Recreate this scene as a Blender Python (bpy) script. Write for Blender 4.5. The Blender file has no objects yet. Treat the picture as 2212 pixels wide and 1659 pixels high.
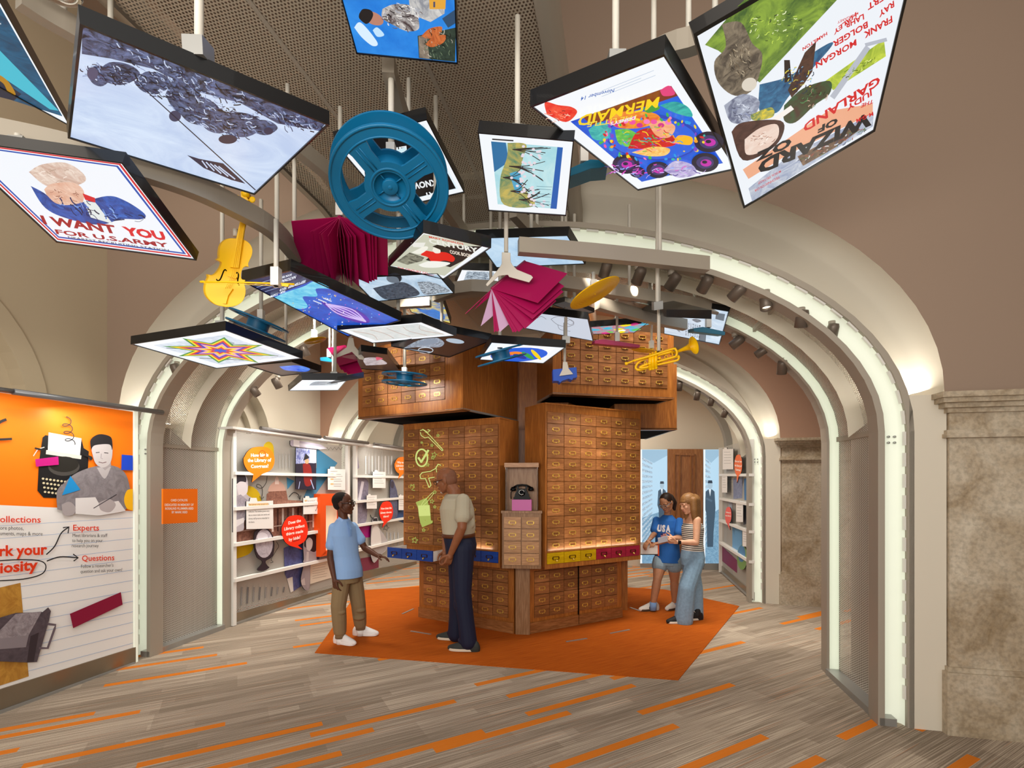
import bpy, bmesh, math, random
from mathutils import Vector, Matrix
random.seed(7)
SC = bpy.context.scene
COL = SC.collection
PI = math.pi
# ---------------------------------------------------------------- camera frame
F, CX, HY, H = 1068.0, 1106.0, 1040.0, 1.62     # focal length in px, optical axis, horizon row, eye height
ca, sa = math.cos(math.radians(12.4)), math.sin(math.radians(12.4))
cam = bpy.data.cameras.new('camera'); co = bpy.data.objects.new('camera', cam); COL.objects.link(co)
co.location = (0, 0, H); co.rotation_euler = (PI/2, 0, 0)
cam.sensor_width = 36; cam.lens = F/2212*36; cam.shift_y = (HY-829.5)/2212; cam.clip_start = 0.05
SC.camera = co
SC.view_settings.view_transform = 'Standard'; SC.view_settings.look = 'None'
SC.view_settings.gamma = 1; SC.view_settings.use_curve_mapping = False
SC.view_settings.exposure = 0.30
SC.cycles.max_bounces = 8; SC.cycles.transparent_max_bounces = 16
SC.cycles.sample_clamp_indirect = 4
def W(u, v, z=0.0): return Vector((ca*u+sa*v, -sa*u+ca*v, z))       # room axes (u across, v along the hall)
def at(px, py, d): return Vector(((px-CX)/F*d, d, H+(HY-py)/F*d))
def onplane(px, py, p0, n):
    r = Vector(((px-CX)/F, 1, (HY-py)/F)); o = Vector((0, 0, H))
    return o + r*((Vector(p0)-o).dot(n)/r.dot(n))
def onu(px, py, u): return onplane(px, py, W(u, 0, 0), W(1, 0, 0))
def onv(px, py, v): return onplane(px, py, W(0, v, 0), W(0, 1, 0))
def onz(px, py, z): return onplane(px, py, Vector((0, 0, z)), Vector((0, 0, 1)))
def hexc(s):
    s = s.lstrip('#'); r = []
    for i in (0, 2, 4):
        c = int(s[i:i+2], 16)/255
        r.append(c/12.92 if c <= .04045 else ((c+.055)/1.055)**2.4)
    return tuple(r)+(1.0,)
# ---------------------------------------------------------------- world and lamps
wd = bpy.data.worlds.new('world'); SC.world = wd; wd.use_nodes = True
wd.node_tree.nodes['Background'].inputs[0].default_value = (1.0, .96, .90, 1)
wd.node_tree.nodes['Background'].inputs[1].default_value = 0.8
def lamp(name, kind, loc, target, power, color=(1, .93, .83), size=1.0, size2=None, angle=40, blend=.6):
    l = bpy.data.lights.new(name, kind); l.energy = power; l.color = color
    if kind == 'AREA':
        l.shape = 'RECTANGLE'; l.size = size; l.size_y = size2 or size
    if kind == 'SPOT': l.spot_size = math.radians(angle); l.spot_blend = blend; l.shadow_soft_size = size
    if kind == 'POINT': l.shadow_soft_size = size
    o = bpy.data.objects.new(name, l); COL.objects.link(o); o.location = loc
    o.rotation_euler = (Vector(target)-Vector(loc)).to_track_quat('-Z', 'Y').to_euler()
    return o
lamp('fill_lamp', 'AREA', W(1.2, 0.4, 5.3), W(1.0, 2.4, 0), 22, (1, .91, .79), 2.4, 2.0)  # added overhead fill for the near bay, no fixture there
lamp('fill_lamp', 'AREA', W(-2.9, 0.6, 5.0), W(-4.6, 2.8, 2.6), 26, (1, .91, .79), 2.0, 2.0)  # added fill aimed at the left wall, no fixture there
l = lamp('fill_lamp', 'AREA', W(-1.2, 5.4, 4.6), W(-1.2, 5.5, 0), 240, (1, .93, .83), 5.0, .9); l.data.spread = math.radians(120)  # added fill over the middle bay, no fixture there
lamp('fill_lamp', 'AREA', W(-.8, -1.2, 2.5), W(-1.0, 3.0, 2.6), 100, (1, .94, .86), 3.5, 1.2)  # added fill behind the camera, brightens the hanging objects
lamp('fill_lamp', 'AREA', W(-1.2, 8.6, 3.25), W(-1.2, 8.7, 0), 75, (1, .93, .82), 3.0, 1.0)  # added fill for the far bay, no fixture there
# ---------------------------------------------------------------- mesh helpers
OFF = {}
def offs(o):
    while o is not None:
        if o.name in OFF: return OFF[o.name]
        o = o.parent
    return Vector((0, 0, 0))
def tag(o, label=None, cat=None, group=None, kind=None):
    if label: o['label'] = label
    if cat: o['category'] = cat
    if group: o['group'] = group
    if kind: o['kind'] = kind
    return o
def thing(name, label, cat, loc=(0, 0, 0), group=None, rotz=None):
    o = bpy.data.objects.new(name, None); COL.objects.link(o); o.location = loc
    o.empty_display_size = .1
    if rotz is None: OFF[o.name] = Vector(loc)
    else: o.rotation_euler = (0, 0, rotz); OFF[o.name] = Vector((0, 0, 0))
    return tag(o, label, cat, group)
class MB:
    def __init__(s): s.v = []; s.f = []; s.m = []; s.uv = {}; s.mats = []; s.sm = set()
    def mi(s, mat):
        if mat not in s.mats: s.mats.append(mat)
        return s.mats.index(mat)
    def face(s, pts, mat=None, smooth=False, uv=None):
        b = len(s.v); s.v += [Vector(p) for p in pts]; k = len(s.f)
        s.f.append(list(range(b, b+len(pts)))); s.m.append(s.mi(mat) if mat else 0)
        if smooth: s.sm.add(k)
        if uv: s.uv[k] = uv
        return s
    def grid(s, rows, mat=None, smooth=True, closed=False, uv=None, closed2=False):
        b = len(s.v); n = len(rows[0]); R = len(rows)
        for r in rows: s.v += [Vector(p) for p in r]
        mi = s.mi(mat) if mat else 0
        for i in range(R if closed2 else R-1):
            for j in range(n if closed else n-1):
                i2 = (i+1) % R; j2 = (j+1) % n; k = len(s.f)
                s.f.append([b+i*n+j, b+i*n+j2, b+i2*n+j2, b+i2*n+j]); s.m.append(mi)
                if smooth: s.sm.add(k)
                if uv: s.uv[k] = [uv[i][j], uv[i][j2], uv[i2][j2], uv[i2][j]]
        return b, n, R
    def tube(s, path, r, mat=None, seg=10, caps=True, smooth=True, up=None, sq=None):
        path = [Vector(p) for p in path]; n = len(path)
        rr = r if isinstance(r, (list, tuple)) else [r]*n
        rows = []; nrm = None
        for i, p in enumerate(path):
            t = (path[min(i+1, n-1)]-path[max(i-1, 0)])
            t = t.normalized() if t.length > 1e-9 else Vector((0, 0, 1))
            if nrm is None:
                nrm = Vector(up) if up else (Vector((0, 0, 1)) if abs(t.z) < .9 else Vector((1, 0, 0)))
            nrm = nrm - t*nrm.dot(t)
            if nrm.length < 1e-6: nrm = t.orthogonal()
            nrm.normalize(); b = t.cross(nrm)
            if sq:   # rectangular section (half sizes along b, nrm)
                rows.append([p+b*x*sq[0]+nrm*y*sq[1] for x, y in ((-1, -1), (1, -1), (1, 1), (-1, 1))])
            else:
                rows.append([p+(b*math.cos(a)+nrm*math.sin(a))*rr[i] for a in [2*PI*k/seg for k in range(seg)]])
        st, m, R = s.grid(rows, mat, smooth and not sq, closed=True)
        if caps:
            mi = s.mi(mat) if mat else 0
            s.f.append(list(range(st+m-1, st-1, -1))); s.m.append(mi)
            s.f.append([st+(R-1)*m+k for k in range(m)]); s.m.append(mi)
        return s
    def box(s, c, hx, hy, hz, mat=None, M=None, bev=0):
        c = Vector(c); P = []
        for x in (-1, 1):
            for y in (-1, 1):
                for z in (-1, 1):
                    p = Vector((x*hx, y*hy, z*hz)); p = M @ p if M else p
                    P.append(c+p)
        for q in ((0, 1, 3, 2), (4, 6, 7, 5), (0, 4, 5, 1), (2, 3, 7, 6), (0, 2, 6, 4), (1, 5, 7, 3)):
            s.face([P[k] for k in q], mat)
        return s
    def bar(s, x0, x1, y0, y1, z0, z1, mat=None):
        return s.box(((x0+x1)/2, (y0+y1)/2, (z0+z1)/2), abs(x1-x0)/2, abs(y1-y0)/2, abs(z1-z0)/2, mat)
    def prism(s, pts, ext, mat=None, side=None, smooth=False):
        pts = [Vector(p) for p in pts]; e = Vector(ext); q = [p+e for p in pts]; n = len(pts)
        s.face(list(reversed(pts)), mat); s.face(q, mat)
        for i in range(n): s.face([pts[i], pts[(i+1) % n], q[(i+1) % n], q[i]], side or mat, smooth)
        return s
    def ell(s, c, rx, ry, rz, mat=None, M=None, n=12, m=18):
        rows = []
        for i in range(n+1):
            th = PI*i/n; row = []
            for j in range(m):
                ph = 2*PI*j/m
                p = Vector((rx*math.sin(th)*math.cos(ph), ry*math.sin(th)*math.sin(ph), rz*math.cos(th)))
                row.append(Vector(c)+(M @ p if M else p))
            rows.append(row)
        s.grid(rows, mat, True, closed=True); return s
    def lathe(s, prof, c, M=None, mat=None, seg=24, smooth=True):
        rows = [[Vector(c)+((M or Matrix.Identity(3)) @ Vector((r*math.cos(2*PI*k/seg), r*math.sin(2*PI*k/seg), z))) for k in range(seg)] for r, z in prof]
        s.grid(rows, mat, smooth, closed=True); return s
    def build(s, name, mat=None, parent=None, off=None, merge=True, recalc=True, origin=None, bevel=0):
        me = bpy.data.meshes.new(name)
        o_ = off if off is not None else (offs(parent) if parent is not None else Vector((0, 0, 0)))
        loc = Vector((0, 0, 0))
        if parent is None:
            if origin is not None: loc = Vector(origin)
            else:
                xs = [p.x for p in s.v]; ys = [p.y for p in s.v]
                loc = Vector(((min(xs)+max(xs))/2, (min(ys)+max(ys))/2, min(p.z for p in s.v)))
            o_ = loc
        bm = bmesh.new(); vs = [bm.verts.new(p-o_) for p in s.v]
        uvl = bm.loops.layers.uv.new('UVMap') if s.uv else None
        for k, f in enumerate(s.f):
            if len(set(f)) < 3: continue
            try: fc = bm.faces.new([vs[i] for i in f])
            except ValueError: continue
            fc.material_index = s.m[k]; fc.smooth = k in s.sm
            if uvl and k in s.uv:
                for l, t in zip(fc.loops, s.uv[k]): l[uvl].uv = t
        if merge: bmesh.ops.remove_doubles(bm, verts=bm.verts, dist=1e-6)
        if recalc: bmesh.ops.recalc_face_normals(bm, faces=bm.faces)
        bm.to_mesh(me); bm.free()
        o = bpy.data.objects.new(name, me); COL.objects.link(o)
        if parent is not None: o.parent = parent
        else: o.location = loc; OFF[o.name] = loc
        if mat is not None and not s.mats: me.materials.append(mat)
        for m in s.mats: me.materials.append(m)
        if bevel:
            b = o.modifiers.new('bevel', 'BEVEL'); b.width = bevel; b.segments = 2; b.limit_method = 'ANGLE'
        return o
def copy_part(src, parent, mw):
    o = src.copy(); COL.objects.link(o); o.parent = parent; o.matrix_local = mw; return o
# ---------------------------------------------------------------- materials
MC = {}
def newmat(name):
    m = bpy.data.materials.new(name); m.use_nodes = True; nt = m.node_tree
    return m, nt, nt.nodes['Principled BSDF'], nt.nodes, nt.links
def mat(color, rough=.6, metal=0, noise=0, nscale=20, bump=0, spec=.4, name=None, emit=None, es=0, coat=0, trans=0, ior=1.45, sub=0):
    key = ('m', color, rough, metal, noise, nscale, bump, spec, emit, es, coat, trans, sub)
    if key in MC: return MC[key]
    m, nt, b, N, L = newmat(name or 'surface_'+color.strip('#'))
    c = hexc(color); b.inputs['Base Color'].default_value = c
    b.inputs['Roughness'].default_value = rough; b.inputs['Metallic'].default_value = metal
    b.inputs['Specular IOR Level'].default_value = spec; b.inputs['Coat Weight'].default_value = coat
    b.inputs['Transmission Weight'].default_value = trans; b.inputs['IOR'].default_value = ior
    if sub: b.inputs['Subsurface Weight'].default_value = sub; b.inputs['Subsurface Radius'].default_value = (.012, .005, .003)
    if emit: b.inputs['Emission Color'].default_value = hexc(emit); b.inputs['Emission Strength'].default_value = es
    if noise or bump:
        tc = N.new('ShaderNodeTexCoord'); nz = N.new('ShaderNodeTexNoise'); nz.inputs['Scale'].default_value = nscale
        nz.inputs['Detail'].default_value = 5; L.new(tc.outputs['Object'], nz.inputs['Vector'])
        if noise:
            mr = N.new('ShaderNodeMapRange'); mr.inputs['To Min'].default_value = 1-noise; mr.inputs['To Max'].default_value = 1+noise
            mr.inputs['From Min'].default_value = .3; mr.inputs['From Max'].default_value = .7
            L.new(nz.outputs['Fac'], mr.inputs['Value'])
            mx = N.new('ShaderNodeMix'); mx.data_type = 'RGBA'; mx.blend_type = 'MULTIPLY'; mx.inputs[0].default_value = 1
            mx.inputs[6].default_value = c; L.new(mr.outputs[0], mx.inputs[7]); L.new(mx.outputs[2], b.inputs['Base Color'])
        if bump:
            bp = N.new('ShaderNodeBump'); bp.inputs['Strength'].default_value = bump; bp.inputs['Distance'].default_value = .01
            L.new(nz.outputs['Fac'], bp.inputs['Height']); L.new(bp.outputs[0], b.inputs['Normal'])
    MC[key] = m; return m
def glow(color, s=1.0, noise=0, c2=None, nscale=8):
    key = ('g', color, s, noise, c2, nscale)
    if key in MC: return MC[key]
    m, nt, b, N, L = newmat('lit_'+color.strip('#'))
    b.inputs['Base Color'].default_value = (.02, .02, .02, 1); b.inputs['Roughness'].default_value = .35
    b.inputs['Emission Color'].default_value = hexc(color); b.inputs['Emission Strength'].default_value = s
    if c2: photo_nodes(N, L, b, 'Emission Color', color, c2, nscale)
    MC[key] = m; return m
def photo_nodes(N, L, b, sock, c1, c2, sc):
    tc = N.new('ShaderNodeTexCoord'); nz = N.new('ShaderNodeTexNoise'); nz.inputs['Scale'].default_value = sc
    nz.inputs['Detail'].default_value = 8; nz.inputs['Roughness'].default_value = .7; nz.inputs['Distortion'].default_value = 1.2
    L.new(tc.outputs['Object'], nz.inputs['Vector'])
    r = N.new('ShaderNodeValToRGB'); r.color_ramp.elements[0].position = .38; r.color_ramp.elements[1].position = .62
    r.color_ramp.elements[0].color = hexc(c1); r.color_ramp.elements[1].color = hexc(c2)
    L.new(nz.outputs['Fac'], r.inputs[0]); L.new(r.outputs[0], b.inputs[sock])
def photo(c1, c2, sc=8, rough=.5):
    key = ('p', c1, c2, sc)
    if key in MC: return MC[key]
    m, nt, b, N, L = newmat('print_'+c1.strip('#')); b.inputs['Roughness'].default_value = rough
    photo_nodes(N, L, b, 'Base Color', c1, c2, sc); MC[key] = m; return m
def wood(c1, c2, axis='x', rough=.38, rnd=.35, name='wood', scale=1.0):
    key = ('w', c1, c2, axis, rnd, scale)
    if key in MC: return MC[key]
    m, nt, b, N, L = newmat(name); b.inputs['Roughness'].default_value = rough; b.inputs['Specular IOR Level'].default_value = .35
    tc = N.new('ShaderNodeTexCoord'); oi = N.new('ShaderNodeObjectInfo')
    ad = N.new('ShaderNodeVectorMath'); ad.operation = 'MULTIPLY_ADD'
    cb = N.new('ShaderNodeCombineXYZ')
    for i in range(3): L.new(oi.outputs['Random'], cb.inputs[i])
    ad.inputs[1].default_value = (37, 53, 71); L.new(cb.outputs[0], ad.inputs[0]); L.new(tc.outputs['Object'], ad.inputs[2])
    mp = N.new('ShaderNodeVectorMath'); mp.operation = 'MULTIPLY'
    mp.inputs[1].default_value = {'x': (1.6*scale, 14*scale, 14*scale), 'z': (14*scale, 14*scale, 1.1*scale)}[axis]
    L.new(ad.outputs[0], mp.inputs[0])
    nz = N.new('ShaderNodeTexNoise'); nz.inputs['Scale'].default_value = 1.0; nz.inputs['Detail'].default_value = 6
    nz.inputs['Roughness'].default_value = .6; nz.inputs['Distortion'].default_value = 1.0
    L.new(mp.outputs[0], nz.inputs['Vector'])
    wv = N.new('ShaderNodeMath'); wv.operation = 'MULTIPLY'; wv.inputs[1].default_value = 9; L.new(nz.outputs['Fac'], wv.inputs[0])
    fr = N.new('ShaderNodeMath'); fr.operation = 'SINE'; L.new(wv.outputs[0], fr.inputs[0])
    n2 = N.new('ShaderNodeTexNoise'); n2.inputs['Scale'].default_value = 7; n2.inputs['Detail'].default_value = 3; L.new(mp.outputs[0], n2.inputs['Vector'])
    a2 = N.new('ShaderNodeMath'); a2.operation = 'MULTIPLY_ADD'; a2.inputs[1].default_value = .22; L.new(fr.outputs[0], a2.inputs[0]); L.new(n2.outputs['Fac'], a2.inputs[2])
    r = N.new('ShaderNodeValToRGB'); r.color_ramp.elements[0].position = .2; r.color_ramp.elements[1].position = .8
    r.color_ramp.elements[0].color = hexc(c2); r.color_ramp.elements[1].color = hexc(c1); L.new(a2.outputs[0], r.inputs[0])
    mr = N.new('ShaderNodeMapRange'); mr.inputs['To Min'].default_value = 1-rnd; mr.inputs['To Max'].default_value = 1+rnd*.7; L.new(oi.outputs['Random'], mr.inputs['Value'])
    mx = N.new('ShaderNodeMix'); mx.data_type = 'RGBA'; mx.blend_type = 'MULTIPLY'; mx.inputs[0].default_value = 1
    L.new(r.outputs[0], mx.inputs[6]); L.new(mr.outputs[0], mx.inputs[7]); L.new(mx.outputs[2], b.inputs['Base Color'])
    MC[key] = m; return m
def math_node(N, L, op, a, b_=None, c=None):
    n = N.new('ShaderNodeMath'); n.operation = op
    for i, x in enumerate((a, b_, c)):
        if x is None: continue
        if isinstance(x, (int, float)): n.inputs[i].default_value = x
        else: L.new(x, n.inputs[i])
    return n.outputs[0]
def perforated(color, pitch=.018, rad=.31, rough=.45, name='perforated_metal'):
    key = ('pf', color, pitch, rad)
    if key in MC: return MC[key]
    m, nt, b, N, L = newmat(name); b.inputs['Base Color'].default_value = hexc(color); b.inputs['Roughness'].default_value = rough
    b.inputs['Metallic'].default_value = .15
    uv = N.new('ShaderNodeUVMap'); sp = N.new('ShaderNodeSeparateXYZ'); L.new(uv.outputs[0], sp.inputs[0])
    x = math_node(N, L, 'DIVIDE', sp.outputs[0], pitch); y = math_node(N, L, 'DIVIDE', sp.outputs[1], pitch*1.732)
    ds = []
    for o in (0.0, .5):
        fx = math_node(N, L, 'SUBTRACT', math_node(N, L, 'FRACT', math_node(N, L, 'ADD', x, o+100)), .5)
        fy = math_node(N, L, 'MULTIPLY', math_node(N, L, 'SUBTRACT', math_node(N, L, 'FRACT', math_node(N, L, 'ADD', y, o+100)), .5), 1.732)
        ds.append(math_node(N, L, 'SQRT', math_node(N, L, 'ADD', math_node(N, L, 'MULTIPLY', fx, fx), math_node(N, L, 'MULTIPLY', fy, fy))))
    hole = math_node(N, L, 'LESS_THAN', math_node(N, L, 'MINIMUM', ds[0], ds[1]), rad)
    tr = N.new('ShaderNodeBsdfTransparent'); mx = N.new('ShaderNodeMixShader')
    L.new(hole, mx.inputs[0]); L.new(b.outputs[0], mx.inputs[1]); L.new(tr.outputs[0], mx.inputs[2])
    L.new(mx.outputs[0], N['Material Output'].inputs[0]); MC[key] = m; return m
def marble():
    m, nt, b, N, L = newmat('marble'); b.inputs['Roughness'].default_value = .35
    tc = N.new('ShaderNodeTexCoord'); n1 = N.new('ShaderNodeTexNoise'); n1.inputs['Scale'].default_value = 2.6; n1.inputs['Detail'].default_value = 9; n1.inputs['Roughness'].default_value = .68; n1.inputs['Distortion'].default_value = .7
    L.new(tc.outputs['Object'], n1.inputs['Vector'])
    r = N.new('ShaderNodeValToRGB'); e = r.color_ramp.elements
    e[0].position = .3; e[0].color = hexc('#86704f'); e[1].position = .72; e[1].color = hexc('#cfc4b0')
    q = r.color_ramp.elements.new(.46); q.color = hexc('#b09f86')
    L.new(n1.outputs['Fac'], r.inputs[0])
    n2 = N.new('ShaderNodeTexNoise'); n2.inputs['Scale'].default_value = 40; n2.inputs['Detail'].default_value = 6; L.new(tc.outputs['Object'], n2.inputs['Vector'])
    mr = N.new('ShaderNodeMapRange'); mr.inputs['From Min'].default_value = .35; mr.inputs['From Max'].default_value = .6; mr.inputs['To Min'].default_value = .78; mr.inputs['To Max'].default_value = 1.05
    L.new(n2.outputs['Fac'], mr.inputs['Value'])
    mx = N.new('ShaderNodeMix'); mx.data_type = 'RGBA'; mx.blend_type = 'MULTIPLY'; mx.inputs[0].default_value = 1
    L.new(r.outputs[0], mx.inputs[6]); L.new(mr.outputs[0], mx.inputs[7]); L.new(mx.outputs[2], b.inputs['Base Color'])
    return m
def carpet(orange=False):
    m, nt, b, N, L = newmat('orange_carpet' if orange else 'striped_carpet'); b.inputs['Roughness'].default_value = .95; b.inputs['Specular IOR Level'].default_value = .1
    tc = N.new('ShaderNodeTexCoord'); mp = N.new('ShaderNodeMapping'); mp.inputs['Rotation'].default_value = (0, 0, -math.radians(29.5))
    g = N.new('ShaderNodeNewGeometry'); L.new(g.outputs['Position'], mp.inputs['Vector'])
    sp = N.new('ShaderNodeSeparateXYZ'); L.new(mp.outputs[0], sp.inputs[0]); X, Y = sp.outputs[0], sp.outputs[1]
    def wn(a, b_=None):
        w = N.new('ShaderNodeTexWhiteNoise'); w.noise_dimensions = '2D'; c = N.new('ShaderNodeCombineXYZ')
        for i, q in enumerate((a, b_)):
            if q is not None: L.new(q, c.inputs[i])
        L.new(c.outputs[0], w.inputs['Vector']); return w.outputs['Value']
    def cell(wid, length, shift):
        row = math_node(N, L, 'FLOOR', math_node(N, L, 'ADD', math_node(N, L, 'DIVIDE', Y, wid), shift))
        off = math_node(N, L, 'MULTIPLY', wn(row), 7.3)
        col = math_node(N, L, 'FLOOR', math_node(N, L, 'ADD', math_node(N, L, 'DIVIDE', X, length), off))
        return row, col, wn(row, col)
    def noise(sx, sy, det=2):
        q = N.new('ShaderNodeVectorMath'); q.operation = 'MULTIPLY'; q.inputs[1].default_value = (sx, sy, 1); L.new(mp.outputs[0], q.inputs[0])
        n = N.new('ShaderNodeTexNoise'); n.inputs['Scale'].default_value = 1; n.inputs['Detail'].default_value = det; L.new(q.outputs[0], n.inputs['Vector']); return n.outputs['Fac']
    fine = noise(1.5, 150, 3); speck = noise(220, 220, 2); fib = noise(60, 900, 1)
    if orange:
        v = math_node(N, L, 'ADD', math_node(N, L, 'MULTIPLY', noise(4, 90, 4), .7), math_node(N, L, 'MULTIPLY', speck, .3))
        r = N.new('ShaderNodeValToRGB'); r.color_ramp.elements[0].position = .3; r.color_ramp.elements[1].position = .7
        r.color_ramp.elements[0].color = hexc('#9a430d'); r.color_ramp.elements[1].color = hexc('#c4661c'); L.new(v, r.inputs[0]); L.new(r.outputs[0], b.inputs['Base Color'])
    else:
        row, colm, h1 = cell(.25, 1.0, .13)
        row2, col2, h2 = cell(.0833, 1.0, .39)
        v = math_node(N, L, 'ADD', math_node(N, L, 'MULTIPLY', h1, .2), math_node(N, L, 'MULTIPLY', h2, .2))
        v = math_node(N, L, 'ADD', v, math_node(N, L, 'MULTIPLY', math_node(N, L, 'SUBTRACT', fine, .5), 1.7))
        v = math_node(N, L, 'ADD', v, math_node(N, L, 'MULTIPLY', math_node(N, L, 'SUBTRACT', speck, .5), .5))
        r = N.new('ShaderNodeValToRGB'); e = r.color_ramp.elements
        e[0].position = 0; e[0].color = hexc('#857868'); e[1].position = .62; e[1].color = hexc('#d0c2ad')
        q = e.new(.25); q.color = hexc('#a39484')
        L.new(v, r.inputs[0])
        # thin orange yarn lines and the orange accent planks
        ln = math_node(N, L, 'MULTIPLY', math_node(N, L, 'GREATER_THAN', noise(.9, 120, 1), .70), .35)
        row3, col3, h3 = cell(.0625, 1.0, .39)
        acc = math_node(N, L, 'GREATER_THAN', wn(math_node(N, L, 'ADD', row3, 12.3), col3), .915)
        fac = math_node(N, L, 'MAXIMUM', ln, math_node(N, L, 'MULTIPLY', acc, .95))
        mx = N.new('ShaderNodeMix'); mx.data_type = 'RGBA'; L.new(fac, mx.inputs[0]); L.new(r.outputs[0], mx.inputs[6]); mx.inputs[7].default_value = hexc('#d97a1c')
        L.new(mx.outputs[2], b.inputs['Base Color'])
    bp = N.new('ShaderNodeBump'); bp.inputs['Strength'].default_value = .4; bp.inputs['Distance'].default_value = .004
    L.new(fib, bp.inputs['Height']); L.new(bp.outputs[0], b.inputs['Normal'])
    return m
M_TAUPE = mat('#998473', .8, name='taupe_plaster'); M_PINK = mat('#a8856f', .8, name='pink_plaster')
M_CREAM = mat('#d8d0bf', .75, name='cream_plaster'); M_LEFT = mat('#b8a98f', .8, name='beige_plaster')
M_GREY = mat('#a39a8c', .45, .1, name='grey_metal'); M_STEEL = mat('#a9a9a6', .35, .6, name='steel')
M_LED = mat('#dfe2d6', .5, emit='#e6eed6', es=.27, name='lit_channel')
M_WHITE = mat('#e9e7e1', .4, name='white_paint'); M_ROD = mat('#d5d0c4', .4, name='rod_paint')
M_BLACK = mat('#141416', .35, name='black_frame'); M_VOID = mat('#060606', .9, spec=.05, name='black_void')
M_PERF = perforated('#d2cdc2', .018, .34); M_PERFC = perforated('#b5a996', .019, .3)
M_MARB = marble(); M_FLOOR = carpet(); M_ORANGE = carpet(True)
M_W = wood('#bd804e', '#84522b', 'x', rnd=.26, name='oak_drawer'); M_WV = wood('#c47e3a', '#925624', 'z', rnd=.1, name='oak_panel')
M_WP = wood('#d1a57a', '#a87a52', 'x', rnd=.12, name='pale_oak'); M_WPV = wood('#b58d68', '#86603f', 'z', rnd=.05, name='pale_oak_panel')
M_BRASS = mat('#e8c25e', .3, .55, name='brass'); M_BRONZE = mat('#6b4526', .35, .9, name='bronze')
M_YEL = mat('#ffc800', .38, name='yellow_paint'); M_TEAL = mat('#0f6f9e', .35, name='blue_paint'); M_MAG = mat('#a3104f', .35, name='magenta_cover')
M_GLASS = mat('#ffffff', .05, trans=1, name='clear_acrylic')
# ---------------------------------------------------------------- the setting
UC = -1.28
def struct(mb, name, m=None, **k): return tag(mb.build(name, m, **k), kind='structure')
mb = MB(); mb.face([W(-7, -2.5), W(7, -2.5), W(7, 13), W(-7, 13)]); struct(mb, 'floor', M_FLOOR)
def arch(a, b, zs, n=40, legs=True, z0=0.0):
    P = [(UC-a, z0)] if legs else []
    P += [(UC-a*math.cos(PI*i/n), zs+b*math.sin(PI*i/n)) for i in range(n+1)]
    return P+([(UC+a, z0)] if legs else [])
def arclen(P):
    s = [0]
    for p, q in zip(P, P[1:]): s.append(s[-1]+math.hypot(p[0]-q[0], p[1]-q[1]))
    return s
def sweep(mb, sec, A, B, ZS, m, legs=True, z0=0.0, smooth=True, uv=False):
    rows, uvs, acc = [], [], 0
    for i, (da, v) in enumerate(sec):
        P = arch(A+da, B+da, ZS, legs=legs, z0=z0)
        if i: acc += math.hypot(da-sec[i-1][0], v-sec[i-1][1])
        rows.append([W(u, v, z) for u, z in P]); uvs.append([(s, acc) for s in arclen(arch(A, B, ZS, legs=legs, z0=z0))])
    mb.grid(rows, m, smooth, uv=uvs if uv else None)
def transverse_wall(v, name, m, u0, u1, ztop, z_lo=0.0):
    mb = MB(); O = arch(3.34, 1.87, 2.2, legs=False)
    for p, q in zip(O, O[1:]): mb.face([W(p[0], v, p[1]), W(q[0], v, q[1]), W(q[0], v, ztop), W(p[0], v, ztop)], m)
    mb.face([W(u0, v, z_lo), W(UC-3.34, v, z_lo), W(UC-3.34, v, ztop), W(u0, v, ztop)], m)
    mb.face([W(UC+3.34, v, z_lo), W(u1, v, z_lo), W(u1, v, ztop), W(UC+3.34, v, ztop)], m)
    return struct(mb, name, recalc=False)
transverse_wall(3.75, 'wall_front', M_TAUPE, -4.75, 5.2, 5.9)
transverse_wall(7.15, 'wall_middle', M_PINK, -4.75, 4.2, 5.6)
def recess(v, name, depth=.42):
    mb = MB(); sec = [(0, v), (-.012, v+depth*.5), (-.07, v+depth*.52), (-.09, v+depth)]
    sweep(mb, sec, 3.34, 1.87, 2.2, M_CREAM, legs=False)
    # back face closing to the frame
    O = arch(3.25, 1.78, 2.2, legs=False); I = arch(2.95, 1.5, 1.95, legs=False)
    mb.grid([[W(u, v+depth, z) for u, z in O], [W(u, v+depth, z) for u, z in I]], M_CREAM)
    for s in (-1, 1):   # jamb blocks with a ledge under the arch
        a, b = sorted((UC+s*3.13, UC+s*3.34))
        P = [W(a, v-.02, 0), W(b, v-.02, 0), W(b, v+.05, 0), W(a, v+.05, 0)]
        mb.prism(P, (0, 0, 2.185), M_CREAM)
        mb.prism([W(a, v+.05, 2.155), W(b, v+.05, 2.155), W(b, v+depth, 2.155), W(a, v+depth, 2.155)], (0, 0, .03), M_CREAM)
        x = UC+s*3.22; mb.prism([W(x, v+.05, 0), W(x+.02, v+.05, 0), W(x+.02, v+depth, 0), W(x, v+depth, 0)], (0, 0, 2.155), M_SHADE_BACK)  # dark panel added so the lining holes read as shade
    struct(mb, name)
M_SHADE_BACK = mat('#7b7266', .8, name='shade_backing')  # darker than the cream stone: shade behind the lining holes, as colour
recess(3.75, 'trim_1'); recess(7.15, 'trim_2')
for v in (3.75, 7.15):
    for s in (-1, 1):
        o = lamp('cove_lamp', 'AREA', W(UC+s*3.17, v+.2, 2.21), W(UC+s*2.9, v+.2, 3.4), 2.6, (1, .97, .9), .12, .3)
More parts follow.
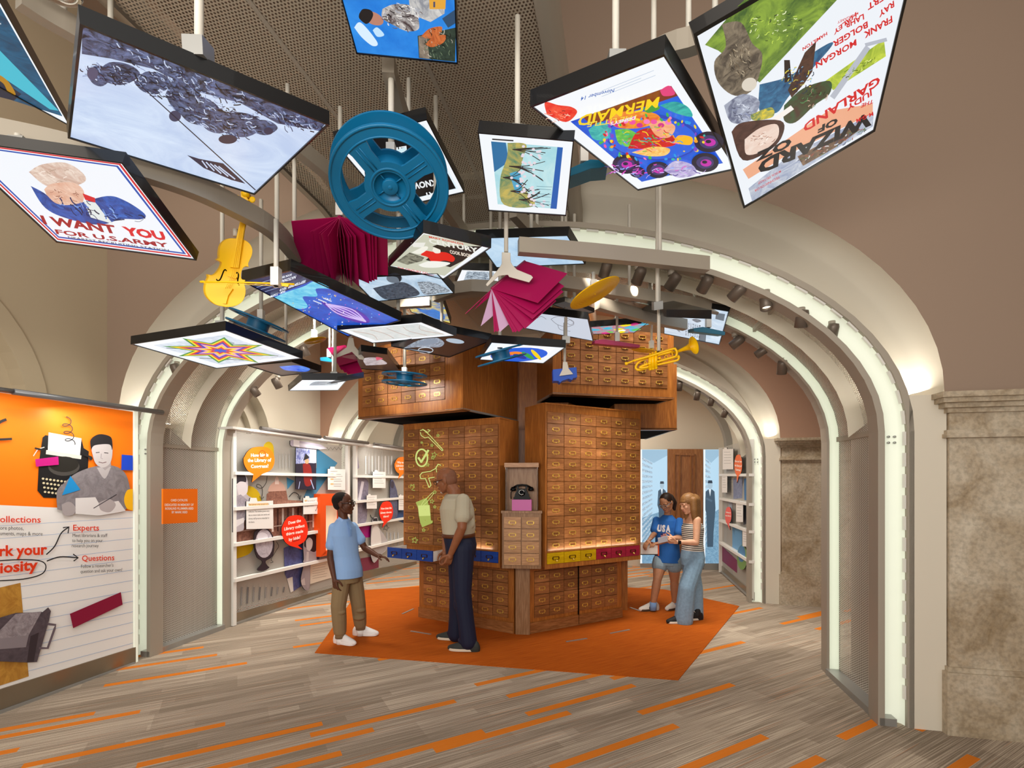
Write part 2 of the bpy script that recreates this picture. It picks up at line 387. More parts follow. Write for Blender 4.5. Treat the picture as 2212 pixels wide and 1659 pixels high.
def marble_pier(v, u0, u1, name):
    mb = MB()
    def slab(y, a, b, z0, z1):
        mb.prism([W(a, v-y, z0), W(b, v-y, z0), W(b, v+.3, z0), W(a, v+.3, z0)], (0, 0, z1-z0), M_MARB)
    slab(.04, u0, u1, 0, 2.06); slab(.075, u0-.03, u1, 0, .40); slab(.055, u0-.015, u1, .40, .43)
    slab(.07, u0-.03, u1, 1.90, 1.925); slab(.055, u0-.02, u1, 1.925, 1.95)
    slab(.06, u0-.02, u1, 2.06, 2.09); slab(.09, u0-.05, u1, 2.09, 2.12); slab(.12, u0-.075, u1, 2.12, 2.15); slab(.14, u0-.09, u1, 2.15, 2.185)
    struct(mb, name)
marble_pier(3.75, 2.065, 5.2, 'trim_3'); marble_pier(7.15, 2.07, 4.2, 'trim_4')
def blind_arch(mb, v0, r, z0, u, m, m2):
    n = 28; P = [(v0-r*math.cos(PI*i/n), z0+r*math.sin(PI*i/n)) for i in range(n+1)]
    Q = [(v0-(r-.15)*math.cos(PI*i/n), z0+(r-.15)*math.sin(PI*i/n)) for i in range(n+1)]
    T = [(v0-(r-.32)*math.cos(PI*i/n), z0+(r-.32)*math.sin(PI*i/n)) for i in range(n+1)]
    P, Q, T = ([(a[0][0], 0)]+a+[(a[-1][0], 0)] for a in (P, Q, T))
    mb.grid([[W(u, a, z) for a, z in P], [W(u+.025, a, z) for a, z in P], [W(u+.025, a, z) for a, z in Q], [W(u-.12, a, z) for a, z in Q],
             [W(u-.12, a, z) for a, z in T], [W(u-.2, a, z) for a, z in T]], m2, smooth=False)
    mb.face([W(u-.2, a, z) for a, z in T], m)
    return P
def side_wall(u, v0, v1, z1, name, m, arches):
    mb = MB(); cuts = []
    for (c, r, z0) in arches: cuts.append((c, r, blind_arch(mb, c, r, z0, u, m, m)))
    x = v0
    for c, r, P in cuts:
        mb.face([W(u, x, 0), W(u, c-r, 0), W(u, c-r, z1), W(u, x, z1)], m)
        for p, q in zip(P[1:-1], P[2:-1]): mb.face([W(u, p[0], p[1]), W(u, q[0], q[1]), W(u, q[0], z1), W(u, p[0], z1)], m)
        x = c+r
    mb.face([W(u, x, 0), W(u, v1, 0), W(u, v1, z1), W(u, x, z1)], m)
    struct(mb, name)
side_wall(-4.75, -1.5, 3.75, 5.9, 'wall_left', M_LEFT, [(1.95, 1.3, 2.15)])
side_wall(-4.75, 4.15, 7.15, 5.6, 'wall_left_middle', M_CREAM, [(5.15, .95, 2.15)])
mb = MB(); mb.face([W(5.2, -1.5, 0), W(5.2, 3.75, 0), W(5.2, 3.75, 5.9), W(5.2, -1.5, 5.9)], M_TAUPE); struct(mb, 'wall_right')
mb = MB(); mb.face([W(4.2, 4.1, 0), W(4.2, 7.15, 0), W(4.2, 7.15, 5.6), W(4.2, 4.1, 5.6)], M_PINK); struct(mb, 'wall_right_middle')
mb = MB(); mb.face([W(-4.75, -1.5, 5.9), W(5.2, -1.5, 5.9), W(5.2, 3.75, 5.9), W(-4.75, 3.75, 5.9)], M_TAUPE)
mb.face([W(-4.75, 4.17, 5.6), W(4.2, 4.17, 5.6), W(4.2, 7.15, 5.6), W(-4.75, 7.15, 5.6)], M_TAUPE)
mb.face([W(-4.75, 4.17, 0), W(-4.75, 4.17, 5.6), W(UC-3.2, 4.17, 5.6), W(UC-3.2, 4.17, 0)], M_TAUPE)
mb.face([W(4.2, 4.17, 0), W(4.2, 4.17, 5.6), W(UC+3.2, 4.17, 5.6), W(UC+3.2, 4.17, 0)], M_TAUPE)
struct(mb, 'ceiling')
# far bay: barrel vault and end wall
mb = MB(); sweep(mb, [(0, 7.55), (0, 9.75)], 3.16, 1.78, 2.2, M_CREAM); struct(mb, 'ceiling_vault')
mb = MB(); P = arch(3.16, 1.78, 2.2); mb.face([W(u, 9.75, z) for u, z in P], M_CREAM); struct(mb, 'wall_back')
mb = MB(); sweep(mb, [(.0, 9.1), (-.1, 9.1), (-.1, 9.3), (0, 9.3)], 3.16, 1.78, 2.2, M_STEEL, smooth=False); struct(mb, 'trim_5')
# portal frames: grey metal with a lit channel, a perforated barrel between two of them
def portal(v, label, thick=True):
    t = thing('arch_portal', label, 'archway', W(UC, v, 0))
    f = MB(); A, B, Z = 3.06, 1.6, 1.95
    sweep(f, [(.10, v+.30), (.10, v-.03), (.06, v-.03), (.06, v+.0)], A, B, Z, M_GREY, smooth=False)
    sweep(f, [(-.07, v+.0), (-.07, v-.03), (-.11, v-.03), (-.11, v+.10), (-.08, v+.10)], A, B, Z, M_GREY, smooth=False)
    f.build('frame', None, t)
    g = MB(); sweep(g, [(.06, v), (.052, v+.03), (.03, v+.045), (-.03, v+.045), (-.062, v+.03), (-.07, v)], A, B, Z, M_LED); g.build('lit_channel', None, t)
    # dashed clips along the channel edge
    P = arch(A+.055, B+.055, Z, n=120); S = arclen(P); k = MB(); step = .14
    pts = [Vector(W(u, v-.005, z)) for u, z in P]
    def along(s):
        for i in range(len(S)-1):
            if S[i+1] >= s: q = (s-S[i])/(S[i+1]-S[i]); return pts[i].lerp(pts[i+1], q)
        return pts[-1]
    s = .1
    while s < S[-1]-.15:
        k = MB(); k.tube([along(s), along(s+.045), along(s+.09)], .006, M_WHITE, sq=(.011, .007)); k.build('edge_clip', None, t); s += step
    for sgn in (-1, 1):
        for zz in (1.90,):
            b = MB()
            for dx in (-.018, .018):
                for dz in (-.02, .02): b.lathe([(0, -.012), (.008, -.012), (.008, 0), (.0, 0)], W(UC+sgn*(A-.005)+dx, v+.037, zz+dz), Matrix.Rotation(-PI/2, 3, 'X'), M_STEEL, seg=8)
            b.build('bolt_plate', None, t)
    if thick:
        p = MB(); sweep(p, [(.0, v+.10), (.0, v+.86)], A, B, Z, M_PERF, uv=True); p.build('perforated_lining', None, t)
        for sg in (-1, 1):
            r = MB(); r.tube([W(UC+sg*(A-.007), v+.1, 1.97), W(UC+sg*(A-.007), v+.86, 1.97)], .01, M_GREY, sq=(.012, .02)); r.build('panel_joint', None, t)
        th = math.radians(38)
        for sg in (-1, 1):
            r = MB(); r.tube([W(UC+sg*(A-.007)*math.cos(th), v+.1, Z+(B-.007)*math.sin(th)), W(UC+sg*(A-.007)*math.cos(th), v+.86, Z+(B-.007)*math.sin(th))], .01, M_GREY, sq=(.012, .02)); r.build('panel_joint', None, t)
        w = v+.86; f2 = MB(); g2 = MB(); d = .09
        sweep(g2, [(d-.09, w), (d-.085, w+.03), (d-.10, w+.05), (d-.13, w+.06), (d-.15, w+.05), (d-.16, w)], A, B, Z, M_LED); g2.build('lit_channel', None, t)
        sweep(f2, [(d-.16, w), (d-.165, w-.01), (d-.18, w), (d-.18, w+.12), (d-.08, w+.12), (d-.08, w), (d-.09, w)], A, B, Z, M_GREY, smooth=False); f2.build('frame', None, t)
        for sg in (-1, 1):
            k = MB(); k.prism([W(UC+sg*(A-.10), v-.03, 0), W(UC+sg*(A-.0), v-.03, 0), W(UC+sg*(A-.0), w, 0), W(UC+sg*(A-.10), w, 0)], (0, 0, .05), M_STEEL)
            k.build('threshold', None, t)
    return t
portal(3.76, 'wide white arch portal lined with perforated metal nearest the viewer')
portal(7.16, 'farther white lit arch portal behind the wooden card catalog', False)
# stone behind the perforated lining, shade seen through its holes put into the colour
mb = MB(); sweep(mb, [(0, 4.17), (0, 4.74)], 3.2, 1.8, 2.0, mat('#7b7266', .8, name='shade_backing')); struct(mb, 'trim_6')
# perforated canopy overhead
def canopy():
    t = thing('ceiling_canopy', 'long perforated metal canopy panel overhead with hanging rods', 'ceiling panel', W(-1.37, 1.5, 3.9))
    prof = [(-1.2, 4.0), (0, 3.96), (1, 3.93), (2, 3.9), (3, 3.88), (3.6, 3.86), (3.9, 3.80), (4.15, 3.66), (4.3, 3.57), (4.8, 3.55), (7.1, 3.52)]
    us = [-2.36, -1.72, -1.03, -.40]; s = [0]
    for a, b in zip(prof, prof[1:]): s.append(s[-1]+math.dist(a, b))
    for a, b in zip(us, us[1:]):
        m = MB(); rows = [[W(a+.004, v, z) for v, z in prof], [W(b-.004, v, z) for v, z in prof]]
        m.grid(rows, M_PERFC, uv=[[(a, q) for q in s], [(b, q) for q in s]]); m.build('perforated_panel', None, t)
    e = MB()
    for u in (-2.36, -.40):
        sg = 1 if u > -1 else -1
        e.grid([[W(u, v, z-.02) for v, z in prof], [W(u+sg*.05, v, z-.015) for v, z in prof], [W(u+sg*.09, v, z+.05) for v, z in prof], [W(u+sg*.09, v, z+.25) for v, z in prof]], M_GREY)
    e.build('edge_trim', None, t)
    bk = MB(); bk.grid([[W(u, v, z+.25) for v, z in prof] for u in (-2.4, -.35)], M_TAUPE); bk.build('backing_panel', None, t)
    e = MB()
    for u in (-1.72, -1.03): e.grid([[W(u-.012, v, z-.003) for v, z in prof], [W(u+.012, v, z-.003) for v, z in prof]], M_GREY)
    e.build('seam_strip', None, t)
canopy()
# curved rails carrying the hanging things
def rail(px, z, label, hw=.028, hh=.045, smooth=3, sup=None):
    P = [onz(x, y, z) for x, y in px]
    for _ in range(smooth):
        Q = [P[0]]
        for a, b in zip(P, P[1:]): Q += [a.lerp(b, .25), a.lerp(b, .75)]
        P = Q+[P[-1]]
    m = MB(); m.tube(P, .02, M_GREY, sq=(hw, hh), up=(0, 0, 1)); c = P[len(P)//2]
    t = thing('ceiling_rail', label, 'rail', c, 'curved hanging rails'); m.build('rail_bar', None, t)
    for i in ((1, len(P)//2, len(P)-2) if sup is None else [int(len(P)*q) for q in sup]):
        r = MB(); r.tube([P[i]+Vector((0, 0, .03)), Vector((P[i].x, P[i].y, max(3.72, z+.3)))], .012, M_ROD); r.build('support_rod', None, t)
rail([(-40, 280), (150, 318), (300, 362), (420, 402), (520, 452), (592, 492), (640, 550)], 2.95, 'long curved grey rail arching above the yellow violin', sup=(.93,))
rail([(40, -10), (100, 30), (166, 66), (240, 120)], 3.62, 'short dark rail behind the top left lightboxes')
rail([(620, 300), (690, 355), (760, 415), (812, 468)], 3.5, 'curved grey rail passing behind the left side of the big blue reel')
rail([(838, 135), (850, 190), (875, 270), (930, 400), (1003, 505)], 3.55, 'curved grey rail running behind the big blue reel down the middle')
rail([(1108, 455), (1140, 490), (1175, 515), (1215, 535)], 3.45, 'short grey rail just below the landscape print lightbox')
rail([(1120, 532), (1250, 542), (1390, 556), (1528, 572)], 3.02, 'straight grey rail above the yellow record disc', smooth=1, sup=(.66,))
rail([(1130, 600), (1230, 612), (1400, 640), (1565, 668)], 3.05, 'straight grey rail behind the yellow record disc', smooth=1, sup=(.5,))
rail([(1290, 655), (1350, 672), (1420, 690), (1480, 702)], 3.0, 'lowest short grey rail above the yellow trumpet', smooth=1, sup=(.5,))
rail([(940, 640), (1000, 618), (1080, 622), (1160, 640)], 3.1, 'grey rail behind the upper pink book', smooth=1)
rail([(1400, 125), (1450, 100), (1500, 88), (1560, 60)], 3.5, 'grey rail between the two largest lightboxes at right', smooth=1)
rail([(700, 690), (760, 668), (840, 655), (930, 650)], 3.1, 'grey rail above the balloon lightbox', smooth=1)
# track spotlights on the arch rims
M_LAMP = mat('#6f645a', .4, .3, name='lamp_grey')
def spotlight(p, aim, label, light=0, s=1.0):
    t = thing('track_spotlight', label, 'spotlight', p, 'track spotlights on the arches')
    p = Vector(p); d = (Vector(aim)-p).normalized(); j = p+Vector((0, 0, -.07))*s
    m = MB(); m.tube([p, j], .01*s, M_GREY); m.tube([p+Vector((0, 0, .02)), p+Vector((0, 0, -.015))], .022*s, M_GREY); m.build('bracket', None, t)
    R = d.to_track_quat('Z', 'Y').to_matrix(); c = j-d*.02*s
    b = MB(); b.lathe([(0, -.055*s), (.03*s, -.05*s), (.036*s, -.03*s), (.036*s, .05*s), (.030*s, .052*s), (.028*s, .03*s)], c, R, M_LAMP, seg=16); b.build('lamp_housing', None, t)
    g = MB(); g.lathe([(0, .030*s), (.028*s, .030*s)], c, R, mat('#fff6e0', .3, emit='#fff2d8', es=2.0, name='lamp_face')); g.build('lamp_face', None, t)
    if light: lamp('spot_beam', 'SPOT', c+d*.07, aim, light, (1, .92, .80), .03, angle=38)
ns = 0
def rim(px, v, aim, light=0, s=1.15):
    global ns
    p = onv(px[0]-5*(px[0] > 1000)+5*(px[0] < 1000), px[1]+11, v); spotlight(p, aim, RIM[ns], light, s); ns += 1
CAT = Vector((.15, 5.4, 1.4))
RIM = ['spotlight lowest on the left curve of the near arch', 'spotlight near the left end of the near arch beside the violin', 'spotlight under the arch above the small yellow disc',
       'spotlight nearest the middle of the near arch above the yellow disc', 'second spotlight from the middle along the near arch', 'third spotlight from the middle along the near arch',
       'fourth spotlight along the near arch, over the newspaper lightbox', 'fifth spotlight along the near arch', 'sixth spotlight along the near arch', 'spotlight farthest down the right curve of the near arch',
       'spotlight on the inner arch nearest the newspaper lightbox', 'tilted spotlight with a flap on the inner arch', 'lowest spotlight on the inner arch at right',
       'topmost spotlight on the far arch behind the trumpet', 'second spotlight on the far arch', 'third spotlight on the far arch', 'lowest spotlight on the far arch', 'spotlight on the left inner arch by the hanging page lightbox', 'spotlight low on the left inner arch']
V1 = 3.80
rim((378, 775), V1, W(-3.6, 4.5, .5)); rim((503, 690), V1, W(-3, 5, .5)); rim((655, 735), V1+.9, W(-2.5, 6, .5))
rim((1311, 556), V1+.1, CAT, 0); rim((1383, 568), V1, CAT+Vector((.3, 0, .2)), 60); rim((1455, 580), V1, CAT, 0); rim((1525, 585), V1, CAT+Vector((.6, .3, 0)), 60)
rim((1592, 602), V1, CAT, 0); rim((1660, 622), V1, W(1, 3, 0), 40); rim((1736, 660), V1, W(1.2, 5, 0), 0)
rim((1592, 712), V1+.9, CAT, 50); rim((1645, 735), V1+.9, CAT, 0, 1); rim((1694, 768), V1+.9, W(1.5, 6, 0), 60)
for p in ((1472, 815), (1510, 835), (1540, 847), (1569, 872)): rim(p, 7.2, W(.6, 8.2, 0), 0)
rim((548, 822), V1+.9, W(-3, 5.4, 1), 0); rim((595, 805), V1+.95, W(-3, 5.4, 1), 40)
for p in ((1797, 700),): spotlight(onv(p[0], p[1], V1), W(1.3, 5, 0), 'spotlight lowest on the right curve of the near arch')
lamp('spot_beam', 'SPOT', W(-1.6, 3.4, 3.3), CAT+Vector((-.6, .3, .0)), 105, (1, .92, .80), .05, angle=46)
lamp('spot_beam', 'SPOT', W(-3.0, 4.0, 2.9), Vector((-1.1, 5.3, 2.75)), 85, (1, .93, .83), .05, angle=50)
lamp('spot_beam', 'SPOT', W(-.2, 3.5, 3.3), CAT+Vector((.9, .3, -.2)), 70, (1, .92, .80), .05, angle=40)
lamp('spot_beam', 'SPOT', W(-2.6, 3.9, 3.2), W(-4.2, 6, 1.4), 70, (1, .95, .86), .05, angle=70)
lamp('spot_beam', 'SPOT', W(-2.6, 2.0, 3.7), W(-4.25, 3.0, 1.2), 60, (1, .95, .86), .05, angle=70)
# orange hexagonal carpet
P = [onz(680, 1411, 0), onz(1465, 1470, 0), onz(1597, 1310, 0), onz(1436, 1274, 0), onz(1100, 1255, 0), onz(775, 1276, 0)]
mb = MB(); mb.prism(P, (0, 0, .006), M_ORANGE)
tag(mb.build('carpet_inlay'), 'orange hexagonal carpet field under the wooden card catalog', 'carpet')
for k, (a, b, lb) in enumerate([((869, 1326), (893, 1315), 'short pale floor strip left of the man'), ((887, 1363), (931, 1370), 'pale metal floor strip beside the man\'s shoes'), ((1223, 1386), (1268, 1379), 'grey metal floor strip in front of the catalog base'),
                            ((1318, 1368), (1360, 1360), 'grey metal floor strip right of the catalog base'), ((1361, 1312), (1384, 1320), 'grey floor strip by the girl\'s white sneaker')]):
    p, q = onz(*a, .009), onz(*b, .009); d = (q-p).normalized(); n = Vector((-d.y, d.x, 0))*.011
    mb = MB(); mb.prism([p-n-Vector((0, 0, .003)), q-n-Vector((0, 0, .003)), q+n-Vector((0, 0, .003)), p+n-Vector((0, 0, .003))], (0, 0, .005), M_STEEL); tag(mb.build('floor_strip'), lb, 'floor strip', 'metal strips in the orange carpet')
# ---------------------------------------------------------------- card catalog
def holder_mesh(w=.072, h=.034, m=None):
    m = m or M_BRASS; b = MB(); t = .0038; y = -.004
    b.bar(-w/2, w/2, y-.003, y+.004, h/2-t, h/2, m); b.bar(-w/2, w/2, y-.003, y+.004, -h/2, -h/2+t, m)
    b.bar(-w/2, -w/2+t, y-.003, y+.004, -h/2, h/2, m); b.bar(w/2-t, w/2, y-.003, y+.004, -h/2, h/2, m)
    b.bar(-w/2-.006, -w/2, y-.001, y+.004, -h/4, h/4, m); b.bar(w/2, w/2+.006, y-.001, y+.004, -h/4, h/4, m)
    b.tube([(0, y, -h/2+.001), (0, y-.004, -h/2-.004), (0, y-.006, -h/2-.007)], [.0042, .004, .0025], m, seg=8)
    return b
PROTO = {}
def drawer_proto(w, h, wm, hm, knob=False):
    key = (round(w, 4), round(h, 4), wm.name, hm.name, knob)
    if key not in PROTO:
        b = MB(); g = .003; b.bar(-w/2+g, w/2-g, -.008, .012, -h/2+g, h/2-g, wm); d = b.build('drawer', off=Vector((0, 0, 0)), origin=(0, 0, 0))
        hb = holder_mesh(min(.075, w*.36), h*.29, hm); 
        hb.v = [p+Vector((0, -.008, 0)) for p in hb.v]; ho = hb.build('label_holder', origin=(0, 0, 0))
        ko = None
        if knob:
            kb = MB(); kb.tube([(0, -.012, -h*.17), (0, -.03, -h*.22), (0, -.037, -h*.27)], [.007, .008, .005], M_BRASS, seg=8); ko = kb.build('drawer_pull', origin=(0, 0, 0))
        for o in (d, ho, ko):
            if o: COL.objects.unlink(o)
        PROTO[key] = (d, ho, ko)
    return PROTO[key]
def add_drawer(parent, x, z, y, w, h, wm, hm=None, knob=False, label=None):
    d, ho, ko = drawer_proto(w, h, wm, hm or M_BRASS, knob)
    o = copy_part(d, parent, Matrix.Translation((x, y, z)))
    if label: o['label'] = label
    copy_part(ho, o, Matrix.Identity(4))
    if ko: copy_part(ko, o, Matrix.Identity(4))
    return o
def wing(name, label, cat, origin, ang, group='wooden cabinet blocks of the card catalog'):
    # local x runs along the front from the viewer's left to right, y goes into the cabinet
    return thing(name, label, cat, origin, group, rotz=ang)
def carcass(t, w, d, z0, z1, x0, x1, r0, r1, fm=None, tilt=0, over=.0):
    fm = fm or M_WV; m = MB()
    m.bar(0, w, 0.014, d, z0+.02, z1, fm)
    m.bar(0, x0, 0, .014, z0, z1, fm); m.bar(x1, w, 0, .014, z0, z1, fm); m.bar(x0, x1, 0, .014, r1, z1, fm); m.bar(x0, x1, 0, .014, z0, r0, fm)
    return m
A30 = math.radians(30)
# left wing: face from (-1.273,5.813) to (-.126,5.15); right wing: from (.342,5.07) along (+.865,+.5)
LO = Vector((-.126-1.326*math.cos(A30), 5.15+1.326*math.sin(A30), 0)); RO = Vector((.342, 5.07, 0))
BLUE, YELW, REDW = (wood(a, b, 'x', rnd=.08, name=n) for a, b, n in (('#2f57b0', '#1d3f92', 'blue_stain'), ('#e0b800', '#b89200', 'yellow_stain'), ('#b32a45', '#8a1430', 'red_stain')))
M_LEDW = mat('#fffbe8', .5, emit='#fff4dc', es=3.0, name='led_strip')
def body(o, ang, rows, ztop, label, colors, skip, w=1.326):
    t = wing('card_catalog_cabinet', label, 'cabinet', o, ang); x0 = (w-1.29)/2; p = 1.29/6
    m = carcass(t, w, .40, .718, ztop, x0, x0+1.29, .765, .90+rows*.12)
    m.bar(x0, x0+1.29, -.004, .014, .885, .90, M_WV); m.bar(-.004, w+.004, -.006, .2, ztop-.014, ztop, M_WV)
    m.build('body', None, t)
    for r in range(rows):
        for c in range(6): add_drawer(t, x0+p*(c+.5), .96+r*.12, .002, p, .12, M_W)
    for c in range(6):
        if c not in skip: add_drawer(t, x0+p*(c+.5), .825, .002, p, .12, colors[c][0], M_BRONZE, True, colors[c][1]+' front drawer')
    return t, x0, p
tl, x0, pp = body(LO, -A30, 11, 2.29, 'tall left wooden card cabinet with glowing projected drawings', [(BLUE, 'blue')]*6, (0, 1, 2))
tr, _, _ = body(RO, A30, 12, 2.43, 'tall right wooden card cabinet with yellow and red drawer row', [(YELW, 'yellow')]*3+[(REDW, 'red')]*3, ())
for o, ang in ((LO, -A30), (RO, A30)):
    c, s = math.cos(ang), math.sin(ang)
    p = lambda x, y, z: Vector((o.x+c*x-s*y, o.y+s*x+c*y, z))
    for xx in ((.65,) if o is RO else (.95,)):
        l = lamp('ledge_lamp', 'AREA', p(xx, -.035, .905), p(xx, .03, 1.1), 1.1 if o is RO else .5, (1, 1, .92), 1.2 if o is RO else .55, .012)
        l.rotation_euler = (Matrix.Rotation(ang, 3, 'Z') @ Matrix.Rotation(PI-.30, 3, 'X')).to_euler()
# the pulled out blue drawer (three fronts wide)
dn = Vector((-.5, -.866, 0))*.28
t = wing('pulled_drawer', 'open drawer with three blue fronts pulled out toward the boy', 'drawer', LO+Vector((math.cos(A30)*x0, -math.sin(A30)*x0, .825))+dn, -A30, None)
m = MB(); W3 = pp*3
m.bar(.01, W3-.01, .012, .33, -.058, -.05, M_WHITE); m.bar(.005, .017, .012, .34, -.058, .05, M_WHITE); m.bar(W3-.017, W3-.005, .012, .34, -.058, .05, M_WHITE); m.bar(.01, W3-.01, .33, .34, -.058, .05, M_WHITE)
m.build('drawer_tray', None, t)
for c in range(3): add_drawer(t, pp*(c+.5), 0, 0, pp, .12, BLUE, M_BRONZE, True)
# bases
def base(o, ang, label, w=1.30, split=False):
    t = wing('catalog_base_cabinet', label, 'cabinet', o, ang); p = .194; x0 = (w-6*p)/2
    m = carcass(t, w, .155, .0, .71, x0, x0+6*p, .16, .16+4*.125); m.bar(-.006, w+.006, -.012, .1, .006, .125, M_WV); m.build('body', None, t)
    k = MB(); k.bar(.0, w, -.02, 0, .008, .12, M_W); k.build('kickboard', None, t)
    for r in range(4):
        for c in range(6): add_drawer(t, x0+p*(c+.5), .2225+r*.125, .002, p, .125, M_W)
    if split:
        k = MB(); k.bar(w/2-.002, w/2+.002, -.022, -.002, .02, .7, M_VOID); k.build('door_gap', None, t)
BLO = Vector((.02-1.30*math.cos(A30), 5.25+1.30*math.sin(A30), 0))
base(BLO, -A30, 'low left base cabinet under the tall cabinet with blue drawers'); base(Vector((.177, 5.24, 0)), A30, 'low right base cabinet with a centre door gap', split=True)
# top blocks
def top(o, ang, w, z0, z1, rows, label, ph=.128, depth=1.1, face=True, x0=.07, x1=None):
    t = wing('upper_catalog_cabinet', label, 'cabinet', o, ang); x1 = x1 or w-.22; p = (x1-x0)/6
    r0 = z0+.12; m = carcass(t, w, depth, z0, z1, x0, x1, r0, r0+rows*ph); m.bar(-.004, w+.004, -.004, .12, z0-.0, z0+.012, M_W); m.build('body', None, t)
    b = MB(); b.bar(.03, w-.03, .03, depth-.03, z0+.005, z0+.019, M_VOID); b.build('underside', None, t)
    e = MB(); e.bar(0, w, 0, .02, z0, z0+.02, M_STEEL); e.bar(w-.02, w, 0, depth, z0, z0+.02, M_STEEL); e.bar(0, .02, 0, depth, z0, z0+.02, M_STEEL); e.build('bottom_trim', None, t)
    if face:
        for r in range(rows):
            for c in range(6): add_drawer(t, x0+p*(c+.5), r0+ph*(r+.5), .002, p, ph, M_W)
    return t
UL = Vector((-.486-1.46*math.cos(A30), 4.9+1.46*math.sin(A30), 0))
top(UL, -A30, 1.46, 2.33, 3.12, 5, 'upper left cabinet block overhanging the tall left cabinet')
UR = Vector((.44, 5.33, 0)); top(UR, math.radians(13.2), 1.45, 2.56, 3.3, 5, 'upper right cabinet block swivelled over the tall right cabinet', .125, 1.25, x0=.1, x1=1.37)
top(Vector((1.25, 6.03, 0)), 0, .76, 2.25, 3.05, 0, 'plain wooden block peeking out behind the upper right cabinet', depth=1.4, face=False, x0=.05, x1=.7)
# core and rear wing
t = thing('catalog_core', 'inner wooden core between the tall cabinets', 'cabinet', (.2, 6.75, 0), 'wooden cabinet blocks of the card catalog')
m = MB(); C = Vector((.2, 6.75, 0)); m.prism([C+Vector((math.cos(a)*1.15, math.sin(a)*1.15, .02)) for a in [math.radians(60*k) for k in range(6)]], (0, 0, 2.2), M_WV); m.prism([C+Vector((math.cos(a)*.95, math.sin(a)*.95, 2.2)) for a in [math.radians(60*k) for k in range(6)]], (0, 0, .85), M_WV); m.build('core_panel', None, t)
t = wing('card_catalog_cabinet', 'rear wooden cabinet wing behind the girls\' open drawer', 'cabinet', (1.55, 6.15, 0), math.radians(90))
m = MB(); m.bar(0, 1.25, 0, .35, .73, 2.2, M_WV); m.bar(.05, 1.2, .1, .35, 0, .72, M_WV); m.build('body', None, t)
for r in range(11):
    for c in range(6): add_drawer(t, .03+.2*(c+.5), .96+r*.11, -.006, .2, .11, M_W)
t = thing('pulled_drawer', 'open white drawer with an orange front by the girl in blue', 'drawer', (1.6, 6.0, .73))
m = MB(); xa, xb, ya, yb = 1.56, 1.775, 6.02, 6.34
m.bar(xa, xb, ya, ya+.01, .725, .84, M_WHITE); m.bar(xa, xb, yb-.01, yb, .725, .84, M_WHITE); m.bar(xa, xb, ya, yb, .725, .735, M_WHITE); m.build('drawer_tray', None, t)
m = MB(); m.bar(xb, xb+.014, ya-.01, yb+.01, .715, .85, mat('#e0561a', .4)); m.build('drawer_front', None, t)
# front column with telephone niche
t = thing('phone_niche_column', 'pale wooden column with eight small drawers and an open niche', 'cabinet', (.097, 5.05, 0), rotz=math.radians(-5.5))
m = MB(); m.bar(-.2, .2, 0, .10, .735, 1.30, M_WPV); m.bar(-.21, .21, -.012, .11, 1.295, 1.32, M_WPV); m.bar(-.2, .2, -.006, 0, .73, .76, M_WPV); m.build('drawer_box', None, t)
m = MB(); m.bar(-.165, .165, .115, .13, 1.32, 1.80, M_WPV); m.bar(-.175, .175, -.01, .13, 1.765, 1.81, M_WP); m.build('niche', None, t)
m = MB(); m.bar(-.165, -.16, .0, .114, 1.32, 1.765, M_GLASS); m.bar(.16, .165, .0, .114, 1.32, 1.765, M_GLASS); m.build('acrylic_cover', None, t)
m = MB(); m.bar(-.075, .075, .16, .3, .0, .735, M_WPV); m.build('support_post', None, t)
for r in range(4):
    for c in (-1, 1): add_drawer(t, c*.092, .825+r*.125, -.006, .18, .122, M_WP)
# telephone on its pink box
R5 = Matrix.Rotation(math.radians(-5.5), 3, 'Z'); PO = Vector((.103, 5.088, 1.32))
def loc(m, o): m.v = [o+R5 @ p for p in m.v]; return m
m = MB(); m.bar(-.10, .10, -.045, .050, .002, .115, mat('#c76aa6', .5)); tag(loc(m, PO).build('display_box'), 'pink box carrying the black telephone in the niche', 'box')
t = thing('rotary_telephone', 'black rotary telephone with handset on the pink box', 'telephone', PO+Vector((0, 0, .117)))
BL = mat('#040405', .3, spec=.2, name='black_bakelite'); m = MB()
m.prism([(-.085, -.045, .117), (.085, -.045, .117), (.085, .05, .117), (-.085, .05, .117)], (0, 0, .022), BL)
m.grid([[(x*s, -.04+.09*k/3*0+y, z) for x, y in ((-1, 0), (1, 0), (1, .085), (-1, .085))] for k, (s, z, y0) in enumerate(((.075, .139, 0), (.07, .17, 0), (.05, .205, 0), (.045, .225, 0)))], BL, False, closed=True)
m.bar(-.045, .045, -.04, .045, .22, .226, BL); m.bar(-.055, -.035, -.005, .02, .226, .25, BL); m.bar(.035, .055, -.005, .02, .226, .25, BL)
loc(m, PO).build('body', None, t)
m = MB(); m.tube([(-.085, .008, .238), (-.05, .008, .258), (0, .008, .264), (.05, .008, .258), (.085, .008, .238)], [.012, .011, .010, .011, .012], BL)
for s in (-1, 1): m.lathe([(0, -.03), (.028, -.028), (.03, -.012), (.018, .01), (0, .014)], (s*.092, .008, .232), None, BL, seg=16)
loc(m, PO).build('handset', None, t)
m = MB(); D = Matrix.Rotation(math.radians(68), 3, 'X'); m.lathe([(0, .01), (.018, .012), (.034, .008), (.034, 0), (.036, -.004)], (0, -.046, .185), D, BL)
for k in range(10):
    a = PI*(.15+k*.17); m.lathe([(0, .0125), (.0045, .012)], Vector((0, -.046, .185))+D @ Vector((math.cos(a)*.026, math.sin(a)*.026, 0)), D, mat('#d8d8d0', .4), seg=8)
loc(m, PO).build('dial', None, t)
m = MB(); m.tube([(-.09, .02, .21), (-.115, .02, .19), (-.118, .03, .15), (-.115, .03, .118)], .005, BL); loc(m, PO).build('cord', None, t)
